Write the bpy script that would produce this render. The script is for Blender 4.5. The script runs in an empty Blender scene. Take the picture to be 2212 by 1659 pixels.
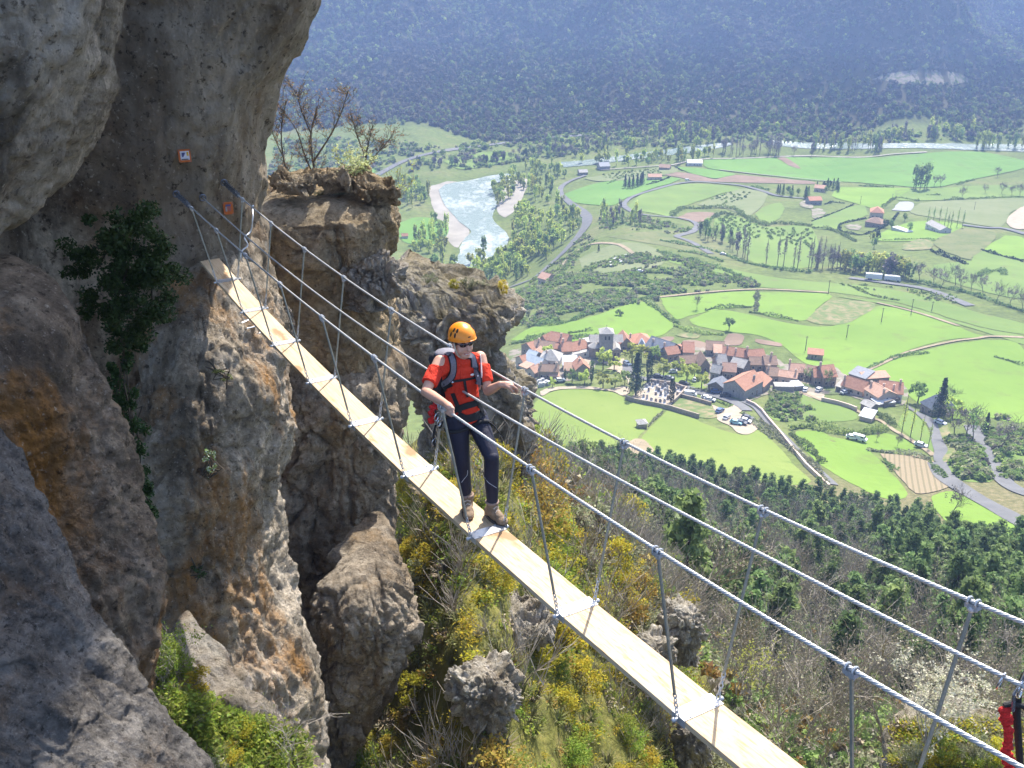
EXPOSURE = 1.58
HAZE_C = (.36, .52, .90, 1)
HAZE_D = .0003
import bpy, bmesh, math, random
import numpy as np
from mathutils import Vector, Matrix, noise as mnoise
from mathutils.geometry import delaunay_2d_cdt

rnd = random.Random(7)
SC = bpy.context.scene
COL = SC.collection
R = math.radians
TH = R(25.0); CT, ST = math.cos(TH), math.sin(TH)
FPX = 2170.0                                  # focal length in pixels of a 2212 px wide picture

# ------------------------------------------------------------------ picture -> place
def dirs(u, v):
    """direction through picture point (2212 x 1659), scaled so that y = 1"""
    a = (np.asarray(u, float) - 1106.0) / FPX
    b = -(np.asarray(v, float) - 829.5) / FPX
    y = CT + ST * b; z = -ST + CT * b
    return a / y, z / y
def at(u, v, y):
    a, b = dirs(u, v)
    return Vector((float(a) * y, y, float(b) * y))
def proj(p):
    fd = p[1] * CT - p[2] * ST
    up = p[1] * ST + p[2] * CT
    return 1106 + FPX * p[0] / fd, 829.5 - FPX * up / fd
def crop(x0, y0, w, zw):                       # a zoomed crop of the photograph -> picture points
    k = w / zw / 1.15732
    return lambda pts: [(x0 / 1.15732 + x * k, y0 / 1.15732 + y * k) for x, y in pts]
V1 = crop(1240, 800, 400, 2212); V2 = crop(1560, 800, 400, 2212)
V3 = crop(1900, 860, 400, 2212); V4 = crop(2160, 900, 400, 2212)
Z5 = crop(1500, 380, 530, 2198); Z6 = crop(2030, 380, 530, 2198)
Q4 = crop(900, 0, 900, 2133); Q5 = crop(1660, 0, 900, 2133)

# ------------------------------------------------------------------ noise (numpy)
def _h(ix, iy, iz):
    h = (ix.astype(np.int64) * 374761393 + iy.astype(np.int64) * 668265263 + iz.astype(np.int64) * 2147483647) & 0xFFFFFFFF
    h = ((h ^ (h >> 13)) * 1274126177) & 0xFFFFFFFF
    h = ((h ^ (h >> 16)) * 2246822519) & 0xFFFFFFFF
    return ((h ^ (h >> 15)) & 0xFFFFFF) / float(0xFFFFFF) * 2 - 1
def vnoise(P):
    P = np.asarray(P, float)
    i = np.floor(P); f = P - i; i = i.astype(np.int64)
    w = f * f * f * (f * (f * 6 - 15) + 10)
    r = 0
    for dx in (0, 1):
        wx = w[:, 0] if dx else 1 - w[:, 0]
        for dy in (0, 1):
            wy = w[:, 1] if dy else 1 - w[:, 1]
            for dz in (0, 1):
                wz = w[:, 2] if dz else 1 - w[:, 2]
                r = r + wx * wy * wz * _h(i[:, 0] + dx, i[:, 1] + dy, i[:, 2] + dz)
    return r
def fbm(P, o=5, g=.5, ridged=False):
    P = np.asarray(P, float); a, s, r = 1.0, 0.0, 0
    for k in range(o):
        n = vnoise(P + k * 17.3)
        if ridged: n = 1 - 2 * np.abs(n)
        r = r + a * n; s += a; a *= g; P = P * 2.03
    return r / s

def worley(P, seed=0):
    """(nearest, second nearest, value of the nearest cell)"""
    P = np.asarray(P, float); i = np.floor(P).astype(np.int64); f1 = np.full(len(P), 9.0); f2 = f1.copy(); val = np.zeros(len(P))
    for dx in (-1, 0, 1):
        for dy in (-1, 0, 1):
            for dz in (-1, 0, 1):
                c = i + np.array([dx, dy, dz]); j = [_h(c[:, 0] + 101 * k + seed, c[:, 1] - 57 * k, c[:, 2] + 13 * k) * .5 + .5 for k in (0, 1, 2)]
                d = np.sqrt((c[:, 0] + j[0] - P[:, 0]) ** 2 + (c[:, 1] + j[1] - P[:, 1]) ** 2 + (c[:, 2] + j[2] - P[:, 2]) ** 2)
                n = d < f1; f2 = np.where(n, f1, np.minimum(f2, d)); val = np.where(n, _h(c[:, 0] + 7, c[:, 1] + 3, c[:, 2] + 5 + seed), val); f1 = np.where(n, d, f1)
    return f1, f2, val
# ------------------------------------------------------------------ objects
def mesh_obj(name, V, Fc, mats=None, parent=None, smooth=False, mi=None):
    me = bpy.data.meshes.new(name)
    if isinstance(V, np.ndarray): V = V.tolist()
    me.from_pydata(V, [], Fc if isinstance(Fc, list) else Fc.tolist())
    for m in (mats if isinstance(mats, (list, tuple)) else [mats]):
        if m: me.materials.append(m)
    if mi is not None: me.polygons.foreach_set('material_index', np.asarray(mi, dtype=np.int32))
    if smooth: me.polygons.foreach_set('use_smooth', np.ones(len(me.polygons), dtype=bool))
    me.update()
    o = bpy.data.objects.new(name, me); COL.objects.link(o)
    if parent: o.parent = parent
    return o
def tag(o, label=None, cat=None, group=None, kind=None):
    if label: o['label'] = label
    if cat: o['category'] = cat
    if group: o['group'] = group
    if kind: o['kind'] = kind
    return o
def thing(name, label, cat, loc=(0, 0, 0), rz=0, group=None):
    o = bpy.data.objects.new(name, None); COL.objects.link(o)
    o.location = loc; o.rotation_euler = (0, 0, rz); o.empty_display_size = .1
    return tag(o, label, cat, group)
def copy_tree(o, parent=None):
    c = o.copy(); COL.objects.link(c)
    if parent: c.parent = parent
    for ch in list(o.children): copy_tree(ch, c)
    return c

class MB:
    """collects shapes that become ONE mesh"""
    def __init__(s): s.v = []; s.f = []; s.m = []
    def add(s, V, Fc, m=0):
        b = len(s.v); s.v += [tuple(p) for p in V]
        s.f += [tuple(i + b for i in q) for q in Fc]; s.m += [m] * len(Fc)
        return s
    def box(s, c, d, rz=0, m=0, M=None):
        x, y, z = d[0] / 2, d[1] / 2, d[2] / 2
        V = [Vector((sx * x, sy * y, sz * z)) for sz in (-1, 1) for sx, sy in ((-1, -1), (1, -1), (1, 1), (-1, 1))]
        if M is not None: V = [M @ p for p in V]
        elif rz: V = [Matrix.Rotation(rz, 3, 'Z') @ p for p in V]
        V = [p + Vector(c) for p in V]
        return s.add(V, [(3, 2, 1, 0), (4, 5, 6, 7), (0, 1, 5, 4), (1, 2, 6, 5), (2, 3, 7, 6), (3, 0, 4, 7)], m)
    def tube(s, pts, rad, n=8, m=0, caps=True):
        pts = [Vector(p) for p in pts]
        rr = rad if isinstance(rad, (list, tuple)) else [rad] * len(pts)
        V = []; up = None
        for i, p in enumerate(pts):
            t = (pts[min(i + 1, len(pts) - 1)] - pts[max(i - 1, 0)]).normalized()
            if up is None: up = t.orthogonal().normalized()
            up = (up - t * up.dot(t))
            up = up.normalized() if up.length > 1e-6 else t.orthogonal().normalized()
            w = t.cross(up)
            for k in range(n):
                a = 2 * math.pi * k / n
                V.append(p + (up * math.cos(a) + w * math.sin(a)) * rr[i])
        Fc = []
        for i in range(len(pts) - 1):
            for k in range(n):
                k2 = (k + 1) % n
                Fc.append((i * n + k, i * n + k2, (i + 1) * n + k2, (i + 1) * n + k))
        if caps:
            Fc.append(tuple(range(n))[::-1]); Fc.append(tuple((len(pts) - 1) * n + k for k in range(n)))
        return s.add(V, Fc, m)
    def ball(s, c, r, nu=14, nv=9, m=0, M=None):
        r = Vector((r, r, r)) if isinstance(r, (int, float)) else Vector(r)
        V = [Vector((0, 0, r.z))]
        for j in range(1, nv):
            t = math.pi * j / nv
            for k in range(nu):
                a = 2 * math.pi * k / nu
                V.append(Vector((r.x * math.sin(t) * math.cos(a), r.y * math.sin(t) * math.sin(a), r.z * math.cos(t))))
        V.append(Vector((0, 0, -r.z))); Fc = []
        for k in range(nu): Fc.append((0, 1 + k, 1 + (k + 1) % nu))
        for j in range(nv - 2):
            for k in range(nu):
                a = 1 + j * nu
                Fc.append((a + k, a + nu + k, a + nu + (k + 1) % nu, a + (k + 1) % nu))
        e = len(V) - 1
        for k in range(nu): Fc.append((e, e - nu + (k + 1) % nu, e - nu + k))
        if M is not None: V = [M @ p for p in V]
        return s.add([p + Vector(c) for p in V], Fc, m)
    def build(s, name, mats=None, parent=None, smooth=False):
        return mesh_obj(name, s.v, s.f, mats, parent, smooth, s.m)

# ------------------------------------------------------------------ materials
def ramp(nt, fac, stops):
    n = nt.nodes.new('ShaderNodeValToRGB'); e = n.color_ramp.elements
    while len(e) > 1: e.remove(e[0])
    e[0].position, e[0].color = stops[0][0], (*stops[0][1], 1)
    for p, c in stops[1:]:
        x = e.new(p); x.color = (*c, 1)
    nt.links.new(fac, n.inputs[0]); return n.outputs[0]
def tex(nt, co, kind='noise', scale=1.0, detail=6, rough=.6, stretch=None, dist=0):
    if stretch:
        mp = nt.nodes.new('ShaderNodeMapping'); mp.inputs['Scale'].default_value = stretch
        nt.links.new(co, mp.inputs[0]); co = mp.outputs[0]
    if kind == 'noise':
        n = nt.nodes.new('ShaderNodeTexNoise'); n.inputs['Scale'].default_value = scale
        n.inputs['Detail'].default_value = detail; n.inputs['Roughness'].default_value = rough
        n.inputs['Distortion'].default_value = dist
        nt.links.new(co, n.inputs['Vector']); return n.outputs[0]
    n = nt.nodes.new('ShaderNodeTexVoronoi'); n.inputs['Scale'].default_value = scale
    n.inputs['Detail'].default_value = 2
    nt.links.new(co, n.inputs['Vector']); return n.outputs[0]
def mixc(nt, fac, a, b, mode='MIX'):
    n = nt.nodes.new('ShaderNodeMix'); n.data_type = 'RGBA'; n.blend_type = mode
    for s, x in ((n.inputs[0], fac), (n.inputs[6], a), (n.inputs[7], b)):
        if hasattr(x, 'links'): nt.links.new(x, s)
        elif isinstance(x, tuple): s.default_value = (*x, 1)
        else: s.default_value = x
    return n.outputs[2]
def newmat(name, rough=.8, spec=.3):
    m = bpy.data.materials.new(name); m.use_nodes = True; nt = m.node_tree
    b = nt.nodes['Principled BSDF']; b.inputs['Roughness'].default_value = rough
    b.inputs['Specular IOR Level'].default_value = spec
    co = nt.nodes.new('ShaderNodeTexCoord').outputs['Object']
    return m, nt, b, co
def bump(nt, b, h, strength=.5, dist=.05, chain=None):
    n = nt.nodes.new('ShaderNodeBump'); n.inputs['Strength'].default_value = strength
    n.inputs['Distance'].default_value = dist
    nt.links.new(h, n.inputs['Height'])
    if chain: nt.links.new(chain, n.inputs['Normal'])
    nt.links.new(n.outputs[0], b.inputs['Normal']); return n.outputs[0]
def plain(name, c, rough=.6, spec=.3, metal=0, var=.12, scale=20, bmp=0, bscale=60):
    m, nt, b, co = newmat(name, rough, spec)
    b.inputs['Metallic'].default_value = metal
    n = tex(nt, co, scale=scale)
    d = tuple(x * (1 - var * 1.6) for x in c); e = tuple(min(1, x * (1 + var * 1.6)) for x in c)
    nt.links.new(ramp(nt, n, [(.3, d), (.7, e)]), b.inputs['Base Color'])
    if bmp: bump(nt, b, tex(nt, co, scale=bscale), bmp, 1.0 / bscale)
    return m
def two(name, c1, c2, scale, rough=.9, lo=.35, hi=.65, c3=None, scale3=None, lo3=.55, hi3=.65, bmp=0, bscale=1, bdist=.1, stretch=None, detail=7):
    m, nt, b, co = newmat(name, rough, .15)
    c = ramp(nt, tex(nt, co, scale=scale, stretch=stretch, detail=detail), [(lo, c1), (hi, c2)])
    if c3: c = mixc(nt, ramp(nt, tex(nt, co, scale=scale3 or scale * 3, detail=5), [(lo3, (0, 0, 0)), (hi3, (1, 1, 1))]), c, c3)
    nt.links.new(c, b.inputs['Base Color'])
    if bmp: bump(nt, b, tex(nt, co, scale=bscale), bmp, bdist)
    return m
def leafmat(name, cs, trans=.35, rough=.6):
    """foliage: every leaf-sized island takes its own tone, plus clump-scale variation"""
    m, nt, b, co = newmat(name, rough, .25)
    g = nt.nodes.new('ShaderNodeNewGeometry')
    st = [(i / max(1, len(cs) - 1), c) for i, c in enumerate(cs)]
    c = ramp(nt, g.outputs['Random Per Island'], st)
    oi = nt.nodes.new('ShaderNodeObjectInfo')
    hs = nt.nodes.new('ShaderNodeHueSaturation')
    mr = nt.nodes.new('ShaderNodeMapRange'); mr.inputs[3].default_value = .72; mr.inputs[4].default_value = 1.3
    nt.links.new(oi.outputs['Random'], mr.inputs[0]); nt.links.new(mr.outputs[0], hs.inputs['Value'])
    mr2 = nt.nodes.new('ShaderNodeMapRange'); mr2.inputs[3].default_value = .485; mr2.inputs[4].default_value = .515
    mt = nt.nodes.new('ShaderNodeMath'); mt.operation = 'FRACT'; ml = nt.nodes.new('ShaderNodeMath'); ml.operation = 'MULTIPLY'; ml.inputs[1].default_value = 7.31
    nt.links.new(oi.outputs['Random'], ml.inputs[0]); nt.links.new(ml.outputs[0], mt.inputs[0]); nt.links.new(mt.outputs[0], mr2.inputs[0])
    nt.links.new(mr2.outputs[0], hs.inputs['Hue'])
    nt.links.new(c, hs.inputs['Color'])
    nt.links.new(hs.outputs[0], b.inputs['Base Color'])
    if trans:
        t = nt.nodes.new('ShaderNodeBsdfTranslucent'); nt.links.new(hs.outputs[0], t.inputs[0])
        mx = nt.nodes.new('ShaderNodeMixShader'); mx.inputs[0].default_value = trans
        nt.links.new(b.outputs[0], mx.inputs[1]); nt.links.new(t.outputs[0], mx.inputs[2])
        nt.links.new(mx.outputs[0], nt.nodes['Material Output'].inputs[0])
    return m
def rockmat(name, base, dark, orange=.5, streak=.5, scale=1.0, pale=(.40, .37, .33), orange_c=(.33, .17, .05), moss=0, diag=0, band=0, palex=None):
    m, nt, b, co0 = newmat(name, .92, .12)
    mp = nt.nodes.new('ShaderNodeMapping'); mp.inputs['Rotation'].default_value = (0, diag, 0)
    nt.links.new(co0, mp.inputs[0]); co = mp.outputs[0]
    S = scale
    c = ramp(nt, tex(nt, co, scale=.55 * S, detail=9, rough=.68, dist=.4), [(.28, dark), (.46, base), (.70, pale)])
    # mottling; its dark tones also paint in cavity shade
    c = mixc(nt, .75, c, ramp(nt, tex(nt, co, scale=3.2 * S, detail=9, rough=.72), [(.32, (.34, .32, .30)), (.60, (1.35, 1.32, 1.27))]), 'MULTIPLY')
    c = mixc(nt, .6, c, ramp(nt, tex(nt, co, scale=11 * S, detail=8, rough=.75), [(.36, (.40, .38, .36)), (.58, (1.3, 1.28, 1.25))]), 'MULTIPLY')
    if band: c = mixc(nt, ramp(nt, tex(nt, co, scale=.42, stretch=(1, 1, .12), detail=7, rough=.6), [(.48, (0, 0, 0)), (.60, (band,) * 3)]), c, ramp(nt, tex(nt, co, scale=2.4, stretch=(1, 1, .4), detail=9, rough=.75), [(.34, tuple(x * .45 for x in pale)), (.6, pale)]))
    # water streaks running down
    st = ramp(nt, tex(nt, co, scale=1.4 * S, stretch=(1, 1, .12), detail=6, rough=.6, dist=.3), [(.50, (0, 0, 0)), (.64, (streak,) * 3)])
    c = mixc(nt, st, c, tuple(x * .28 for x in base))
    st2 = ramp(nt, tex(nt, co, scale=2.3 * S, stretch=(1, 1, .10), detail=6, rough=.6), [(.56, (0, 0, 0)), (.72, (.55,) * 3)])
    c = mixc(nt, st2, c, pale)
    if palex:
        sx = nt.nodes.new('ShaderNodeSeparateXYZ'); nt.links.new(co0, sx.inputs[0]); mr = nt.nodes.new('ShaderNodeMapRange'); mr.inputs[1].default_value, mr.inputs[2].default_value = palex
        nt.links.new(sx.outputs[0], mr.inputs[0]); ml = nt.nodes.new('ShaderNodeMath'); ml.operation = 'MULTIPLY'; nt.links.new(mr.outputs[0], ml.inputs[0])
        nt.links.new(ramp(nt, tex(nt, co, scale=.9, stretch=(1, 1, .3), detail=8, rough=.65), [(.36, (.1,) * 3), (.52, (.85,) * 3)]), ml.inputs[1])
        c = mixc(nt, ml.outputs[0], c, ramp(nt, tex(nt, co, scale=3, stretch=(1, 1, .4), detail=9, rough=.75), [(.34, tuple(x * .5 for x in pale)), (.62, pale)]))
    # iron stains
    og = ramp(nt, tex(nt, co, scale=.8 * S, stretch=(1, 1, .35), detail=8, rough=.7), [(.52, (0, 0, 0)), (.66, (orange,) * 3)])
    c = mixc(nt, og, c, orange_c)
    # lichen specks
    sp = ramp(nt, tex(nt, co, scale=26 * S, detail=4, rough=.7), [(.60, (0, 0, 0)), (.68, (.5,) * 3)])
    c = mixc(nt, sp, c, tuple(min(1, x * 1.25) for x in pale))
    sp2 = ramp(nt, tex(nt, co, scale=17 * S, detail=5, rough=.7), [(.56, (0, 0, 0)), (.66, (.8,) * 3)])  # dark specks, painted in as the shade of small pits
    c = mixc(nt, sp2, c, tuple(x * .5 for x in dark))
    if moss:
        g = nt.nodes.new('ShaderNodeNewGeometry'); sx = nt.nodes.new('ShaderNodeSeparateXYZ')
        nt.links.new(g.outputs['Normal'], sx.inputs[0])
        ad = nt.nodes.new('ShaderNodeMath'); ad.operation = 'MULTIPLY_ADD'; ad.inputs[1].default_value = .55
        nt.links.new(sx.outputs[2], ad.inputs[0]); nt.links.new(tex(nt, co, scale=1.7 * S, detail=7), ad.inputs[2])
        c = mixc(nt, ramp(nt, ad.outputs[0], [(.72, (0, 0, 0)), (.92, (moss,) * 3)]), c,
                 ramp(nt, tex(nt, co, scale=6 * S), [(.35, (.07, .06, .012)), (.6, (.20, .16, .03)), (.75, (.09, .10, .02))]))
    nt.links.new(c, b.inputs['Base Color'])
    vo = nt.nodes.new('ShaderNodeTexVoronoi'); vo.feature = 'DISTANCE_TO_EDGE'; vo.inputs['Scale'].default_value = 1.5 * S
    mq = nt.nodes.new('ShaderNodeMapping'); mq.inputs['Scale'].default_value = (1, 1, .38); ns_ = nt.nodes.new('ShaderNodeTexNoise'); ns_.inputs['Scale'].default_value = 1.8 * S; ns_.inputs['Detail'].default_value = 6
    nt.links.new(co, ns_.inputs['Vector']); va = nt.nodes.new('ShaderNodeVectorMath'); va.operation = 'MULTIPLY_ADD'; va.inputs[1].default_value = (.9 / S,) * 3
    nt.links.new(ns_.outputs['Color'], va.inputs[0]); nt.links.new(co, va.inputs[2]); nt.links.new(va.outputs[0], mq.inputs[0]); nt.links.new(mq.outputs[0], vo.inputs['Vector'])
    ck = ramp(nt, vo.outputs['Distance'], [(.0, (0, 0, 0)), (.035, (1, 1, 1))])
    h0 = bump(nt, b, ck, .9, .07 / S)
    h1 = bump(nt, b, tex(nt, co, scale=2.2 * S, detail=11, rough=.74), 1.0, .36 / S, h0)
    h2 = bump(nt, b, tex(nt, co, 'vor', scale=5 * S), .35, .06 / S, h1)
    h3 = bump(nt, b, tex(nt, co, scale=13 * S, detail=9, rough=.8), 1.0, .08 / S, h2)
    bump(nt, b, tex(nt, co, scale=40 * S, detail=5, rough=.7), .9, .028 / S, h3)
    return m
# ------------------------------------------------------------------ camera, sun, sky
cam = bpy.data.cameras.new('camera'); camo = bpy.data.objects.new('camera', cam); COL.objects.link(camo)
cam.sensor_width = 36.0; cam.lens = 36.0 * FPX / 2212.0
cam.clip_start = .1; cam.clip_end = 9000
camo.rotation_euler = (math.pi / 2 - TH, 0, 0)
SC.camera = camo
SUN_AZ, SUN_EL = R(22), R(50)
sdir = Vector((math.sin(SUN_AZ) * math.cos(SUN_EL), math.cos(SUN_AZ) * math.cos(SUN_EL), math.sin(SUN_EL)))
sl = bpy.data.lights.new('sun', 'SUN'); sl.energy = 4.1; sl.angle = R(.5); sl.color = (1, .955, .88)
slo = bpy.data.objects.new('sun', sl); COL.objects.link(slo); slo.rotation_euler = sdir.to_track_quat('Z', 'Y').to_euler()
slo.location = (0, 0, 400)
W = bpy.data.worlds.new('World'); SC.world = W; W.use_nodes = True
wn = W.node_tree; sky = wn.nodes.new('ShaderNodeTexSky'); sky.sky_type = 'NISHITA'; sky.sun_disc = False
sky.sun_elevation = SUN_EL; sky.sun_rotation = SUN_AZ; sky.altitude = 700; sky.air_density = 1.0; sky.dust_density = 3.0; sky.ozone_density = .3
wn.links.new(sky.outputs[0], wn.nodes['Background'].inputs[0]); wn.nodes['Background'].inputs[1].default_value = .15
SC.view_settings.view_transform = 'Standard'; SC.view_settings.look = 'None'
SC.view_settings.exposure = EXPOSURE; SC.view_settings.gamma = 1
SC.render.engine = 'CYCLES'
cy = SC.cycles; cy.use_denoising = True; cy.max_bounces = 6; cy.diffuse_bounces = 3; cy.glossy_bounces = 2
cy.transmission_bounces = 2; cy.transparent_max_bounces = 6; cy.volume_bounces = 0; cy.caustics_reflective = False; cy.caustics_refractive = False
cy.sample_clamp_indirect = 6
try: cy.denoising_input_passes = 'RGB_ALBEDO_NORMAL'
except Exception: pass

# ------------------------------------------------------------------ the lie of the land: z / range as a smooth function of bearing and log range
CP = [(850,1600,18.6),(740,1600,19.5),(760,1659,18.8),(900,1659,17.6),(1000,1050,24),(1000,1300,20),(1000,1500,17.5),(1000,1659,16.5),(1200,1200,27),(1300,1300,26),(1300,1500,22),
 (1300,1659,20),(1450,1400,32),(1500,1659,26),(1300,1180,45),(1300,1130,100),(1350,1080,170),(1350,1000,235),
 (1500,1200,150),(1800,1400,85),(2100,1500,70),(1700,1620,50),(2200,1300,115),(2200,1200,165),(1700,1100,205),(1500,1050,220),
 (1900,1160,190),(1600,1300,105),(1600,1450,65),(2000,1659,45),
 (1160,990,268),(1400,960,275),(1700,1000,262),(1900,1040,250),(2150,1130,205),(2212,1100,215),(1250,900,312),(1600,930,292),
 (1800,950,285),(2100,1000,258),(1150,800,374),(1400,810,368),(1700,830,352),(1900,860,335),(2050,900,318),(2200,900,320),
 (1250,745,408),(1550,740,412),(1800,770,395),(1300,690,451),(1700,690,451),(2100,740,412),(2200,780,388),(1150,640,540),
 (1500,620,522),(1900,620,530),(2200,660,480),(1700,560,617),(2100,590,575),(1350,560,600),(1250,600,560),(1350,500,690),(1500,500,710),
 (1230,470,877),(1150,590,700),(1500,470,810),(1700,500,752),(2000,480,779),(2200,520,700),(1400,410,980),(1700,400,1010),
 (2000,400,1000),(2200,380,1058),(1500,340,1183),(1900,330,1207),(2200,330,1207),(1030,530,846),(1000,400,1066),(900,480,920),
 (1100,380,1108),(1050,590,775),(950,560,811),(870,390,1080),(700,420,1020),(950,330,1190),(1150,295,1330),(700,330,1180),
 (1700,300,1310),(2100,290,1340),(1400,300,1310),(700,280,1330),(1000,260,1400),(1400,262,1420),(1800,262,1430),(2200,262,1430),
 (600,200,1470),(1100,200,1480),(1600,200,1480),(600,100,1570),(1100,100,1600),(1600,100,1590),(600,0,1690),(1100,0,1720),(1600,0,1700),
 (1950,50,1650),(2050,130,1580),(2150,60,1950),(2230,150,1800),(1850,0,1700),(2212,0,2050),(2100,190,1530)]
_pts = []
for u, v, y in CP:
    a, b = dirs(u, v); a = float(a); b = float(b)
    _pts.append((math.atan(a), math.log(y * math.hypot(1, a)), b / math.hypot(1, a)))
for azd in (-60, -48, -30, 0, 30, 48, 60):
    for r, z in ((2300, 160), (3200, 330)): _pts.append((R(azd), math.log(r), z / r))
for azd in (-60, -45, 45, 60):
    for r, z in ((12, -12), (30, -22), (100, -68), (200, -125), (400, -172), (800, -240), (1300, -262), (1700, -125)):
        _pts.append((R(azd), math.log(r), z / r))
for azd in (-28, -18):
    for r, z in ((12, -15), (28, -22), (60, -45), (150, -105), (400, -175), (700, -235)): _pts.append((R(azd), math.log(r), z / r))
_pts = np.array(_pts); KAZ = 4.0
_X = np.column_stack([_pts[:, 0] * KAZ, _pts[:, 1]])
def _ker(d2): return np.where(d2 > 1e-12, .5 * d2 * np.log(np.maximum(d2, 1e-12)), 0)
_d2 = ((_X[:, None] - _X[None]) ** 2).sum(-1); _n = len(_X)
_A = np.zeros((_n + 3, _n + 3)); _A[:_n, :_n] = _ker(_d2) + np.eye(_n) * .004
_A[:_n, _n] = 1; _A[:_n, _n + 1:] = _X; _A[_n, :_n] = 1; _A[_n + 1:, :_n] = _X.T
_w = np.linalg.solve(_A, np.concatenate([_pts[:, 2], np.zeros(3)]))
def H(x, y):
    x = np.atleast_1d(np.asarray(x, float)); y = np.atleast_1d(np.asarray(y, float))
    r = np.hypot(x, y); X = np.column_stack([np.arctan2(x, y) * KAZ, np.log(r)])
    out = np.empty(len(x))
    for s in range(0, len(x), 20000):
        q = X[s:s + 20000]
        d2 = ((q[:, None] - _X[None]) ** 2).sum(-1)
        out[s:s + 20000] = _ker(d2) @ _w[:_n] + _w[_n] + q @ _w[_n + 1:]
    z = out * r
    # gullies on the far mountain side, small bumps on the near slopes
    k = np.clip((r - 1420) / 250, 0, 1)
    z = z + k * 95 * fbm(np.column_stack([x / 300, y / 800, 0 * x]), 4, ridged=True)
    dx, dy = -.62, .785; px, py = x - 690, y - 1470; t = px * dx + py * dy; d = px * dy - py * dx      # the long spur at right
    z = z + np.clip(t / 120, 0, 1) * 85 * np.exp(-(d / np.where(d < 0, 170, 90)) ** 2) - np.clip((t + 100) / 200, 0, 1) * 40 * np.exp(-((d - 190) / 90) ** 2) * k
    k2 = np.clip(1 - np.abs(np.log(r / 90)) / .9, 0, 1)
    z = z + k2 * 2.2 * fbm(np.column_stack([x / 14, y / 14, 0 * x + 5]), 4)
    k3 = np.clip((42 - r) / 8, 0, 1)
    z = z + k3 * .9 * fbm(np.column_stack([x / 2.6, y / 2.6, 0 * x + 9]), 4)
    return z
_T = np.exp(np.linspace(math.log(9), math.log(3300), 260))
def ground(pts, tmin=9):
    """picture points -> points on the ground (first hit of the sight line)"""
    pts = np.asarray(pts, float).reshape(-1, 2); a, b = dirs(pts[:, 0], pts[:, 1])
    T = _T[_T >= tmin]
    N, M = len(pts), len(T)
    hz = H((a[:, None] * T).ravel(), np.tile(T, N)).reshape(N, M)
    under = (b[:, None] * T) < hz
    i = np.where(under.any(1), under.argmax(1), M - 1); i = np.maximum(i, 1)
    lo, hi = T[i - 1], T[i]
    for _ in range(14):
        md = (lo + hi) / 2; un = b * md < H(a * md, md)
        hi = np.where(un, md, hi); lo = np.where(un, lo, md)
    y = (lo + hi) / 2; x = a * y
    return np.column_stack([x, y, H(x, y)])
def gpt(u, v, tmin=9): return Vector(ground([(u, v)], tmin)[0])

def inpoly(x, y, P):
    ins = np.zeros(len(x), bool); n = len(P); j = n - 1
    for i in range(n):
        xi, yi = P[i][0], P[i][1]; xj, yj = P[j][0], P[j][1]
        c = ((yi > y) != (yj > y)) & (x < (xj - xi) * (y - yi) / ((yj - yi) or 1e-12) + xi)
        ins ^= c; j = i
    return ins
def dense(pts, closed=True, step=14):
    out = []; n = len(pts)
    for i in range(n if closed else n - 1):
        p, q = pts[i], pts[(i + 1) % n]
        k = max(1, int(math.hypot(q[0] - p[0], q[1] - p[1]) / step))
        out += [(p[0] + (q[0] - p[0]) * t / k, p[1] + (q[1] - p[1]) * t / k) for t in range(k)]
    if not closed: out.append(pts[-1])
    return out
def smooth_line(pts, n=6):
    """Catmull-Rom through the points"""
    P = [np.asarray(p, float) for p in pts]; P = [2 * P[0] - P[1]] + P + [2 * P[-1] - P[-2]]; out = []
    for i in range(1, len(P) - 2):
        for t in np.linspace(0, 1, n, endpoint=False):
            a, b, c, d = P[i - 1:i + 3]
            out.append(.5 * (2 * b + (c - a) * t + (2 * a - 5 * b + 4 * c - d) * t * t + (3 * b - a - 3 * c + d) * t ** 3))
    out.append(P[-2]); return [tuple(p) for p in out]
def lift(r, layer): return (.03 + .00028 * r) * (1 + .6 * layer)

def drape(name, poly, mat, layer=0, kind='structure', wob=.0):
    """a thin sheet lying on the ground inside a picture polygon"""
    P = ground(dense(smooth_line(list(poly) + [poly[0]], 4)[:-1] if wob == 0 else dense(poly)))
    xy = P[:, :2].copy(); r0 = np.hypot(*xy.mean(0)); sp = max(1.5, .016 * r0)
    am = .0022 * r0
    for ax_ in (0, 1): xy[:, ax_] += am * fbm(np.column_stack([xy[:, 0] / (6 * am), xy[:, 1] / (6 * am), 0 * xy[:, 0] + 60 + 9 * ax_]), 3)
    x0, y0 = xy.min(0); x1, y1 = xy.max(0)
    gx, gy = np.meshgrid(np.arange(x0, x1, sp), np.arange(y0, y1, sp))
    g = np.column_stack([gx.ravel(), gy.ravel()]); g = g[inpoly(g[:, 0], g[:, 1], xy)]
    # keep inner points off the border
    if len(g): g = g[np.min(((g[:, None] - xy[None]) ** 2).sum(-1), 1) > (sp * .35) ** 2]
    allp = np.vstack([xy, g]) if len(g) else xy
    V2d, E2, F2, *_ = delaunay_2d_cdt([Vector(p) for p in allp.tolist()], [], [list(range(len(xy)))], 1, 1e-4)
    V2d = np.array([tuple(p) for p in V2d]); r = np.hypot(V2d[:, 0], V2d[:, 1])
    z = H(V2d[:, 0], V2d[:, 1]) + lift(r, layer)
    o = mesh_obj(name, np.column_stack([V2d, z]), [list(f) for f in F2], mat)
    tag(o, kind=kind); return o
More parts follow.
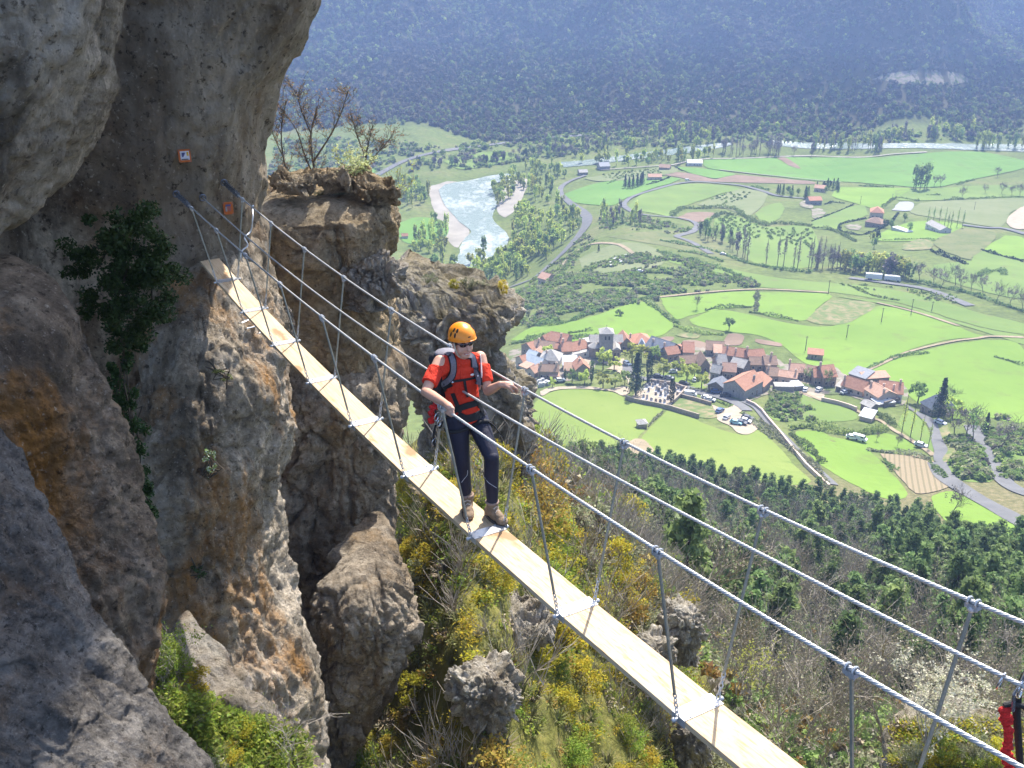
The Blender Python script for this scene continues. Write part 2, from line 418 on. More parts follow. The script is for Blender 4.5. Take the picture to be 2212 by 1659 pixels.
def strip(name, line, width, mat, layer=2, kind='structure', n=5):
    """a road or path of real width along a picture line"""
    P = ground(dense(smooth_line(line, n), False, 9)); 
    t = np.gradient(P[:, :2], axis=0); t /= np.linalg.norm(t, axis=1)[:, None] + 1e-9
    for _ in range(3): t[1:-1] = (t[:-2] + t[1:-1] * 2 + t[2:]) / 4
    t /= np.linalg.norm(t, axis=1)[:, None] + 1e-9
    nr = np.column_stack([-t[:, 1], t[:, 0]]); w = np.asarray(width if hasattr(width, '__len__') else [width])
    w = np.interp(np.linspace(0, 1, len(P)), np.linspace(0, 1, len(w)), w)[:, None] / 2
    rows = [P[:, :2] + nr * w * k for k in (-1, -.4, .4, 1)]
    V = []
    for q in rows:
        z = H(q[:, 0], q[:, 1]) + lift(np.hypot(q[:, 0], q[:, 1]), layer); V.append(np.column_stack([q, z]))
    n_ = len(P); Fc = [(k * n_ + i, k * n_ + i + 1, (k + 1) * n_ + i + 1, (k + 1) * n_ + i) for k in range(3) for i in range(n_ - 1)]
    o = mesh_obj(name, np.vstack(V), [f[::-1] for f in Fc], mat); tag(o, kind=kind); return o

# ground sheet: polar net, fine inside the picture
az = np.concatenate([np.linspace(R(-75), R(-32), 40), np.linspace(R(-31.5), R(31.5), 560), np.linspace(R(32), R(75), 40)])
rr = np.exp(np.linspace(math.log(9), math.log(4200), 560))
A_, R_ = np.meshgrid(az, rr); gx, gy = (R_ * np.sin(A_)).ravel(), (R_ * np.cos(A_)).ravel()
gz = H(gx, gy); na = len(az)
i0 = (np.arange(len(rr) - 1)[:, None] * na + np.arange(na - 1)[None]).ravel()
gf = np.column_stack([i0, i0 + 1, i0 + na + 1, i0 + na])
m, nt, b, co = newmat('ground_mix', .95, .1)
n1 = tex(nt, co, scale=.02, detail=8, rough=.65); n2 = tex(nt, co, scale=.25, detail=8, rough=.7)
c = ramp(nt, n1, [(.32, (.08, .105, .034)), (.5, (.115, .15, .044)), (.68, (.15, .155, .065))])
c = mixc(nt, .8, c, ramp(nt, n2, [(.3, (.55, .55, .5)), (.65, (1.3, 1.25, 1.2))]), 'MULTIPLY')
# near slopes: leaf litter and soil; mountain: leafless wood floor
sx = nt.nodes.new('ShaderNodeSeparateXYZ'); nt.links.new(co, sx.inputs[0])
def rng(lo, hi):
    mr = nt.nodes.new('ShaderNodeMapRange'); mr.inputs[1].default_value = lo; mr.inputs[2].default_value = hi
    nt.links.new(sx.outputs[1], mr.inputs[0]); return mr.outputs[0]
lit = ramp(nt, tex(nt, co, scale=.7, detail=9, rough=.75), [(.3, (.065, .065, .028)), (.5, (.14, .13, .06)), (.68, (.24, .19, .11))])
c = mixc(nt, rng(262, 235), c, lit)
c = mixc(nt, rng(52, 40), c, ramp(nt, tex(nt, co, scale=1.6, detail=9, rough=.75), [(.32, (.055, .052, .018)), (.47, (.12, .12, .03)), (.6, (.17, .15, .045)), (.74, (.22, .175, .095))]))
c = mixc(nt, rng(1310, 1370), c, ramp(nt, n2, [(.3, (.05, .055, .025)), (.7, (.10, .085, .05))]))
nt.links.new(c, b.inputs['Base Color']); bump(nt, b, tex(nt, co, scale=1.5, detail=8), .6, .4)
ground_o = mesh_obj("ground", np.column_stack([gx, gy, gz]), gf, m, smooth=True); tag(ground_o, kind="structure")
# ------------------------------------------------------------------ rock bodies
from mathutils.bvhtree import BVHTree
MR = {
 'wall': rockmat('limestone_wall', (.225, .148, .086), (.07, .046, .027), orange=.45, streak=.85, scale=.5, pale=(.72, .60, .45), band=.22, palex=(-6.1, -4.9)),
 'pale': rockmat('limestone_pale', (.42, .36, .285), (.17, .135, .10), orange=.4, streak=.8, scale=.7, pale=(.70, .62, .51), band=.75),
 'butt': rockmat('limestone_buttress', (.34, .27, .20), (.12, .09, .066), orange=.95, streak=.75, scale=.6, pale=(.56, .48, .39), diag=-.5, orange_c=(.40, .19, .05)),
 'chalk': rockmat('limestone_chalk', (.52, .47, .41), (.22, .19, .155), orange=.25, streak=.4, scale=1.0, pale=(.75, .72, .66), moss=.3),
 'tan': rockmat('limestone_ochre', (.41, .345, .26), (.17, .13, .085), orange=.85, streak=.6, scale=.7, pale=(.70, .63, .53), orange_c=(.46, .21, .04)),
 'slab': rockmat('limestone_slab', (.165, .152, .14), (.058, .052, .047), orange=.35, streak=.55, scale=1.2, pale=(.35, .33, .305), diag=-.6),
 'brown': rockmat('limestone_brown', (.42, .315, .185), (.24, .165, .09), orange=.4, streak=.4, scale=.6, pale=(.58, .51, .40), orange_c=(.42, .23, .07), moss=.08),
 'dun': rockmat('limestone_dun', (.36, .295, .215), (.16, .125, .085), orange=.5, streak=.55, scale=.55, pale=(.58, .51, .41), orange_c=(.36, .21, .07)),
 'grey': rockmat('limestone_grey', (.36, .32, .28), (.15, .125, .105), orange=.35, streak=.5, scale=.8, pale=(.60, .56, .50), moss=.2),
 'moss': rockmat('limestone_mossy', (.44, .395, .34), (.19, .16, .13), orange=.4, streak=.45, scale=.6, pale=(.70, .66, .60), moss=.45),
}
def rock_noise(P, s, seed, flute=.5, block=.5, rug=1.0):
    Q = P / s + seed * 7.7
    d = fbm(Q, 3) * .9
    Fv = np.column_stack([P[:, 0], P[:, 1], P[:, 2] * .28]) / (s * .55) + seed * 3.1
    d = d + flute * .5 * fbm(Fv, 4, ridged=True)
    wp = np.column_stack([fbm(Q * 1.9 + k * 13, 3) for k in range(3)])
    for k, (sc, am) in enumerate(((.62, 1.0), (.25, .42))):                # split blocks with open joints between them
        W_ = np.column_stack([P[:, 0], P[:, 1], P[:, 2] * .55]) / (s * sc) + wp * .55 + seed * 1.3 + k * 40
        f1, f2, val = worley(W_, seed); e = np.clip((f2 - f1) / .16, 0, 1)
        d = d + block * am * (.62 * val * e - .55 * (1 - e) ** 2 + .35 * (.5 - f1))
    d = d + rug * .26 * fbm(Q * 4.1 + 9, 5, .58) + rug * .20 * fbm(Q * 9 + 3, 4, .6, ridged=True)
    return d
def loft(name, secs, mat, label, nr=240, ns=220, p=2.6, amp=.25, s=1.6, seed=1, flute=.5, block=.5, rug=1.0, parent=None, ledges=None):
    """closed rock body through horizontal sections: (L point, R point, thickness to the front, thickness to the back)"""
    Ls = np.array([tuple(q[0]) for q in secs]); Rs = np.array([tuple(q[1]) for q in secs]); tf = np.array([q[2] for q in secs]); tb = np.array([q[3] for q in secs])
    zz = -(Ls[:, 2] + Rs[:, 2]) / 2; arc = np.concatenate([[0], np.cumsum(np.maximum(.02, np.abs(np.diff(zz))))])
    t = np.linspace(0, arc[-1], nr)
    ip = lambda A: np.column_stack([np.interp(t, arc, A[:, k]) for k in range(A.shape[1])])
    def sm(A):
        k = max(1, nr // (len(secs) * 5)); w = np.ones(2 * k + 1) / (2 * k + 1)
        return np.column_stack([np.convolve(np.pad(A[:, c], k, mode='edge'), w, 'valid') for c in range(A.shape[1])])
    L, Rr = sm(ip(Ls)), sm(ip(Rs)); f_, b_ = np.interp(t, arc, tf), np.interp(t, arc, tb)
    C = (L + Rr) / 2; a = (Rr - L) / 2
    bd = np.column_stack([-a[:, 1], a[:, 0], 0 * a[:, 0]]); bd /= np.linalg.norm(bd, axis=1)[:, None]
    # most points on the side that faces the view
    th = np.concatenate([np.linspace(math.pi * .95, math.pi * 2.05, int(ns * .78), endpoint=False), np.linspace(math.pi * .05, math.pi * .95, ns - int(ns * .78), endpoint=False)])
    c, s_ = np.cos(th), np.sin(th); e = 2 / p
    c, s_ = np.sign(c) * np.abs(c) ** e, np.sign(s_) * np.abs(s_) ** e
    ring = lambda i: None
    V = C[:, None] + a[:, None] * c[None, :, None] + bd[:, None] * (np.where(s_[None] < 0, f_[:, None], b_[:, None]) * s_[None])[:, :, None]
    V = V.reshape(nr, ns, 3)
    # normals of the smooth body
    du = np.roll(V, -1, 1) - np.roll(V, 1, 1); dv = np.gradient(V, axis=0)
    N = np.cross(dv, du); N /= np.linalg.norm(N, axis=2)[:, :, None] + 1e-9
    out = V - C[:, None]; sg = np.sign((N * out).sum(-1).mean()); N *= sg
    P = V.reshape(-1, 3); d = rock_noise(P, s, seed, flute, block, rug) * amp
    tt = np.minimum(np.arange(nr), nr - 1 - np.arange(nr)) / (nr * .07); d = d * np.repeat(.15 + .85 * np.clip(tt, 0, 1) ** .7, ns)
    if ledges is not None: d = d + ledges(P)
    P = P + N.reshape(-1, 3) * d[:, None]
    i0 = (np.arange(nr - 1)[:, None] * ns + np.arange(ns)[None]); i1 = np.arange(nr - 1)[:, None] * ns + (np.arange(ns)[None] + 1) % ns
    Fq = np.stack([i0, i1, i1 + ns, i0 + ns], -1).reshape(-1, 4)
    if sg > 0: pass
    V = P.tolist(); F = Fq.tolist()
    top = P[:ns].mean(0) + np.array([0, 0, .06]); bot = P[-ns:].mean(0)
    V += [tuple(top), tuple(bot)]; n = nr * ns
    F += [[n, (k + 1) % ns, k] for k in range(ns)] + [[n + 1, n - ns + k, n - ns + (k + 1) % ns] for k in range(ns)]
    o = mesh_obj(name, V, F, MR[mat], parent, smooth=False)
    bm = bmesh.new(); bm.from_mesh(o.data); bmesh.ops.recalc_face_normals(bm, faces=bm.faces); bm.to_mesh(o.data); bm.free()
    o.data.polygons.foreach_set('use_smooth', np.ones(len(o.data.polygons), bool))
    return tag(o, label, 'rock')
def rows(y, data, f, b):
    """(v, uL, uR[, y[, front]]) picture rows -> sections"""
    out = []
    for q in data:
        yy = q[3] if len(q) > 3 and q[3] else y; ff = q[4] if len(q) > 4 else f
        out.append((at(q[1], q[0], yy), at(q[2], q[0], yy), ff, b))
    return out
def W3(xL, xR, y, z, f, b): return (Vector((xL, y, z)), Vector((xR, y, z)), f, b)

# the overhanging wall the bridge is anchored to; it leans out above the picture, unseen top shaped to shade the left rocks
wall = [W3(-14, 3.1, 17.6, 16, 2.6, 1.2), W3(-14, 1.85, 17.6, 11, 2.3, 1.2), W3(-14, .85, 17.5, 7, 2.1, 1.2), W3(-14, -.5, 17.4, 4, 2.2, 1.2), W3(-14, -1.7, 17.3, 1.6, 2.0, 1.2)]
wall += rows(17.3, [(0, -500, 684), (60, -500, 645), (150, -500, 606), (215, -500, 578), (300, -500, 562), (360, -500, 548), (430, -500, 535),
                    (520, -500, 538), (600, -500, 556), (700, -500, 570), (900, -500, 560), (1200, -500, 540), (1700, -500, 520)], 1.75, 1.6)
wall_obj = loft('cliff_wall', wall, 'wall', 'tall overhanging brown limestone cliff wall with the two orange signs and the cable anchors', nr=380, ns=380, p=3.4, amp=.30, s=2.4, seed=2, flute=.8, block=.28, rug=.85)
butt = rows(16.1, [(480, 430, 535, 17.6, .8), (515, 408, 548, 17.3, 1.2), (560, 380, 562, 17.0, 1.6), (640, 366, 586, 16.6, 2.0), (720, 336, 603, 16.4, 2.3), (800, 313, 611, 16.2), (880, 310, 611, 16.1), (960, 320, 600, 16.0),
                   (1080, 330, 580, 15.9), (1160, 338, 587, 15.8), (1250, 345, 602, 15.6), (1330, 385, 640, 15.3), (1420, 425, 664, 15.0), (1500, 440, 682, 14.8), (1600, 460, 692, 14.6), (1700, 470, 694, 14.4), (2100, 480, 690, 14.2)], 2.6, 1.6)
loft('buttress', butt, 'tan', 'grey and orange rock buttress under the far end of the bridge, right flank sunlit', nr=340, ns=240, p=2.3, amp=.26, s=1.35, seed=5, flute=.85, block=.42, rug=1.0)
pale = [W3(-14, -3.2, 9.6, 6.5, 1.8, 2.6), W3(-14, -3.1, 9.6, 3, 1.8, 2.6)]
pale += rows(9.5, [(-300, -900, 235), (-100, -900, 205), (0, -900, 183), (60, -900, 176), (130, -900, 163), (200, -900, 140), (250, -900, 124), (330, -900, 102), (410, -900, 60), (470, -900, 26), (520, -900, -30), (570, -880, -170), (590, -850, -300)], 1.6, 2.6)
loft('rock_overhang', pale, 'pale', 'pale grey leaning rock face in the top left corner of the view', nr=230, ns=220, p=2.8, amp=.20, s=1.2, seed=8, flute=.8, block=.3, rug=.9)
b4 = rows(8.6, [(535, -500, -20, 9.6, .5), (555, -500, 30, 9.4, .9), (580, -500, 78, 9.2, 1.2), (630, -500, 142, 9.0, 1.5), (700, -500, 180, 8.8), (830, -500, 226, 8.6), (900, -500, 242), (1050, -500, 284), (1150, -500, 314, 8.4), (1250, -500, 338, 8.3), (1320, -500, 352, 8.3), (1400, -500, 340, 8.3), (1500, -500, 325, 8.3), (1659, -500, 320, 8.3), (1900, -500, 320, 8.2), (2200, -500, 320, 8.2)], 1.7, .2)
loft('rock_flank', b4, 'butt', 'rounded grey and rust stained rock flank below the dark bush at left', nr=420, ns=320, p=2.3, amp=.17, s=1.0, seed=11, flute=1.0, block=.42, rug=1.0)
b5 = rows(5.6, [(880, -700, -60, 6.3, .5), (930, -700, 0, 6.15, .7), (1000, -700, 40, 6.0, .9), (1120, -700, 92, 5.8, 1.1), (1270, -700, 178, 5.6), (1360, -700, 232, 5.5), (1460, -700, 298, 5.4), (1510, -700, 332, 5.3), (1600, -700, 392, 5.2), (1659, -700, 424, 5.15), (1800, -700, 480, 5), (2100, -700, 560, 4.9)], 1.25, .25)
loft('rock_slab', b5, 'slab', 'dark grey slanting rock slab in the bottom left corner', nr=460, ns=380, p=2.4, amp=.105, s=.8, seed=14, flute=1.1, block=.32, rug=.85)
led = rows(9.2, [(1405, 345, 372, 10.2, .2), (1440, 330, 405, 10.0, .5), (1480, 325, 452, 9.8, .8), (1540, 330, 520, 9.5, 1.1), (1600, 350, 585, 9.3, 1.3), (1659, 370, 640, 9.1), (1750, 390, 700, 9), (2100, 400, 740, 8.9)], 1.4, .9)
loft('rock_ledge', led, 'grey', 'sunlit rock ledge overgrown with grass and bushes at the foot of the buttress', nr=150, ns=160, p=2.4, amp=.16, s=.7, seed=17, flute=.5, block=.8)
b6 = rows(24, [(386, 640, 760, 25, .5), (394, 590, 812, 24.7, 1.4), (408, 566, 846, 24.4, 1.8), (430, 556, 852, 24.2), (460, 555, 850), (500, 554, 846), (535, 554, 842), (556, 552, 822), (590, 552, 826), (640, 556, 838), (720, 566, 842), (780, 576, 838), (900, 590, 832), (1100, 600, 822)], 2.2, 1.6)
loft('rock_tower', b6, 'brown', 'ochre rock tower with bare trees on its flat top', nr=320, ns=260, p=3.4, amp=.34, s=2.3, seed=24, flute=.35, block=.7, rug=1.0)
b7 = rows(22.6, [(735, 640, 840, 23.6, .5), (760, 618, 856, 23.2, 1.2), (800, 606, 862, 22.9), (860, 604, 862), (960, 598, 860), (1010, 594, 854), (1080, 588, 848), (1130, 592, 838), (1180, 610, 820), (1260, 625, 800), (1400, 630, 790), (1700, 640, 780)], 1.7, 2.0)
loft('rock_buttress', b7, 'dun', 'dun coloured rock body under the ochre tower, in the shade behind the plank', nr=260, ns=220, p=2.5, amp=.36, s=1.9, seed=26, flute=.5, block=.9, rug=1.2)
b8 = rows(18.5, [(1178, 775, 822, 19.4, .4), (1195, 742, 842, 19.2, .8), (1232, 716, 860, 18.9, 1.1), (1290, 692, 878, 18.6), (1340, 682, 896), (1380, 676, 888), (1450, 682, 860), (1500, 690, 836), (1560, 700, 795), (1610, 708, 765), (1700, 712, 745), (1900, 715, 740)], 1.3, 1.6)
loft('rock_pillar', b8, 'dun', 'brown rock pillar with a jagged sunlit edge beside the yellow bushes', nr=280, ns=220, p=2.6, amp=.24, s=1.2, seed=29, flute=.4, block=1.0, rug=1.4)
b9 = rows(31, [(575, 858, 885, 31.8, .5), (600, 858, 930, 31.6, 1.0), (618, 858, 990, 31.4, 1.4), (630, 858, 1085, 31.2), (648, 858, 1120), (660, 860, 1137), (690, 862, 1124), (720, 866, 1098), (760, 874, 1078), (790, 884, 1100), (830, 896, 1150), (870, 905, 1158), (910, 915, 1140), (950, 925, 1148), (1000, 930, 1130), (1060, 930, 1135), (1150, 930, 1150), (1300, 930, 1160)], 2.0, 2.0)
loft('rock_outcrop', b9, 'moss', 'pale mossy rock outcrop behind the climber, jutting out to the right', nr=280, ns=200, p=2.5, amp=.55, s=2.1, seed=31, flute=.35, block=.9, rug=1.4)
# loose blocks and ribs on the scrub slope
def boulder(u0, v0, u1, v1, y, mat, label, seed, amp=.2, p=2.5, dep=None):
    w = (u1 - u0) / FPX * (y * CT - float(dirs(0, (v0 + v1) / 2)[1]) * y * ST); dep = dep or w * .45
    v0 += dep * math.sin(-math.atan(float(dirs(0, v0)[1]))) * FPX / y * .75; h = v1 - v0
    prof = [(0, .44, .56), (.05, .28, .72), (.13, .14, .86), (.26, .04, .96), (.45, 0, 1), (.65, .03, .98), (.82, .1, .9), (.97, .2, .8), (1.25, .25, .75)]
    k = random.Random(seed)
    d = [(v0 + h * t, u0 + (u1 - u0) * (a + k.uniform(-.04, .04)), u0 + (u1 - u0) * (b_ + k.uniform(-.04, .04))) for t, a, b_ in prof]
    return loft('boulder', [(at(q[1], q[0], y), at(q[2], q[0], y), dep * min(1, .15 + (q[2] - q[1]) / (u1 - u0)), dep * min(1, .15 + (q[2] - q[1]) / (u1 - u0))) for q in d], mat, label, nr=110, ns=120, p=p, amp=amp * w * 1.0, s=w * .5, seed=seed, flute=.3, block=1.0, rug=1.3)
for q in [(1008, 1278, 1190, 1350, 20.6, 'chalk', 'long pale boulder among yellow bushes under the middle of the bridge', 41),
          (966, 1400, 1112, 1545, 17.2, 'chalk', 'large rugged boulder with a grassy crown below the bridge', 43),
          (1130, 1292, 1192, 1352, 21.6, 'chalk', 'smooth grey slab of rock beside the long pale boulder', 47),
          (1196, 1085, 1322, 1225, 31, 'moss', 'weathered rock rib in shade right of the climber and below the plank', 53),
          (1432, 1288, 1524, 1400, 26.5, 'chalk', 'dark mossy boulder between the wooden plank and the left hand cable', 59),
          (1366, 1358, 1452, 1440, 25, 'chalk', 'whitish broken rock peeping out above the plank', 61),
          (1456, 1545, 1532, 1659, 24, 'grey', 'grey rock under the plank near the bottom edge', 67),
          (1085, 905, 1148, 1000, 29.5, 'grey', 'squared grey rock at the lower right corner of the pale outcrop', 71),
          (612, 770, 668, 850, 22.6, 'grey', 'round chockstone jammed between buttress and rock tower', 73),
          (742, 540, 868, 640, 22.4, 'grey', 'dark rounded rock leaning on the right side of the rock tower', 79),
          (588, 372, 690, 408, 23.2, 'brown', 'flat broken slab on the left part of the tower top', 91),
          (684, 362, 790, 402, 23.6, 'brown', 'layered pale slab in the middle of the tower top', 92),
          (776, 384, 862, 428, 23.2, 'brown', 'block overhanging the right corner of the tower top', 93),
          (575, 655, 630, 730, 18.5, 'grey', 'pale stone wedged beside the plank left of the rock tower', 83)]:
    boulder(*q)
b16 = rows(12.2, [(1608, 2015, 2105, 12.8, .3), (1620, 1975, 2150, 12.6, .7), (1640, 1945, 2250, 12.4, 1.0), (1659, 1925, 2300, 12.3), (1760, 1915, 2330), (2000, 1900, 2350)], 1.1, 1.4)
loft('boulder', b16, 'moss', 'grassy topped rock at the lower right corner below the cables', nr=120, ns=160, p=2.4, amp=.16, s=.8, seed=89, flute=.2, block=1.0, rug=1.4)
# ------------------------------------------------------------------ hanging plank bridge
STEEL = plain('steel_cable', (.46, .46, .455), .45, .5, metal=.35, var=.10, scale=60)
GALV = plain('galvanised_rod', (.30, .30, .255), .5, .4, metal=.5, var=.12, scale=30)
ZINC = plain('zinc_plate', (.50, .505, .51), .38, .5, metal=.55, var=.06, scale=30)
CLAMP = plain('dark_clamp', (.16, .165, .18), .4, .5, metal=.7, var=.15, scale=60)
def wood():
    m, nt, b, co = newmat('new_pine_board', .75, .2)
    mp = nt.nodes.new('ShaderNodeMapping'); mp.inputs['Rotation'].default_value = (0, 0, -math.atan2(1.243, -.706)); nt.links.new(co, mp.inputs[0]); q = mp.outputs[0]
    c = ramp(nt, tex(nt, q, scale=6, stretch=(.35, 9, 9), detail=6, dist=.6), [(.32, (.27, .17, .08)), (.44, (.46, .35, .22)), (.7, (.57, .465, .325))])
    c = mixc(nt, ramp(nt, tex(nt, q, scale=1.6, stretch=(.5, 1.5, 1.5), detail=4), [(.4, (0, 0, 0)), (.7, (.6,) * 3)]), c, (.50, .345, .19))
    c = mixc(nt, ramp(nt, tex(nt, q, scale=3.2, stretch=(.45, 1, 1), detail=3), [(.62, (0, 0, 0)), (.70, (.85,) * 3)]), c, (.26, .15, .07))
    nt.links.new(c, b.inputs['Base Color']); bump(nt, b, tex(nt, q, scale=8, stretch=(.3, 8, 8)), .25, .004); return m
WOOD = wood()
BP = dict(p=np.array([-.215, 7.468, -4.916]), d=np.array([-.706, 1.243, -.12]), q=.013)
DL = math.hypot(.706, 1.243); DH = Vector((-.706 / DL, 1.243 / DL, 0)); LAT = Vector((1.243 / DL, .706 / DL, 0))
def deck(t): return Vector(BP['p'] + BP['d'] * t + np.array([0, 0, BP['q'] * t * t]))
def on_plane(u, v, off):
    """where the sight line meets the vertical plane that runs along the bridge at a sideways offset"""
    a, b = dirs(u, v); a, b = float(a), float(b); P0 = Vector((-.215, 7.468, 0)) + LAT * off
    y = (LAT.x * P0.x + LAT.y * P0.y) / (LAT.x * a + LAT.y); return Vector((a * y, y, b * y))
CLP = [(357, 395), (378, 418), (421, 457), (471, 500), (532, 551), (605, 611), (697, 688), (815, 775), (955, 890), (1150, 1005), (1415, 1183), (1840, 1450), (2240, 1676)]
CRP = [(460, 373), (501, 408), (540, 445), (583, 480), (648, 530), (728, 590), (827, 655), (960, 740), (1110, 830), (1335, 950), (1648, 1098), (2110, 1305), (2260, 1365)]
CMP = [(381, 374), (466, 455), (512, 496), (576, 545), (646, 603), (778, 701), (920, 800), (1060, 885), (1200, 965), (1500, 1112), (1800, 1272), (2100, 1428), (2240, 1505)]
OFF = .385
def fit_line(px, off):
    """smooth sagging line through the sight points"""
    P = np.array([tuple(on_plane(u, v, off)) for u, v in px]); s = (P[:, :2] - np.array([-.215, 7.468])) @ np.array([DH.x, DH.y])
    c = np.polyfit(s, P[:, 2], 4); base = np.array([-.215, 7.468]) + np.array([LAT.x, LAT.y]) * off
    return (lambda q: Vector((base[0] + DH.x * q, base[1] + DH.y * q, float(np.polyval(c, q))))), s
cl, sL = fit_line(CLP, -OFF); cr, sR = fit_line(CRP, OFF); cm, sM = fit_line(CMP, 0)
_wm = wall_obj.data
WBV = BVHTree.FromPolygons([tuple(v.co) for v in _wm.vertices], [tuple(p.vertices) for p in _wm.polygons])
def s_hit(fn):
    for k in np.arange(6.5, 13, .03):
        a_, b_ = fn(float(k)), fn(float(k) + .03); h = WBV.ray_cast(a_, (b_ - a_).normalized(), (b_ - a_).length)
        if h[0] is not None: return float(k)
    return 9.6
SWL, SWR, SWM = s_hit(cl), s_hit(cr), s_hit(cm)
print('wall hits', SWL, SWR, SWM)
def rope(fn, s0, s1, rad, mat, name, parent=None):
    n = int((s1 - s0) / .006); nf = 30; s = np.linspace(s0, s1, n); P = np.array([tuple(fn(q)) for q in s]); t = np.gradient(P, axis=0); t /= np.linalg.norm(t, axis=1)[:, None]
    a = np.cross(t, [0, 0, 1]); a /= np.linalg.norm(a, axis=1)[:, None]; b_ = np.cross(t, a); ph = np.linspace(0, 2 * math.pi, nf, endpoint=False)
    r = rad * (1.08 + .30 * np.cos(5 * (ph[None] + s[:, None] * 38)))
    V = P[:, None] + r[:, :, None] * (a[:, None] * np.cos(ph)[None, :, None] + b_[:, None] * np.sin(ph)[None, :, None])
    i0 = (np.arange(n - 1)[:, None] * nf + np.arange(nf)[None]); i1 = np.arange(n - 1)[:, None] * nf + (np.arange(nf)[None] + 1) % nf
    return mesh_obj(name, V.reshape(-1, 3), np.stack([i0, i1, i1 + nf, i0 + nf], -1).reshape(-1, 4), mat, parent, smooth=True)
bridge = thing('footbridge', 'narrow hanging footbridge of pale wooden boards on steel hangers', 'footbridge', deck(0)); off0 = deck(0)
def bp(o): o.location = (-off0.x, -off0.y, -off0.z); return o       # children are built in place
SEC = list(range(-5, 8))                                           # t of the cross sections (+ wall end)
secL, secR = {}, {}
for t in SEC:
    c = deck(t + .0); secL[t], secR[t] = c - LAT * .135, c + LAT * .135
def board(t0, t1):
    a, b_ = deck(t0), deck(t1); d = (b_ - a); L = d.length; d.normalize(); up = LAT.cross(d).normalized()
    if up.z < 0: up = -up
    M = Matrix((d, LAT, up)).transposed(); mb = MB(); x0, x1, y, z = .004, L - .004, .145, -.045
    mb.box(a + d * (L / 2) + up * (z / 2), (L - .008, .31, .045), M=M)
    o = mb.build('board', WOOD, bridge); bv = o.modifiers.new('edge', 'BEVEL'); bv.width = .004; bv.segments = 2; return bp(o)
for t in range(-5, 6): board(t, t + 1)
board(6, 6.75)
for t in range(-5, 7):
    c = deck(t); d = (deck(t + .1) - deck(t - .1)).normalized(); up = LAT.cross(d).normalized(); up = up if up.z > 0 else -up; M = Matrix((d, LAT, up)).transposed()
    if t > -5:
        mb = MB().box(c + up * .004, (.13, .316, .006), M=M)
        for s in (-1, 1):
            mb.box(c + LAT * s * .1575 - up * .022, (.13, .005, .058), M=M)
            for k in (-.05, .05): mb.tube([c + LAT * s * .10 + d * k + up * .006, c + LAT * s * .10 + d * k + up * .013], .011, 8)
        bp(mb.build('bracket_plate', ZINC, bridge))
    for s, fn in ((-1, cl), (1, cr)):
        if t < -4: continue
        sp = t * DL; foot = c + LAT * s * .165; top = fn(sp + (.05 if s < 0 else .02)); ax = (top - foot).normalized()
        mb = MB().tube([foot + ax * .20, top - ax * .035], .0105, 10)
        h_ = bp(mb.build('hanger', GALV, bridge))
        ch = MB()                                                   # perforated link below the rod
        for k in range(5):
            p = foot + ax * (.02 + .042 * k); o_ = ax.orthogonal() if k % 2 else ax.cross(ax.orthogonal())
            ring = [p + (ax * math.cos(w) * .027 + o_.normalized() * math.sin(w) * .013) for w in np.linspace(0, 2 * math.pi, 11)]
            ch.tube(ring, .0048, 6, caps=False)
        ch.tube([foot - LAT * s * .03 - up * .01, foot + LAT * s * .03 - up * .01], .011, 8); ch.ball(foot + LAT * s * .03 - up * .01, .018, 8, 6)
        bp(ch.build('chain_link', ZINC, bridge))
        cp = MB(); cd = (fn(sp + .1) - fn(sp - .1)).normalized(); side = cd.cross(Vector((0, 0, 1))).normalized()
        for k in (-.022, .022):
            ring = [top + cd * k + (side * math.cos(w) + cd.cross(side) * math.sin(w)) * .020 for w in np.linspace(0, 2 * math.pi, 13)]; cp.tube(ring, .006, 6, caps=False)
        cp.box(top - Vector((0, 0, .022)), (.07, .035, .022), M=Matrix((cd, side, cd.cross(side))).transposed()); cp.ball(top - ax * .04, .02, 8, 6)
        for k in (-.022, .022): cp.tube([top + cd * k - Vector((0, 0, .015)), top + cd * k - Vector((0, 0, .048))], .0075, 6)
        bp(cp.build('cable_clamp', ZINC, bridge))
for nm, fn, s0, s1 in (('hand_cable', cl, -6.2, SWL - .06), ('hand_cable', cr, -6.2, SWR - .06)): bp(rope(fn, s0, s1, 0.0088, STEEL, nm, bridge))
for fn, S_WALL in ((cl, SWL - .04), (cr, SWR - .04)):                                                 # rows of wire rope grips at the rock end
    g_ = MB()
    for k in range(6):
        p = fn(S_WALL - .18 - .13 * k); g_.box(p, (.05, .055, .05), rz=.9).tube([p + Vector((0, 0, .045)), p - Vector((0, 0, .05))], .011, 6).tube([p + Vector((.03, 0, .04)), p + Vector((.03, 0, -.05))], .009, 6)
    for k in range(2): g_.tube([fn(S_WALL - .1 - .02 * j) + Vector((.02 * math.sin(j), 0, .025)) for j in range(30)], .011, 6)
    bp(g_.build('rope_grips', CLAMP, bridge))
tag(rope(cm, -6.2, SWM - .06, 0.0083, STEEL, 'safety_cable'), 'middle steel safety cable strung between the two hand cables', 'cable')
for fn, S_WALL, lb in ((cl, SWL - .08, 'steel anchor bolt in the rock wall holding the left hand cable'), (cr, SWR - .08, 'steel anchor bolt in the rock wall holding the right hand cable'), (cm, SWM - .08, 'steel anchor bolt in the rock wall holding the middle safety cable')):
    p = fn(S_WALL); a_ = MB().tube([p, p + DH * .5 + Vector((0, 0, .03))], .022, 8); ring = [p + DH * -.02 + (LAT * math.cos(w) + Vector((0, 0, 1)) * math.sin(w)) * .05 for w in np.linspace(0, 6.283, 13)]
    a_.tube(ring, .012, 6, caps=False); tag(a_.build('anchor_bolt', CLAMP), lb, 'bolt')
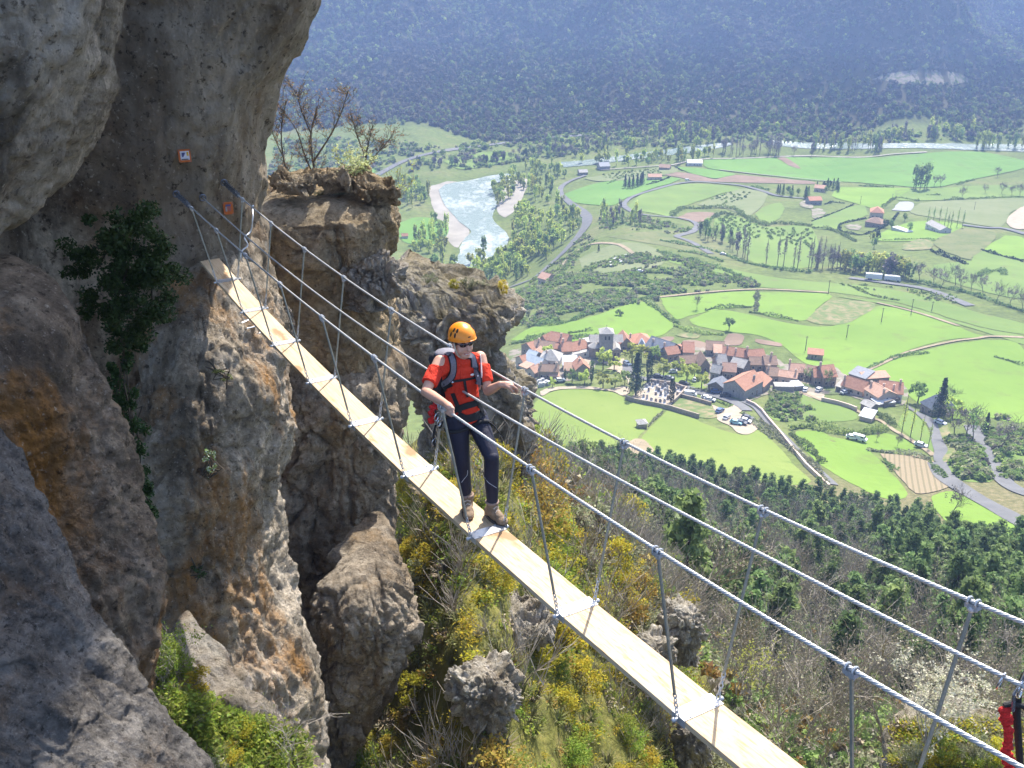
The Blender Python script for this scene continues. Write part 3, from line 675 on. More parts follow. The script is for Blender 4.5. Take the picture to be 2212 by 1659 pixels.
# signs on the wall
def sign(u, v, w, h, y, label, kind):
    a_, b_ = dirs(u, v); dr = Vector((float(a_), 1, float(b_))).normalized(); h_ = WBV.ray_cast(Vector((0, 0, 0)), dr); n_ = h_[1] if h_[1].dot(dr) < 0 else -h_[1]
    p = h_[0] + n_ * .05; t = thing('sign', label, 'sign', p, max(-.5, min(.5, math.atan2(n_.x, -n_.y))) * .6)
    OR = plain('sign_orange', (.50, .13, .03), .6, var=.12, scale=9); WH = plain('sign_white', (.62, .60, .64), .5, var=.1, scale=14); BL = plain('sign_violet', (.10, .10, .22), .5, var=.2, scale=12)
    YE = plain('sign_yellow', (.62, .38, .04), .5, var=.1); BK = plain('sign_black', (.02, .02, .025), .5)
    MB().box((0, 0, 0), (w, .03, h)).build('backboard', OR, t)
    q = MB()
    if kind == 0:
        q.box((.005, -.017, .006), (w * .72, .008, h * .70), m=0); q.box((w * .26, -.0225, h * .16), (w * .16, .006, h * .30), m=1); q.box((-w * .06, -.0225, h * .10), (w * .30, .006, h * .34), m=2)
        q.add([(-w * .2, -.0265, -h * .2), (w * .22, -.0265, -h * .14), (w * .10, -.0265, h * .30), (-w * .02, -.0265, h * .05)], [(0, 1, 2, 3)], 3)
        q.box((0, -.0225, -h * .26), (w * .56, .006, h * .06), m=4)
        q.build('picture', [WH, YE, BL, WH, BK], t)
    else:
        q.box((0, -.017, 0), (w * .70, .008, h * .78), m=0); q.box((w * .02, -.0225, h * .26), (w * .52, .006, h * .16), m=1); q.box((-w * .20, -.0225, -h * .04), (w * .18, .006, h * .40), m=2)
        for k in range(4): q.box((w * .10, -.0225, h * (.08 - .09 * k)), (w * .30, .006, h * .025), m=1)
        q.build('picture', [OR, BL, plain('sign_grey', (.3, .28, .28), .5), WH, BK], t)
    for sx in (-1, 1):
        for sz in (-1, 1): MB().tube([(sx * w * .43, -.012, sz * h * .43), (sx * w * .43, -.022, sz * h * .43)], .008, 8).build('screw', CLAMP, t)
    return t
SIGN_SPOTS = [(396, 333, .185, .195, 0, 'orange framed square sign with a white pictogram, upper one on the rock wall'), (488, 448, .155, .20, 1, 'orange framed sign with dark picture and lines, lower one near the rock edge')]
for q in SIGN_SPOTS: sign(q[0], q[1], q[2], q[3], 0, q[5], q[4])
# second climber's lanyard hanging on the middle cable at the right edge
RED = plain('webbing_red', (.50, .02, .018), .8, var=.25, scale=70, bmp=.6, bscale=90); BLK = plain('webbing_black', (.018, .018, .02), .7, var=.2, scale=80, bmp=.4, bscale=120); ALU = plain('alloy', (.55, .55, .57), .25, .5, metal=.9, var=.05)
p0 = on_plane(2184, 1492, 0); s0 = (p0.xy - Vector((-.215, 7.468))).dot(DH.xy)
lan = thing('lanyard', 'red energy absorbing lanyard with two hook carabiners clipped to the middle cable', 'lanyard', p0)
def carab(c, ax, r, mat, parent, wide=.65, gauge=.0055):
    s = ax.orthogonal().normalized(); pts = []
    for w in np.linspace(-.35, 5.6, 26): pts.append(c - ax * (r * 1.05) + ax * math.cos(w) * r * 1.15 + s * math.sin(w) * r * wide)
    return MB().tube(pts, gauge, 8).build('carabiner', mat, parent)
for k in (-.035, .045):
    q = cm(s0 + k) - p0; o = carab(q + Vector((0, 0, .012)), Vector((.12 * (1 if k > 0 else -1), -.1, 1)).normalized(), .038, ALU, lan, .75)
b_ = MB(); P = [Vector(at(u, v, p0.y)) - p0 for u, v in [(2172, 1530), (2176, 1560), (2178, 1590), (2174, 1625), (2180, 1665), (2186, 1720)]]
for i in range(len(P) - 1):
    for j in range(6):
        q = P[i].lerp(P[i + 1], j / 6); w_ = .030 if i in (0, 3) else .021; b_.ball(q + Vector((rnd.uniform(-.006, .006), rnd.uniform(-.01, .01), 0)), (w_ * rnd.uniform(.85, 1.2), .016, .014), 10, 7)
b_.build('absorber_pouch', RED, lan)
b_ = MB().tube([Vector(at(u, v, p0.y)) - p0 for u, v in [(2168, 1524), (2185, 1520), (2205, 1524), (2216, 1530)]], .012, 8); b_.tube([Vector(at(u, v, p0.y + .02)) - p0 for u, v in [(2240, 1430), (2214, 1458), (2200, 1490), (2196, 1540), (2200, 1600), (2206, 1680)]], [.012, .014, .016, .017, .016, .014], 10)
b_.build('sling', BLK, lan)
MB().tube([Vector(at(u, v, p0.y - .02)) - p0 for u, v in [(2222, 1440), (2206, 1474), (2190, 1500), (2188, 1536)]], .008, 8).build('strap', ALU, lan)
# ------------------------------------------------------------------ the climber
PF = Vector((.494, -.869, 0)); PL = Vector((.869, .494, 0))
def fuse(mb, voxel, name, mat, parent, it=6, fac=.5, clip=None):
    """one continuous skin over overlapping limbs"""
    me = bpy.data.meshes.new(name); me.from_pydata([tuple(p) for p in mb.v], [], [tuple(f) for f in mb.f]); o = bpy.data.objects.new(name, me); COL.objects.link(o)
    rm = o.modifiers.new('r', 'REMESH'); rm.mode = 'VOXEL'; rm.voxel_size = voxel; sm = o.modifiers.new('s', 'SMOOTH'); sm.factor = fac; sm.iterations = it
    dg = bpy.context.evaluated_depsgraph_get(); m2 = bpy.data.meshes.new_from_object(o.evaluated_get(dg)); o.modifiers.clear(); old = o.data; o.data = m2; bpy.data.meshes.remove(old)
    m2.name = name; m2.materials.clear(); m2.materials.append(mat); m2.polygons.foreach_set('use_smooth', np.ones(len(m2.polygons), bool)); o.name = name
    if parent: o.parent = parent
    return o
def limb(mb, pts, rads, n=14):
    pts = [Vector(p) for p in pts]; P, Rr = [], []
    for i in range(len(pts) - 1):
        for k in range(5):
            P.append(pts[i].lerp(pts[i + 1], k / 5)); Rr.append(rads[i] + (rads[i + 1] - rads[i]) * k / 5)
    P.append(pts[-1]); Rr.append(rads[-1]); mb.tube(P, Rr, n)
    for p, r in zip(pts, rads): mb.ball(p, r, n, 9)
J = {k: at(*v) for k, v in dict(pel=(1003, 900, 7.95), hipR=(985, 903, 7.90), hipL=(1029, 903, 8.0), kneeR=(999, 990, 7.84), kneeL=(1062, 988, 7.70), ankR=(1008, 1078, 7.87), ankL=(1064, 1097, 7.70),
     waist=(1004, 868, 7.96), chest=(994, 812, 7.96), shR=(950, 781, 7.82), shL=(1037, 772, 8.03), neck=(996, 771, 7.93), elR=(919, 846, 7.56), elL=(1054, 845, 7.85), wrR=(963, 872, 7.27), wrL=(1081, 830, 7.72)).items()}
SKIN = plain('skin', (.52, .29, .20), .5, .35, var=.06, scale=9, bmp=.1, bscale=60)
HANDS = SKIN
man = thing('person', 'man in orange helmet, red shirt and navy tights crossing the plank bridge', 'person', deck(.2)); mo = deck(.2)
def mp(o): o.parent = man; o.location = (-mo.x, -mo.y, -mo.z); return o
hd = at(999, 742, 7.88)                                             # head centre
hf = (PF * .98 + Vector((.05, 0, -.04))).normalized(); hx = hf.cross(Vector((0, 0, 1))).normalized(); hu = hx.cross(hf).normalized()
HM = Matrix((hx, hf, hu)).transposed()                              # local x = towards his right of view, y = face, z = crown
def hl(x, y, z): return hd + HM @ Vector((x, y, z))
mb = MB()
# head: skull, face, jaw, nose, ears
mb.ball(hl(0, -.012, .045), (.078, .097, .092), 18, 12, M=HM); mb.ball(hl(0, .030, -.02), (.064, .062, .080), 18, 12, M=HM); mb.ball(hl(0, .045, -.082), (.046, .046, .040), 14, 9, M=HM)
mb.ball(hl(.040, .04, -.035), (.032, .04, .038), 12, 8, M=HM); mb.ball(hl(-.040, .04, -.035), (.032, .04, .038), 12, 8, M=HM)
mb.tube([hl(0, .085, .022), hl(0, .112, -.022), hl(0, .096, -.034)], [.010, .016, .012], 10); mb.ball(hl(0, .106, -.022), .0165, 10, 7)
mb.ball(hl(0, .080, -.058), (.030, .014, .008), 12, 7, M=HM); mb.ball(hl(0, .078, -.070), (.026, .014, .008), 12, 7, M=HM)
for s in (-1, 1): mb.ball(hl(s * .080, -.005, -.005), (.012, .024, .034), 10, 8, M=HM)
limb(mb, [hl(0, -.02, -.05), J['neck'] - Vector((0, 0, .02))], [.056, .064])
# trunk
limb(mb, [J['neck'], J['chest'] + Vector((0, 0, .06)), J['waist'], J['pel']], [.066, .085, .085, .10]); mb.ball(J['chest'] - PF * .02, (.145, .090, .14), 16, 10, M=Matrix((PL, -PF, Vector((0, 0, 1)))).transposed())
limb(mb, [J['shR'] - Vector((0, 0, .02)), J['shL'] - Vector((0, 0, .02))], [.05, .05])
for s in 'RL':
    limb(mb, [J['sh' + s], J['sh' + s].lerp(J['el' + s], .5), J['el' + s], J['el' + s].lerp(J['wr' + s], .35), J['wr' + s]], [.056, .052, .041, .043, .029])
    limb(mb, [J['hip' + s], J['hip' + s].lerp(J['knee' + s], .5), J['knee' + s], J['knee' + s].lerp(J['ank' + s], .35), J['ank' + s]], [.085, .068, .046, .044, .034])
# hands: palm, four bent fingers, thumb
def hand(mb, wr, palm_dir, fold, thumb_side, grip):
    d = palm_dir.normalized(); side = thumb_side.normalized(); pn = fold.normalized()
    kn = wr + d * .088
    limb(mb, [wr, wr + d * .045, kn - side * .004], [.027, .033, .030]); limb(mb, [wr + d * .03 + side * .022, kn + side * .030], [.018, .017]); limb(mb, [wr + d * .03 - side * .022, kn - side * .032], [.017, .016])
    for i, (o, L, f) in enumerate([(.033, .040, 1.0), (.011, .045, 1.06), (-.012, .042, 1.0), (-.034, .034, .9)]):
        a = kn + side * o; q = d; pts = [a]; g = grip * f
        for k, l in enumerate((L, L * .62, L * .5)):
            q = (q * math.cos(g) + pn * math.sin(g)).normalized(); a = a + q * l; pts.append(a); pn2 = (pn * math.cos(g)).normalized()
            pn_ = pn - q * pn.dot(q); pn_l = pn_.normalized() if pn_.length > 1e-5 else -d; pn = pn_l
        limb(mb, pts, [.0105, .0098, .009, .0078], 10); pn = fold.normalized()
    t0 = wr + d * .028 + side * .030; t1 = t0 + (d * .5 + side * .75 + pn * .35).normalized() * .042; t2 = t1 + (d * .6 + pn * .85 - side * .1).normalized() * .034; t3 = t2 + (d * .25 + pn * .9 - side * .35).normalized() * .026
    limb(mb, [t0, t1, t2, t3], [.015, .0125, .011, .0092], 10)
gr = cl(-.24); gl = cr(.03)
hand(mb, J['wrR'], (gr + Vector((0, 0, .035)) - J['wrR']), Vector((-.15, -.35, -1)), DH * -1 * 1.0 + LAT * .3, 1.0)
hand(mb, J['wrL'], (gl + Vector((0, 0, .03)) - J['wrL']), Vector((.25, .05, -1)), -DH + Vector((0, 0, .1)), .62)
body = mp(fuse(mb, .0048, 'body', SKIN, None, 5, .45))
# shirt
SHIRT = None
m, nt, b, co = newmat('shirt_red', .85, .15)
nt.links.new(ramp(nt, tex(nt, co, scale=5, detail=3), [(.3, (.53, .035, .018)), (.7, (.66, .055, .026))]), b.inputs['Base Color'])
w1 = bump(nt, b, tex(nt, co, scale=9, stretch=(1, 1, .45), detail=4, dist=1.6), 1.0, .045); bump(nt, b, tex(nt, co, scale=160), .2, .002, w1); SHIRT = m
mb = MB(); TM = Matrix((PL, -PF, Vector((0, 0, 1)))).transposed()
hem = J['pel'] + Vector((0, 0, .02))
for k in np.linspace(0, 1, 9):
    c = J['chest'].lerp(hem, k); mb.ball(c, (.166 - .012 * math.sin(k * 3.1), .124 + .012 * k, .11), 20, 12, M=TM)
mb.ball(J['chest'] + Vector((0, 0, .075)), (.168, .112, .10), 20, 12, M=TM)
limb(mb, [J['shR'] - Vector((0, 0, .022)), J['neck'] - Vector((0, 0, .028)), J['shL'] - Vector((0, 0, .022))], [.060, .078, .060], 16)
for s in 'RL':
    e = J['sh' + s].lerp(J['el' + s], .74); limb(mb, [J['sh' + s].lerp(J['chest'], .22) - Vector((0, 0, .015)), J['sh' + s].lerp(J['el' + s], .35)], [.066, .066], 16); mb.tube([J['sh' + s].lerp(J['el' + s], .25), e], [.070, .070], 18)
shirt = mp(fuse(mb, .0065, 'shirt', SHIRT, None, 4, .5))
col_ = [J['neck'] + Vector((0, 0, .014)) + (PL * math.cos(w) * .078 + PF * math.sin(w) * .072) - Vector((0, 0, .026)) * (1 + math.sin(w)) for w in np.linspace(0, 6.283, 25)]
mp(MB().tube(col_, .011, 8, caps=False).build('collar', SHIRT, None, True))
# tights
m, nt, b, co = newmat('tights_navy', .62, .3); nt.links.new(ramp(nt, tex(nt, co, scale=6), [(.3, (.013, .013, .026)), (.7, (.022, .022, .040))]), b.inputs['Base Color'])
w1 = bump(nt, b, tex(nt, co, scale=14, stretch=(1, 1, .5), detail=3, dist=1), .5, .02); NAVY = m
mb = MB(); mb.ball(J['pel'], (.172, .130, .12), 18, 11, M=TM); mb.ball(J['pel'] - PF * .03 - Vector((0, 0, .05)), (.155, .120, .11), 18, 11, M=TM)
for s in 'RL': limb(mb, [J['hip' + s], J['hip' + s].lerp(J['knee' + s], .45), J['knee' + s], J['knee' + s].lerp(J['ank' + s], .35) - PF * .012, J['ank' + s].lerp(J['knee' + s], .08)], [.108, .092, .067, .067, .050], 18)
tights = mp(fuse(mb, .0065, 'tights', NAVY, None, 5, .5))
PIPE = plain('piping_pale', (.5, .5, .52), .6)
# boots
BOOT = plain('boot_suede', (.20, .14, .09), .85, var=.22, scale=22, bmp=.4, bscale=70); SOLE = plain('boot_sole', (.06, .05, .045), .8); LACE = plain('boot_lace', (.50, .42, .34), .8); SOCK = plain('sock', (.26, .18, .14), .9)
def boot(ank, toe_dir, zs):
    d = Vector((toe_dir[0], toe_dir[1], 0)).normalized(); s = d.cross(Vector((0, 0, 1))); z0 = zs; a = Vector((ank.x, ank.y, z0))
    B = Matrix((d, s, Vector((0, 0, 1)))).transposed(); mb = MB()
    mb.ball(a - d * .045 + Vector((0, 0, .055)), (.058, .048, .055), 14, 9, M=B); mb.ball(a + d * .045 + Vector((0, 0, .050)), (.085, .048, .052), 14, 9, M=B); mb.ball(a + d * .135 + Vector((0, 0, .045)), (.070, .053, .040), 14, 9, M=B)
    limb(mb, [a + Vector((0, 0, .07)), Vector((ank.x, ank.y, z0 + .17)) - d * .005], [.055, .055], 16); limb(mb, [a + d * .02 + Vector((0, 0, .09)), a + d * .11 + Vector((0, 0, .06))], [.046, .042])
    r = mp(fuse(mb, .0055, 'boot', BOOT, None, 3, .5))
    so = MB(); out = []
    for t in np.linspace(0, 6.283, 26, endpoint=False):
        x = math.cos(t) * .155 + .045; w = .052 * (1 + .10 * math.sin((x) * 18)) * abs(math.sin(t)) ** .75 * (1 if math.sin(t) > 0 else -1); out.append((x, w))
    V = [a + d * x + s * w + Vector((0, 0, .002)) for x, w in out] + [a + d * x + s * w + Vector((0, 0, .026)) for x, w in out]; n = len(out)
    so.add(V, [tuple(range(n)), tuple(range(2 * n - 1, n - 1, -1))] + [(i + n, (i + 1) % n + n, (i + 1) % n, i) for i in range(n)]); q = so.build('sole', SOLE, r)
    lc = MB()
    for k in range(5):
        p = a + d * (.115 - .022 * k) + Vector((0, 0, .088 + .013 * k + (.014 * max(0, k - 2)))); lc.tube([p - s * .028 - d * .008 - Vector((0, 0, .008)), p + Vector((0, 0, .004)), p + s * .028 + d * .008 - Vector((0, 0, .008))], .0042, 6)
        lc.tube([p + s * .028 - d * .008 - Vector((0, 0, .008)), p + Vector((0, 0, .005)), p - s * .028 + d * .008 - Vector((0, 0, .008))], .0042, 6)
    lc.build('laces', LACE, r)
    cu = MB(); c = Vector((ank.x, ank.y, z0 + .172)) - d * .005
    cu.tube([c + (d * math.cos(w) + s * math.sin(w)) * .052 for w in np.linspace(0, 6.283, 19)], .013, 8, caps=False); cu.build('cuff', SOCK, r)
    return r
boot(J['ankR'] + PF * .01, (.12, -1), deck(.33).z + .004); boot(J['ankL'], (.62, -.80), deck(.12).z + .004)
# helmet
HEL = plain('helmet_orange', (.80, .245, .012), .32, .5, var=.04); VENT = plain('helmet_vent', (.03, .018, .01), .6); BLK2 = plain('strap_black', (.015, .015, .017), .75, var=.15, scale=80); STRG = plain('strap_grey', (.17, .165, .19), .75, var=.15, scale=70, bmp=.4, bscale=200)
V, Fc = [], []; nu, nv = 40, 16
def hshell(a, t, k=1.0):
    rx, ry, rz = .112 * k, .138 * k, .118 * k; 
    ph = t * (math.pi / 2 + .16 - .20 * math.cos(a))      # a = 0 at the brow
    x = rx * math.sin(ph) * math.sin(a); y = ry * math.sin(ph) * math.cos(a); z = rz * math.cos(ph)
    fl = max(0, t - .9) * .16; return hl(x * (1 + fl), -.012 + y * (1 + fl * (1.8 if math.cos(a) > .5 else 1)), .066 + z)
for j in range(nv + 1):
    for i in range(nu): V.append(hshell(2 * math.pi * i / nu, max(.002, j / nv)))
for j in range(nv + 1):
    for i in range(nu): V.append(hshell(2 * math.pi * i / nu, max(.002, j / nv), .95))
o = (nv + 1) * nu
for j in range(nv):
    for i in range(nu):
        q = (j * nu + i, j * nu + (i + 1) % nu, (j + 1) * nu + (i + 1) % nu, (j + 1) * nu + i); Fc.append(q); Fc.append(tuple(o + k for k in q[::-1]))
for i in range(nu): Fc.append((nv * nu + i, nv * nu + (i + 1) % nu, o + nv * nu + (i + 1) % nu, o + nv * nu + i))
hel = mp(mesh_obj('helmet', V, Fc, HEL, None, True))
rim = MB().tube([hshell(a, 1.0, 1.0) for a in np.linspace(0, 2 * math.pi, 41)], .005, 8, caps=False); rim.build('rim', HEL, hel, True)
for s in (-1, 1):
    for a0, t0, ln in ((1.05, .50, .030), (1.42, .50, .030), (1.15, .72, .026), (1.55, .72, .026)):
        c = hshell(s * a0, t0, 1.005); n_ = (c - hl(0, -.012, .03)).normalized(); e1 = (hshell(s * a0, t0 + .05) - hshell(s * a0, t0 - .05)).normalized(); e2 = n_.cross(e1)
        MB().ball(c, (.022, .010, .0035), 12, 7, M=Matrix((e1, e2, n_)).transposed()).build('vent', VENT, hel)  # dark lens on the shell stands in for a shaded vent hole
for k in (-2, -1, 0, 1): 
    c = hshell(.03 + .055 * k, .80, 1.004); n_ = (c - hl(0, -.012, .03)).normalized(); e1 = (hshell(.1, .8) - hshell(0, .8)).normalized(); e2 = n_.cross(e1)
    MB().box(c, (.005, .009 if k % 2 else .007, .002), M=Matrix((e1, e2, n_)).transposed()).build('print', VENT, hel)
# hair, shades, straps, mouth
HAIR = plain('hair_dark', (.05, .033, .022), .7, var=.25, scale=90)
hb = MB()
for s in (-1, 1): hb.ball(hl(s * .074, -.01, .028), (.012, .05, .032), 12, 8, M=HM)
hb.ball(hl(0, -.082, .0), (.062, .034, .050), 14, 9, M=HM); mp(hb.build('hair', HAIR, None, True))
LENS = plain('lens_dark', (.018, .010, .014), .08, .6, var=.02); gl_ = MB()
for s in (-1, 1): gl_.ball(hl(s * .036, .082 - .004, .022), (.032, .010, .021), 16, 9, M=HM @ Matrix.Rotation(-s * .28, 3, 'Z'))
gl_.tube([hl(-.012, .096, .026), hl(.012, .096, .026)], .005, 6)
for s in (-1, 1): gl_.tube([hl(s * .066, .070, .028), hl(s * .079, .03, .026), hl(s * .084, -.01, .016)], .004, 6)
mp(gl_.build('sunglasses', LENS, None, True))
TEETH = plain('teeth', (.75, .70, .64), .3); LIP = plain('lips', (.42, .16, .12), .5)
mp(MB().ball(hl(0, .0895, -.063), (.023, .006, .0055), 12, 7, M=HM).build('teeth', TEETH, None, True)); q = MB()
q.tube([hl(-.030, .078, -.056), hl(-.015, .091, -.057), hl(0, .0955, -.058), hl(.015, .091, -.057), hl(.030, .078, -.056)], .0042, 6); q.tube([hl(-.028, .078, -.058), hl(-.013, .088, -.069), hl(0, .092, -.072), hl(.013, .088, -.069), hl(.028, .078, -.058)], .0045, 6); mp(q.build('lips', LIP, None, True))
CHIN = plain('strap_pale', (.45, .42, .32), .7); q = MB()
for s in (-1, 1): q.tube([hl(s * .088, .01, .03), hl(s * .082, .022, -.03), hl(s * .055, .035, -.095), hl(0, .045, -.124)], .0065, 6); q.tube([hl(s * .088, -.05, .02), hl(s * .082, .02, -.03)], .006, 6)
mp(q.build('chin_strap', CHIN, None, True))
# things strapped on: found on the front of the shirt and tights by looking at them
me = shirt.data; vs = [tuple(v.co) for v in me.vertices] + [tuple(v.co) for v in tights.data.vertices]; k0 = len(me.vertices)
bv = BVHTree.FromPolygons(vs, [tuple(p.vertices) for p in me.polygons] + [tuple(i + k0 for i in p.vertices) for p in tights.data.polygons])
def onbody(u, v, d=.006):
    a, b_ = dirs(u, v); r = Vector((float(a), 1, float(b_))).normalized(); h = bv.ray_cast(Vector((0, 0, 0)), r)
    if h[0] is None:
        h = bv.find_nearest(r * (7.85 / r.y)); 
    return h[0] + h[1].normalized() * d * (1 if h[1].dot(r) < 0 else -1), h[1] * (1 if h[1].dot(r) < 0 else -1)
def band(px, w, name, mat, d=.007, th=.006, edge=None):
    P = smooth_pts([onbody(u, v, d)[0] for u, v in px]); Nn = smooth_pts([onbody(u, v, d)[1] for u, v in px]); V, Fc = [], []; n = len(P)
    for i in range(n):
        t = (P[min(n - 1, i + 1)] - P[max(0, i - 1)]).normalized(); s = t.cross(Nn[i]).normalized() * w / 2; nn = Nn[i].normalized() * th
        V += [P[i] - s - nn, P[i] - s + nn * .5, P[i] + s + nn * .5, P[i] + s - nn]
    for i in range(n - 1):
        for k in range(4): Fc.append((i * 4 + k, i * 4 + (k + 1) % 4, i * 4 + 4 + (k + 1) % 4, i * 4 + 4 + k))
    Fc += [(3, 2, 1, 0), tuple((n - 1) * 4 + k for k in range(4))]
    return mp(mesh_obj(name, V, Fc, mat))
def smooth_pts(L, n=5):
    P = [Vector(p) for p in L]; P = [P[0] * 2 - P[1]] + P + [P[-1] * 2 - P[-2]]; out = []
    for i in range(1, len(P) - 2):
        for t in np.linspace(0, 1, n, endpoint=False): a, b_, c, d = P[i - 1:i + 3]; out.append(.5 * (2 * b_ + (c - a) * t + (2 * a - 5 * b_ + 4 * c - d) * t * t + (3 * b_ - a - 3 * c + d) * t ** 3))
    return out + [P[-2]]
Z1 = lambda pts: [(881.3 + x * .15625, 674 + y * .15625) for x, y in pts]
RS = Z1([(530, 520), (580, 590), (615, 680), (622, 780), (605, 880), (560, 950), (500, 1000), (440, 1050)]); LS = Z1([(865, 545), (880, 620), (910, 720), (945, 810), (980, 890), (995, 960), (985, 1030)])
for S_ in (RS, LS): band(S_, .066, 'shoulder_strap', BLK2, .008); band(S_, .046, 'shoulder_strap', STRG, .013)
band(Z1([(610, 960), (700, 945), (800, 930), (900, 910), (965, 890)]), .020, 'chest_strap', BLK2, .012)
band(Z1([(775, 940), (785, 1000), (800, 1090), (820, 1170)]), .022, 'harness_strap', BLK2, .010); band(Z1([(620, 1120), (650, 1200), (690, 1300), (720, 1380)]), .036, 'harness_strap', BLK2, .010)
band(Z1([(560, 1400), (690, 1330), (820, 1290), (940, 1250), (1030, 1215)]), .055, 'hip_belt', BLK2, .012)
band(Z1([(430, 1090), (520, 1030), (600, 985)]), .05, 'pack_strap', BLK2, .012)
band(Z1([(690, 1420), (800, 1470), (930, 1440), (1040, 1380)]), .07, 'harness_belt', BLK2, .012); band(Z1([(960, 1270), (1000, 1350), (1030, 1440)]), .045, 'harness_strap', BLK2, .016)
def loop(c, ax, r, w, nm):
    ax = ax.normalized(); o = ax.orthogonal().normalized(); q = ax.cross(o); mp(MB().tube([c + (o * math.cos(a) + q * math.sin(a)) * r for a in np.linspace(0, 6.283, 25)], w, 8, caps=False).build(nm, BLK2, None, True))
for s in 'RL': loop(J['hip' + s].lerp(J['knee' + s], .24), J['knee' + s] - J['hip' + s], .104, .017, 'leg_loop')
mp(MB().tube(smooth_pts([onbody(*p, .014)[0] for p in Z1([(985, 600), (1005, 700), (1020, 800), (1025, 900), (1000, 1000), (970, 1070)])]), .007, 8).build('drinking_tube', plain('tube_clear', (.55, .42, .40), .3), None, True))
mp(MB().ball(onbody(*Z1([(885, 868)])[0], .004)[0], (.020, .006, .012), 10, 7, M=TM).build('chest_logo', TEETH))
for u, v in Z1([(622, 962), (985, 885)]): mp(MB().ball(onbody(u, v, .02)[0], .011, 10, 7).build('buckle', ALU))
# pale piping on the shins
for px in ([(997, 1042), (1003, 1034), (1009, 1026), (1010, 1016)], [(1047, 1031), (1055, 1042), (1065, 1049), (1073, 1054)]): mp(MB().tube(smooth_pts([onbody(*p, .001)[0] for p in px]), .0022, 6).build('piping', PIPE))
# rucksack on his back
RUCK = plain('rucksack_cloth', (.022, .022, .026), .8, var=.25, scale=30, bmp=.4, bscale=90); RGREY = plain('rucksack_grey', (.16, .155, .18), .7, var=.12, scale=40)
bc = J['chest'] - PF * .225 - Vector((0, 0, .10)); pk = MB(); BM_ = Matrix((PL, PF, Vector((0, 0, 1)))).transposed()
for x in (-.09, .09):
    for z in (-.20, .17):
        for y in (-.05, .05): pk.ball(bc + BM_ @ Vector((x, y, z)), .075, 14, 9)
pk.box(bc, (.28, .20, .44), M=BM_); ruck = mp(fuse(pk, .009, 'rucksack', RUCK, None, 6, .5))
tp = MB(); tp.ball(bc + BM_ @ Vector((-.03, 0, .245)), (.10, .08, .03), 16, 9, M=BM_); tp.build('top_lid', RGREY, ruck, True)
mp(MB().ball(bc + BM_ @ Vector((-.14, .03, -.22)), (.035, .05, .06), 12, 8, M=BM_).build('side_pocket', RED, None, True))
# gear at the right hip: red absorber, slings and carabiners
gp = at(933, 888, 7.80); gq = MB()
for k in range(7): gq.ball(gp + Vector((rnd.uniform(-.018, .018), rnd.uniform(-.02, .02), -.022 * k + .03)), (.030, .026, .022), 10, 7)
mp(gq.build('absorber_pouch', RED, None, True))
mp(MB().tube(smooth_pts([at(940, 884, 7.8), at(944, 905, 7.78), at(950, 925, 7.8), at(960, 905, 7.82), at(972, 900, 7.82)]), .007, 8).build('lanyard_sling', BLK2)); mp(MB().tube(smooth_pts([at(941, 918, 7.8), at(937, 940, 7.79), at(938, 962, 7.79)]), .009, 8).build('lanyard_sling', BLK2))
for u, v, y, r in ((946, 892, 7.74, .035), (960, 893, 7.74, .03), (939, 948, 7.79, .030), (951, 906, 7.76, .03)):
    o = carab(at(u, v, y), Vector((.3, .1, 1)).normalized(), r, ALU, None); mp(o)
mp(MB().tube(smooth_pts([at(1040, 905, 7.92), at(1062, 915, 7.88), at(1075, 930, 7.86), at(1086, 945, 7.86)]), .006, 8).build('gear_loop', BLK2))
# clip on the middle cable behind him, with its sling
kc = cm(.86); mp(carab(kc + Vector((0, 0, .012)), Vector((.1, .1, 1)).normalized(), .045, ALU, None)); mp(MB().tube(smooth_pts([kc - Vector((0, 0, .07)), kc.lerp(J['pel'], .35) - Vector((0, 0, .22)), gp.lerp(J['pel'], .5)]), .0085, 8).build('lanyard_sling', BLK2))
# ------------------------------------------------------------------ fields, water, roads
U1 = crop(1200, 600, 800, 2212); U2 = crop(1760, 600, 800, 2212); ID = lambda p: p
def grass(name, a, b_, c3=None, sc=.05):
    return two(name, a, b_, sc, rough=.95, c3=c3, scale3=sc * 5, lo3=.56, hi3=.72, bmp=.25, bscale=.9, bdist=.25)
G_bright = grass('grass_bright', (.12, .195, .030), (.155, .24, .038), (.125, .17, .038), .022)
G_mid = grass('grass_mid', (.105, .16, .036), (.14, .20, .046), (.13, .155, .05), .022)
G_yel = grass('grass_yellowed', (.132, .185, .037), (.17, .215, .05), (.12, .17, .036), .022)
G_olive = grass('grass_rough', (.10, .125, .04), (.155, .155, .065), (.07, .10, .03), .05)
G_blue = grass('grass_far', (.09, .18, .034), (.12, .215, .044), (.10, .155, .038), .012)
G_pale = grass('grass_pale', (.13, .155, .06), (.165, .18, .085), (.10, .135, .05), .03)
S_brown = two('ploughed_soil', (.15, .105, .07), (.215, .15, .105), .06, bmp=.4, bscale=.7, bdist=.3)
S_straw = two('straw_ground', (.12, .14, .045), (.235, .19, .105), .16, c3=(.10, .14, .04), scale3=.3, lo3=.46, hi3=.58, stretch=(1, .45, 1))
S_grav = two('pale_gravel', (.27, .22, .16), (.36, .30, .22), .3, bmp=.2, bscale=4, bdist=.05)
S_white = two('river_gravel', (.22, .20, .165), (.30, .275, .235), .05)
S_path = two('path_dirt', (.20, .16, .10), (.29, .23, .15), .2)
ASPH = two('asphalt', (.105, .105, .105), (.145, .143, .14), .15, rough=.8, bmp=.1, bscale=3, bdist=.03)
COURT = two('court_surface', (.24, .25, .25), (.28, .28, .28), .2)
S_lane = two('village_ground', (.17, .145, .11), (.26, .225, .18), .25, c3=(.10, .13, .045), scale3=.16, lo3=.5, hi3=.56)
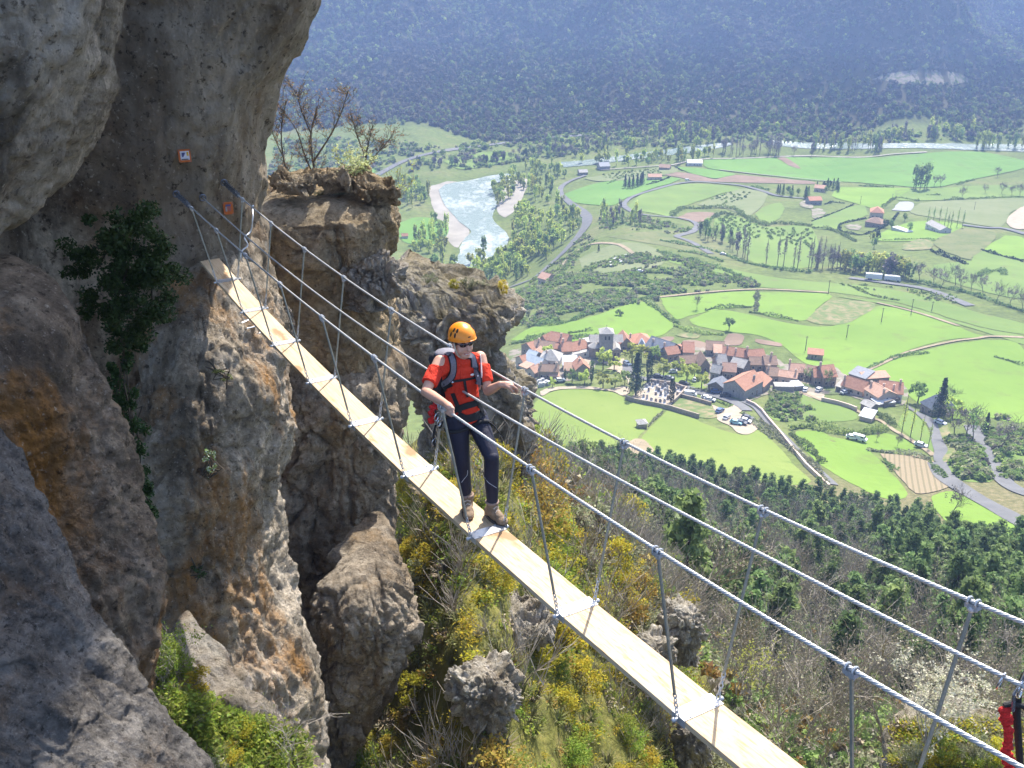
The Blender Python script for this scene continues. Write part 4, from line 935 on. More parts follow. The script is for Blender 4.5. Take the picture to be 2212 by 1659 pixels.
def vine_mat():
    m, nt, b, co = newmat('vine_rows', .95, .1)
    w = nt.nodes.new('ShaderNodeTexWave'); w.inputs['Scale'].default_value = .22; w.inputs['Distortion'].default_value = .6; w.inputs['Detail'].default_value = 3
    mp = nt.nodes.new('ShaderNodeMapping'); mp.inputs['Rotation'].default_value = (0, 0, .35); nt.links.new(co, mp.inputs[0]); nt.links.new(mp.outputs[0], w.inputs[0])
    nt.links.new(ramp(nt, w.outputs[0], [(.25, (.24, .19, .12)), (.6, (.25, .20, .125)), (.8, (.165, .14, .08))]), b.inputs['Base Color']); return m
S_vine = vine_mat()

FIELDS = [  # polygon, material, layer
 (ID([(1171,857),(1196,845),(1228,841),(1267,841),(1306,845),(1337,852),(1353,865),(1368,871),(1415,881),(1432,888),(1398,922),(1380,945),(1362,985),(1300,1003),(1230,1003),(1140,1000),(1140,930),(1152,880)]), G_yel, 0),
 (ID([(1440,888),(1500,905),(1520,915),(1600,940),(1640,930),(1690,975),(1720,1010),(1752,1040),(1700,1048),(1600,1036),(1480,1006),(1400,990),(1372,975),(1385,945),(1405,925)]), G_yel, 0),
 (V2([(690,1160),(800,1085),(1190,1180),(1280,1250),(1270,1350),(1030,1350),(660,1240)]), S_straw, 1),
 (V2([(1210,1180),(1400,1230),(1550,1180),(1640,1200),(1640,1270),(1600,1300),(1700,1340),(1760,1400),(1850,1500),(1700,1590),(1560,1550),(1480,1480),(1290,1380),(1290,1300)]), S_grav, 2),
 (V2([(20,1090),(130,1060),(290,880),(370,860),(640,900),(720,920),(860,970),(780,1060),(680,1150),(640,1230),(460,1190),(150,1130)]), S_grav, 2),
 (V2([(390,780),(500,760),(900,700),(1150,800),(1120,960),(900,920),(700,860)]), G_yel, 1),
 (V1([(600,1000),(740,945),(1000,930),(1300,930),(1560,960),(1800,920),(1860,1000),(1780,1060),(1650,1010),(1500,985),(1250,962),(1000,962),(800,985),(640,1060)]), S_grav, 3),
 (V1([(1500,680),(1580,660),(1740,540),(1800,600),(1850,740),(1830,900),(1800,800),(1650,710)]), S_grav, 2),
 (V1([(1060,490),(1290,500),(1280,620),(1120,640),(900,590),(850,560)]), S_grav, 2),
 (ID([(1858,812),(1905,790),(1960,768),(2050,745),(2110,737),(2140,735),(2212,755),(2225,905),(2120,900),(2060,905),(1990,875),(1955,850),(1900,835)]), G_bright, 0),
 (ID([(1490,690),(1560,670),(1700,698),(1800,705),(1880,665),(1950,668),(2030,692),(2110,722),(2140,727),(2040,736),(1950,762),(1880,798),(1850,812),(1780,800),(1730,780),(1690,748),(1640,725),(1560,715),(1500,702)]), G_bright, 0),
 (ID([(1425,644),(1500,639),(1628,630),(1632,660),(1560,668),(1500,680),(1462,690),(1440,670)]), G_bright, 0),
 (ID([(1642,632),(1792,636),(1770,662),(1742,690),(1700,692),(1638,674)]), G_bright, 0),
 (ID([(1792,648),(1890,656),(1852,690),(1802,703),(1744,692)]), S_straw, 1),
 (ID([(1105,735),(1150,708),(1250,692),(1330,667),(1390,652),(1440,687),(1455,702),(1430,725),(1380,732),(1330,737),(1250,737),(1180,742)]), G_bright, 0),
 (ID([(1250,560),(1290,540),(1345,525),(1400,530),(1440,560),(1400,582),(1330,587),(1270,592)]), G_pale, 0),
 (ID([(1310,512),(1400,500),(1480,500),(1560,520),(1620,560),(1560,560),(1450,535),(1380,522)]), G_olive, 0),
 (ID([(1430,547),(1560,577),(1690,602),(1900,622),(2000,642),(2100,672),(2212,700),(2212,722),(2100,702),(1950,657),(1800,632),(1640,620),(1560,592),(1450,567)]), G_mid, 0),
 (ID([(1800,640),(1950,660),(2100,705),(2212,728),(2212,745),(2140,722),(2030,690),(1950,664),(1890,655)]), G_mid, 1),
 (Z5([(300,560),(450,430),(700,355),(1080,335),(1450,380),(1280,430),(1000,520),(830,590),(740,650),(700,670),(450,620),(330,610)]), G_mid, 1),
 (Z5([(1000,550),(1300,430),(1500,385),(1740,450),(1600,640),(1480,660),(1300,590)]), G_pale, 1),
 (Z5([(800,690),(950,630),(1200,640),(1150,690),(1010,730)]), S_brown, 2),
 (Z5([(1200,700),(1330,660),(1500,700),(1700,780),(2190,790),(2198,1190),(1600,1150),(1480,1000),(1280,880),(1150,860)]), G_mid, 0),
 (Z5([(1600,650),(1740,560),(1880,540),(1900,650),(1820,720),(1700,740)]), G_mid, 2),
 (ID([(1218,420),(1290,396),(1350,390),(1420,384),(1470,388),(1400,411),(1345,432),(1320,445),(1250,440),(1222,432)]), G_blue, 1),
 (ID([(1262,386),(1330,376),(1450,360),(1462,372),(1400,385),(1300,393)]), G_pale, 2),
 (Z5([(640,240),(740,215),(940,225),(1180,285),(1300,255),(1400,240),(2000,290),(2198,310),(2190,335),(1700,325),(1100,310),(950,300),(850,270)]), S_brown, 1),
 (Z5([(800,160),(1100,180),(1400,235),(1300,260),(1180,280),(1000,240),(900,210)]), G_blue, 2),
 (ID(Z5([(1080,85),(1500,76),(1880,60),(2198,60)]) + Z6([(700,58),(1200,12),(1700,0),(2198,90),(2198,170),(1700,280),(1250,370),(850,350),(300,310),(0,300)]) + Z5([(1650,240),(1240,190),(1080,150)])), G_blue, 1),
 (Z5([(1840,70),(1940,70),(2070,165),(2010,165)]), S_brown, 2),
 (Z6([(300,370),(850,375),(1030,395),(830,500),(700,600),(500,550),(210,460)]), G_bright, 1),
 (Z6([(870,400),(1180,385),(2000,345),(2198,420),(2198,478),(1500,498),(1100,508),(880,500)]), G_mid, 1),
 (Z6([(1130,530),(1350,512),(1700,495),(2198,485),(2198,570),(2040,640),(1950,780),(1500,720),(1010,630)]), G_pale, 1),
 (Z6([(2000,740),(2060,650),(2198,570),(2260,600),(2260,780),(2100,800)]), S_grav, 2),
 (Z6([(840,610),(910,525),(1055,535),(1000,615)]), COURT, 2),
 (Z6([(0,720),(440,560),(560,580),(540,680),(310,740),(280,800),(0,790)]), G_mid, 1),
 (Z6([(690,870),(830,790),(1100,720),(1550,760),(1400,900),(750,930)]), G_bright, 1),
 (Z6([(340,770),(440,750),(530,775),(480,815),(380,800)]), S_lane, 2),
 (Z5([(2060,540),(2120,510),(2198,520),(2198,590),(2090,575)]), S_lane, 2),
 (Z6([(0,600),(80,590),(140,640),(60,690),(0,680)]), S_lane, 2),
 (Z6([(1560,790),(1920,860),(1690,1080),(1620,1120),(1350,1020),(1280,930)]), G_olive, 2),
 (Z6([(2010,870),(2198,900),(2260,1110),(1990,1080),(1780,1010)]), G_bright, 1),
 (Z6([(1640,1130),(1760,1030),(2198,1160),(2260,1500),(1900,1480),(1300,1300),(1280,1180)]), G_mid, 1),
 (Z6([(940,970),(1100,910),(1250,930),(1230,1010),(950,1020)]), S_straw, 2),
 (ID([(1900,980),(1960,985),(2003,990),(2055,1044),(1990,1068),(1955,1045)]), S_vine, 2),
 (ID([(2012,1072),(2060,1062),(2130,1092),(2240,1150),(2240,1192),(2110,1165),(2050,1132),(2018,1098)]), G_bright, 1),
 (ID([(1720,932),(1771,932),(1798,945),(1829,949),(1863,944),(1920,937),(1978,969),(1907,974),(1875,968),(1906,1002),(1960,1068),(1900,1074),(1775,1006),(1729,958)]), G_bright, 0),
 (V3([(60,960),(200,800),(480,690),(800,780),(1200,890),(1330,960),(1300,1060),(900,1080),(500,1060),(220,1060)]), G_mid, 0),
 (V4([(950,1130),(830,880),(600,700),(480,900),(640,1060),(850,1200),(960,1290)]), G_mid, 0),
 (V4([(1140,1450),(1260,1300),(1500,1150),(1700,1350),(1800,1659),(1300,1659)]), G_mid, 0),
 (V4([(1700,1150),(1900,1050),(2212,1200),(2212,1500),(1950,1500),(1800,1300)]), G_mid, 0),
 (ID([(855,485),(905,470),(960,480),(965,512),(930,530),(870,522)]), G_blue, 1),
 (ID([(760,376),(800,357),(815,366),(790,387)]), G_blue, 1),
 (ID([(960,350),(1040,330),(1110,332),(1090,352),(1000,366)]), G_mid, 1),
 (V2([(430,270),(560,235),(690,240),(620,310),(460,290)]), S_brown, 1), (V2([(700,210),(850,180),(1060,210),(1000,260),(860,250)]), S_straw, 1),
 (V2([(820,290),(950,280),(1130,330),(1120,400),(960,370),(800,350)]), S_brown, 1), (V2([(1440,200),(1520,190),(1660,230),(1580,350),(1380,330)]), S_brown, 1),
 (V2([(1820,265),(2150,320),(2140,370),(1840,320)]), S_brown, 1),
 (V3([(530,650),(850,660),(900,740),(760,760),(600,700)]), S_grav, 1),
 (V1([(190,420),(350,400),(600,340),(960,340),(1260,330),(1430,300),(1700,320),(1900,330),(2060,330),(2060,420),(1900,430),(1740,480),(1740,560),(1600,640),(1400,600),(1300,800),(1000,850),(600,860),(300,760),(180,560)]), S_lane, 1),
 (V2([(280,330),(760,330),(960,380),(1140,380),(1400,400),(1950,480),(2150,560),(2212,680),(2212,960),(1920,1050),(1700,1120),(1400,1060),(1130,930),(1040,800),(1040,720),(780,720),(600,600),(300,500)]), S_lane, 1),
 (V3([(60,430),(280,290),(620,300),(1060,330),(1200,440),(1780,500),(2020,600),(2020,820),(1640,880),(1400,780),(1100,700),(600,700),(200,700)]), S_lane, 1),
 (ID([(1350,960),(1372,948),(1400,955),(1415,985),(1400,1000),(1360,990)]), S_path, 1),
]
for P, mt, ly in FIELDS: drape('field', P, mt, ly)
drape('scree', [(1885, 172), (1930, 158), (2000, 152), (2060, 158), (2095, 172), (2080, 182), (1960, 184)], S_lane, 0)
# water
m, nt, b, co = newmat('river_water', .18, .5)
n_ = tex(nt, co, scale=.14, detail=9, rough=.8, stretch=(1, .6, 1), dist=.4); n2_ = tex(nt, co, scale=.012, detail=4)
ad = nt.nodes.new('ShaderNodeMath'); ad.operation = 'MULTIPLY_ADD'; ad.inputs[1].default_value = .8; nt.links.new(n2_, ad.inputs[0]); nt.links.new(n_, ad.inputs[2])
c = mixc(nt, ramp(nt, ad.outputs[0], [(.86, (0, 0, 0)), (1.04, (1, 1, 1))]), (.19, .24, .21), (.40, .43, .41))  # foam and sun sparkle, both painted as pale flecks in the colour
nt.links.new(c, b.inputs['Base Color']); bump(nt, b, tex(nt, co, scale=.35, detail=8, rough=.7), .8, .8)
WATER = m
drape('gravel_bar', ID([(925,404),(945,398),(975,392),(1010,400),(960,420),(975,450),(1000,480),(1015,500),(1000,520),(985,535),(962,515),(945,475),(932,440)]), S_white, 0)
drape('gravel_bar', ID([(1075,420),(1120,385),(1140,395),(1120,440),(1090,470),(1072,450)]), S_white, 0)
drape('river', ID([(948,412),(962,400),(1010,391),(1060,381),(1117,375),(1113,386),(1062,402),(1078,430),(1064,470),(1088,500),(1097,520),(1082,545),(1040,566),(1000,590),(960,612),(930,622),(955,590),(988,552),(992,532),(1010,512),(1018,500),(1000,486),(975,462),(956,436)]), WATER, 2)
drape('river', Q5([(560,830),(900,850),(1200,850),(1500,850),(1800,855),(2200,860),(2200,900),(1800,890),(1500,880),(1000,885),(700,870)]), WATER, 1)
drape('river', Q4([(1190,960),(1290,955),(1500,930),(2133,850),(2133,880),(1600,950),(1300,985),(1200,990)]), WATER, 1)
# roads and paths
LOOP = Z5([(1150,1060),(950,940),(800,885),(860,860),(950,835),(1008,780),(985,740),(900,705),(740,680),(540,665),(380,640),(280,590),(248,550),(300,490),(400,445),(600,385),(780,338),(960,315),(1100,318),(1400,345),(1540,370),(1700,415),(1850,460),(2150,490)])
strip('road', LOOP, 4.8, ASPH, 3)
strip('road', [(1100,622),(1150,603),(1185,575),(1220,543),(1250,510),(1268,482),(1262,462),(1235,442),(1212,420),(1213,405),(1232,392),(1265,380)], [5, 6, 6, 7, 8, 9, 7, 6, 6, 5, 5], ASPH, 3)
strip('road', [(690,410),(740,400),(800,386),(870,350),(950,328),(1080,311),(1150,301),(1300,290)], 7, ASPH, 2)
strip('path', [(1425,643),(1540,631),(1650,626),(1790,633)], 2.4, S_path, 3)
strip('path', [(1895,655),(1950,668),(2000,682),(2070,705)], 2.0, S_path, 3)
strip('path', [(1850,812),(1905,787),(1960,762),(2050,740),(2110,732),(2140,728),(2212,730)], [1.6, 1.6, 1.8, 2.5], S_path, 3)
strip('path', Z5([(0,192),(560,152),(740,142),(1040,82),(1500,72),(1900,54),(2198,47)]) + Z6([(500,62),(850,27),(1190,6)]), 4, S_white, 3)
strip('path', Z5([(1240,190),(1650,238),(2198,292)]) + Z6([(300,318)]), 2.5, S_white, 3)
strip('path', U1([(545,205),(600,140),(700,60),(800,25),(940,30),(1010,60),(1060,100)]), 3.0, S_path, 2)
strip('road', V2([(50,640),(70,760),(300,820),(400,812),(700,892),(900,952),(1100,1020),(1300,1062),(1500,1132),(1640,1205),(1700,1260)]), 4.2, ASPH, 3)
strip('road', V2([(1650,1130),(1760,1175),(1850,1235),(1950,1355),(2080,1505),(2200,1625)]) + [(1740,995),(1800,1048)], 3.2, ASPH, 3)
drape('road', V4([(540,610),(600,630),(760,730),(900,800),(1000,860),(1080,960),(1130,1120),(1190,1250),(1130,1370),(1120,1480),(1280,1650),(1200,1659),(1090,1560),(1000,1430),(960,1300),(930,1120),(900,970),(830,860),(700,740)]), ASPH, 3)
strip('road', [(2022,1000),(2040,1030),(2080,1058),(2130,1088),(2230,1142)], 5, ASPH, 4)
strip('road', [(2098,920),(2112,944),(2130,962),(2145,1000),(2165,1036),(2195,1058),(2240,1075)], 5, ASPH, 3)
strip('road', Z6([(390,1310),(760,1360),(1200,1430),(1500,1545),(1640,1600)]), 5.5, ASPH, 3)
strip('road', Z6([(1560,760),(1800,790),(2000,800),(2260,870)]), 6, ASPH, 3)
strip('path', V3([(540,660),(700,720),(850,785),(1100,840),(1250,890),(1400,960),(1550,1030)]) + V4([(250,860),(400,970),(520,1040),(700,1150),(860,1250),(960,1330)]), 1.8, S_path, 3)
strip('verge', V4([(1080,900),(1150,1100),(1230,1250),(1160,1370),(1180,1420)]), 3, S_straw, 4)

# ------------------------------------------------------------------ foliage shapes
NPR = np.random.default_rng(11)
def leaf_cloud(n, rad, size, cen=(0, 0, 0), shell=.55, seed=0, tri=True, flat=0, clump=0):
    """n leaf-sized faces through the volume of an uneven crown"""
    g = np.random.default_rng(seed); d = g.normal(size=(n, 3)); d /= np.linalg.norm(d, axis=1)[:, None]
    if clump:
        k = g.normal(size=(clump, 3)); k /= np.linalg.norm(k, axis=1)[:, None]; kr = g.uniform(.45, .95, clump)
        w = g.integers(0, clump, n); P = k[w] * kr[w][:, None] + d * (g.random(n) ** .5)[:, None] * g.uniform(.22, .42, clump)[w][:, None]
        P *= np.array(rad)
    else:
        r = (shell + (1 - shell) * g.random(n)) * (1 + .28 * vnoise(d * 2.1 + seed * 5.0))
        P = d * r[:, None] * np.array(rad)
    P = P + np.array(cen)
    a = g.normal(size=(n, 3)); a[:, 2] *= (1 - flat); a /= np.linalg.norm(a, axis=1)[:, None]
    b_ = np.cross(a, g.normal(size=(n, 3))); b_ /= np.linalg.norm(b_, axis=1)[:, None] + 1e-9
    s = (size * g.uniform(.6, 1.3, n))[:, None]
    if tri:
        V = np.stack([P - a * s * .5 - b_ * s * .4, P + a * s * .6, P - a * s * .3 + b_ * s * .55], 1)
        k = 3
    else:
        V = np.stack([P - a * s * .6, P + b_ * s * .32, P + a * s * .6, P - b_ * s * .32], 1); k = 4
    return V.reshape(-1, 3), np.arange(n * k).reshape(n, k)
def me_from(name, parts, mats):
    """parts: (V, F, material index) -> mesh data"""
    v, f, mi, b_ = [], [], [], 0
    for V, Fc, k in parts:
        v += [tuple(p) for p in (V.tolist() if hasattr(V, 'tolist') else V)]; f += [[i + b_ for i in q] for q in (Fc.tolist() if hasattr(Fc, 'tolist') else Fc)]
        mi += [k] * len(Fc); b_ = len(v)
    me = bpy.data.meshes.new(name); me.from_pydata(v, [], f)
    for m in mats: me.materials.append(m)
    me.polygons.foreach_set('material_index', np.array(mi, np.int32)); me.update(); return me
def branches(seed, h, r0, levels=3, spread=.6, nb=5, up=.35, twig=.004, sides=4, start=.35, wob=.12):
    """bare branching frame as (V, F); returns tips too"""
    k = random.Random(seed); mb = MB(); tips = []
    def grow(p, d, L, r, lv):
        pts = [p]; n = 5 if lv == levels else 4
        q = p.copy(); dd = d.copy()
        for i in range(n):
            dd = (dd + Vector((k.gauss(0, wob), k.gauss(0, wob), k.gauss(0, wob) + up * .12))).normalized()
            q = q + dd * (L / n); pts.append(q.copy())
        rad = [r * (1 - .62 * i / n) if lv else r * (1 - .8 * i / n) for i in range(n + 1)]
        mb.tube(pts, [max(twig, x) for x in rad], sides if lv < levels else sides + 2, caps=False)
        if lv == 0: tips.append(pts[-1]); tips.append(pts[-2]); return
        m_ = nb if lv == levels else max(3, nb - 1)
        for j in range(m_):
            t = start + (1 - start) * (j + k.random()) / m_ if lv == levels else .25 + .75 * (j + k.random()) / m_
            i = min(n - 1, int(t * n)); fr = t * n - i; b0 = pts[i].lerp(pts[i + 1], fr)
            ax = (pts[i + 1] - pts[i]).normalized()
            o = ax.orthogonal().normalized(); o.rotate(Matrix.Rotation(k.uniform(0, 6.28), 3, ax))
            nd = (ax * (1 - spread) + o * spread + Vector((0, 0, up))).normalized()
            grow(b0, nd, L * k.uniform(.5, .72), r * (1 - .6 * t) * .62, lv - 1)
    grow(Vector((0, 0, -.2)), Vector((k.gauss(0, .06), k.gauss(0, .06), 1)).normalized(), h * .62, r0, levels)
    return np.array([tuple(p) for p in mb.v]), mb.f, tips
L_fresh = leafmat('leaves_fresh', [(.33, .42, .085), (.42, .50, .11), (.50, .56, .16)], .62)
L_yell = leafmat('leaves_yellow_green', [(.36, .40, .08), (.44, .46, .12), (.30, .36, .07)], .6)
L_dark = leafmat('leaves_dark', [(.06, .10, .035), (.085, .13, .045), (.11, .155, .06)], .3)
L_con = leafmat('needles_dark', [(.022, .042, .020), (.034, .060, .026), (.05, .08, .034)], .15)
L_pine = leafmat('needles_pine', [(.12, .18, .06), (.16, .23, .08), (.20, .27, .10)], .5)
L_grey = leafmat('twigs_grey', [(.16, .14, .115), (.21, .185, .155), (.26, .23, .19)], .35)
L_mid = leafmat('leaves_mid', [(.19, .29, .08), (.25, .35, .10), (.31, .40, .14)], .58)
L_hedge = leafmat('leaves_hedge', [(.12, .19, .06), (.16, .23, .07), (.21, .27, .10)], .45)
L_hgrey = leafmat('leaves_hedge_grey', [(.17, .19, .095), (.22, .23, .13), (.28, .27, .17)], .35)
BARK = two('bark_grey', (.09, .075, .058), (.17, .15, .12), 6, stretch=(1, 1, .3))
BARK_D = two('bark_dark', (.05, .04, .03), (.10, .08, .06), 6, stretch=(1, 1, .3))

def crown_set(kind, seed):
    """(crown parts, trunk parts) at real size, base at the origin"""
    g = random.Random(seed)
    t = lambda h, r: (lambda mb: (np.array(mb.v), mb.f, 0))(MB().tube([(0, 0, -.6), (g.uniform(-.2, .2), g.uniform(-.2, .2), h * .5), (0, 0, h)], [r, r * .8, r * .4], 6))
    if kind == 'river':
        h = 13; c = [leaf_cloud(420, (3.6, 3.6, 5.4), 1.25, (0, 0, 7.6), .3, seed, clump=16) + (0,)]; return c, [t(9, .28)]
    if kind == 'poplar':
        h = 20; c = [leaf_cloud(420, (2.3, 2.3, 8.2), 1.1, (0, 0, 10.5), .3, seed, clump=18) + (0,)]; return c, [t(15, .25)]
    if kind == 'round':
        c = [leaf_cloud(620, (2.6, 2.6, 2.2), .62, (0, 0, 3.9), .3, seed, clump=14) + (0,)]; return c, [t(3.4, .22)]
    if kind == 'bare':
        V, Fc, tips = branches(seed, 11, .2, 3, .55, 6, .3, .03, 3)
        return [leaf_cloud(240, (2.8, 2.8, 3.8), .5, (0, 0, 7.2), .2, seed, clump=12) + (0,)], [(V, Fc, 0)]
    if kind == 'pole':
        return [leaf_cloud(200, (1.3, 1.3, 7.5), .55, (0, 0, 10), .2, seed, clump=20) + (0,)], [t(18, .22)]
    if kind == 'cypress':
        return [leaf_cloud(900, (1.35, 1.35, 6.6), .55, (0, 0, 6.9), .75, seed) + (0,)], [t(3, .25)]
    if kind == 'conifer':
        P = []
        for i in range(12):
            z = 2.5 + i * 1.35; r = 3.9 * (1 - i / 12.6) + .25
            P.append(leaf_cloud(110, (r, r, .9), .7, (0, 0, z), .35, seed * 31 + i, flat=.3) + (0,))
        return P, [t(17, .4)]
    if kind == 'bush':
        return [leaf_cloud(240, (1.5, 1.5, 1.1), .55, (0, 0, 1.0), .4, seed, clump=8) + (0,)], []
TREE_M = {'river': (L_fresh, BARK), 'poplar': (L_fresh, BARK), 'round': (L_yell, BARK_D), 'bare': (L_grey, BARK), 'pole': (L_grey, BARK_D), 'cypress': (L_con, BARK_D), 'conifer': (L_con, BARK_D), 'bush': (L_mid, BARK_D)}
_tm = {}
def tree_mesh(kind, mat=None, merged=False, v=None):
    v = rnd.randrange(3) if v is None else v; key = (kind, mat.name if mat else '', merged, v)
    if key not in _tm:
        c, t = crown_set(kind, 100 + v * 7 + len(kind)); lm, bm_ = TREE_M[kind]; lm = mat or lm
        if merged: _tm[key] = (me_from(kind + '_tree', c + [(a, b_, 1) for a, b_, _ in t], [lm, bm_]), None)
        else: _tm[key] = (me_from('crown', c, [lm]), me_from('trunk', t, [bm_]) if t else None)
    return _tm[key]
def put_tree(kind, p, s=1.0, label=None, group=None, mat=None, merged=False, name=None, cat='tree', sz=None):
    c, t = tree_mesh(kind, mat, merged); rz = rnd.uniform(0, 6.28); sc = (s, s, sz or s * rnd.uniform(.9, 1.12))
    nm = name or {'bush': 'fruit_bush' if cat == 'fruit bush' else 'bush', 'cypress': 'cypress_tree', 'conifer': 'conifer_tree', 'poplar': 'poplar_tree', 'bare': 'leafless_tree', 'pole': 'poplar_tree'}.get(kind, 'tree')
    if merged or not t:
        o = bpy.data.objects.new(nm, c); COL.objects.link(o); o.location = p; o.rotation_euler = (0, 0, rz); o.scale = sc
        return tag(o, label, cat, group)
    r = thing(nm, label, cat, p, rz, group); r.scale = sc
    for n_, d in (('crown', c), ('trunk', t)):
        o = bpy.data.objects.new(n_, d); COL.objects.link(o); o.parent = r
    return r
def scatter(poly, n, kinds, label, group, mats=(None,), smin=.7, smax=1.15, merged=True, cat='tree', mind=3.0):
    """trees standing inside a patch of ground (patch outline in picture points)"""
    P = ground(dense(poly, True, 20))[:, :2]; x0, y0 = P.min(0); x1, y1 = P.max(0); out = []; tries = 0
    while len(out) < n and tries < 6000:
        tries += 1; q = (rnd.uniform(x0, x1), rnd.uniform(y0, y1))
        if not inpoly(np.array([q[0]]), np.array([q[1]]), P)[0]: continue
        if any((q[0] - o[0]) ** 2 + (q[1] - o[1]) ** 2 < mind ** 2 for o in out): continue
        out.append(q)
    if not out: return
    zz = H([o[0] for o in out], [o[1] for o in out])
    for (x, y), z in zip(out, zz):
        k = rnd.choice(kinds); m_ = rnd.choice(mats)
        put_tree(k, (x, y, z), rnd.uniform(smin, smax), label, group, m_, merged, cat=cat)
def hedge(line, w, h, label, mat=None, size=.8, dens=1.0, name='hedge', cat='hedge', group=None):
    P = ground(dense(smooth_line(line, 5), False, 6)); seg = np.linalg.norm(np.diff(P[:, :2], axis=0), axis=1); L = seg.sum()
    w, h = w * .8, h * .75
    n = int(min(5200, dens * L * (w + h) * 2.0 / (size * size))); g = np.random.default_rng(int(L * 100) % 9999)
    t = g.random(n) * L; cs = np.concatenate([[0], np.cumsum(seg)])
    cx, cyy = np.interp(t, cs, P[:, 0]), np.interp(t, cs, P[:, 1])
    vv = .78 + .4 * vnoise(np.column_stack([t / 5, 0 * t, 0 * t + 3])) + .25 * vnoise(np.column_stack([t / 1.7, 0 * t, 0 * t + 8]))
    ang = g.uniform(0, math.pi, n); rad = .55 + .45 * g.random(n)
    ox = np.cos(ang) * rad * w / 2 * vv; oz = np.sin(ang) * rad * h * vv
    dx = np.interp(t, cs, np.gradient(P[:, 0])); dy = np.interp(t, cs, np.gradient(P[:, 1])); l = np.hypot(dx, dy) + 1e-9
    x = cx - dy / l * ox; y = cyy + dx / l * ox; z = H(x, y) + oz
    V, Fc = leaf_cloud(n, (0, 0, 0), size, (0, 0, 0), 0, int(L) % 97)
    V = (V.reshape(n, 3, 3) + np.column_stack([x, y, z])[:, None]).reshape(-1, 3)
    o = mesh_obj(name, V, Fc, mat or L_hedge); return tag(o, label, cat, group)

def gn_scatter(name, pts, temps, idx, scl, rot):
    """one mass of plants: points carrying instances"""
    cl = bpy.data.collections.new(name + '_kinds')
    for i, me in enumerate(temps):
        o = bpy.data.objects.new('k%02d_%s' % (i, name), me); cl.objects.link(o)
    me = bpy.data.meshes.new(name); me.from_pydata(pts.tolist() if hasattr(pts, 'tolist') else pts, [], [])
    for nm, ty, val in (('idx', 'INT', idx), ('scl', 'FLOAT', scl), ('rot', 'FLOAT', rot)):
        a = me.attributes.new(nm, ty, 'POINT'); a.data.foreach_set('value', np.asarray(val, np.int32 if ty == 'INT' else np.float32))
    o = bpy.data.objects.new(name, me); COL.objects.link(o)
    ng = bpy.data.node_groups.new(name, 'GeometryNodeTree')
    ng.interface.new_socket('Geometry', in_out='INPUT', socket_type='NodeSocketGeometry'); ng.interface.new_socket('Geometry', in_out='OUTPUT', socket_type='NodeSocketGeometry')
    N = ng.nodes; gi, go = N.new('NodeGroupInput'), N.new('NodeGroupOutput'); ip = N.new('GeometryNodeInstanceOnPoints'); ci = N.new('GeometryNodeCollectionInfo')
    ci.inputs['Collection'].default_value = cl; ci.inputs['Separate Children'].default_value = True; ci.inputs['Reset Children'].default_value = True
    def attr(nm, ty):
        n = N.new('GeometryNodeInputNamedAttribute'); n.data_type = ty; n.inputs['Name'].default_value = nm; return n.outputs[0]
    cx = N.new('ShaderNodeCombineXYZ'); ng.links.new(attr('rot', 'FLOAT'), cx.inputs[2])
    ng.links.new(gi.outputs[0], ip.inputs['Points']); ng.links.new(ci.outputs[0], ip.inputs['Instance']); ip.inputs['Pick Instance'].default_value = True
    ng.links.new(attr('idx', 'INT'), ip.inputs['Instance Index']); ng.links.new(cx.outputs[0], ip.inputs['Rotation']); ng.links.new(attr('scl', 'FLOAT'), ip.inputs['Scale'])
    ng.links.new(ip.outputs[0], go.inputs[0])
    md = o.modifiers.new('plants', 'NODES'); md.node_group = ng
    return tag(o, kind='stuff')

# ------------------------------------------------------------------ the wooded far side of the valley: one mass
L_fm = [leafmat('forest_bare', [(.065, .062, .045), (.095, .09, .066), (.12, .11, .082)], .3), leafmat('forest_dark', [(.05, .08, .038), (.07, .105, .05)], .2),
        leafmat('forest_mid', [(.14, .19, .06), (.19, .25, .08)], .35), leafmat('forest_fresh', [(.28, .35, .10), (.35, .42, .13)], .45)]
ft = []
for i, lm in enumerate([0, 0, 0, 1, 1, 2, 2, 3]):
    ft.append(me_from('far_tree', [leaf_cloud(54, (3.6, 3.6, 3.9), 2.5, (0, 0, 3.6), .55, 300 + i) + (0,)], [L_fm[lm]]))
n = 84000; a = NPR.uniform(R(-27), R(31), n); r = np.sqrt(NPR.uniform(1290 ** 2, 2350 ** 2, n)); x, y = r * np.sin(a), r * np.cos(a)
nz = fbm(np.column_stack([x / 60, y / 90, 0 * x]), 4); nz2 = fbm(np.column_stack([x / 130, y / 200, 0 * x + 40]), 4)
lim = 1318 + 35 * fbm(np.column_stack([x / 90, 0 * x, 0 * x]), 3); q = (y > lim); foot = np.clip((1440 - y) / 120, 0, 1)
u = NPR.random(n); ix = np.where(u < .62 - nz2 * .5, NPR.integers(0, 3, n), np.where(u < .84 + nz * .3 - .25 * foot, NPR.integers(3, 5, n), NPR.integers(5, 7, n)))
ix = np.where(NPR.random(n) < np.clip(.02 + nz * .13, 0, .25), 7, ix)
rv = fbm(np.column_stack([x / 300, y / 800, 0 * x]), 4, ridged=True) + .5 * fbm(np.column_stack([x / 120, y / 500, 0 * x + 70]), 3)
ix = np.where((NPR.random(n) < np.clip(.25 - rv * 1.1, 0, .85)) & (ix < 3), NPR.integers(3, 5, n), np.where((rv > .25) & (ix == 3), 6, ix))  # dark crowns massed in gullies, paler on ridges, to imitate shaded folds
q &= ~((foot > .2) & (NPR.random(n) < foot * .18))
SCAR = ground(dense([(1885, 172), (1930, 158), (2000, 152), (2060, 158), (2095, 172), (2080, 182), (1960, 184)]))
q &= ~inpoly(x, y, SCAR[:, :2])
x, y, ix = x[q], y[q], ix[q]
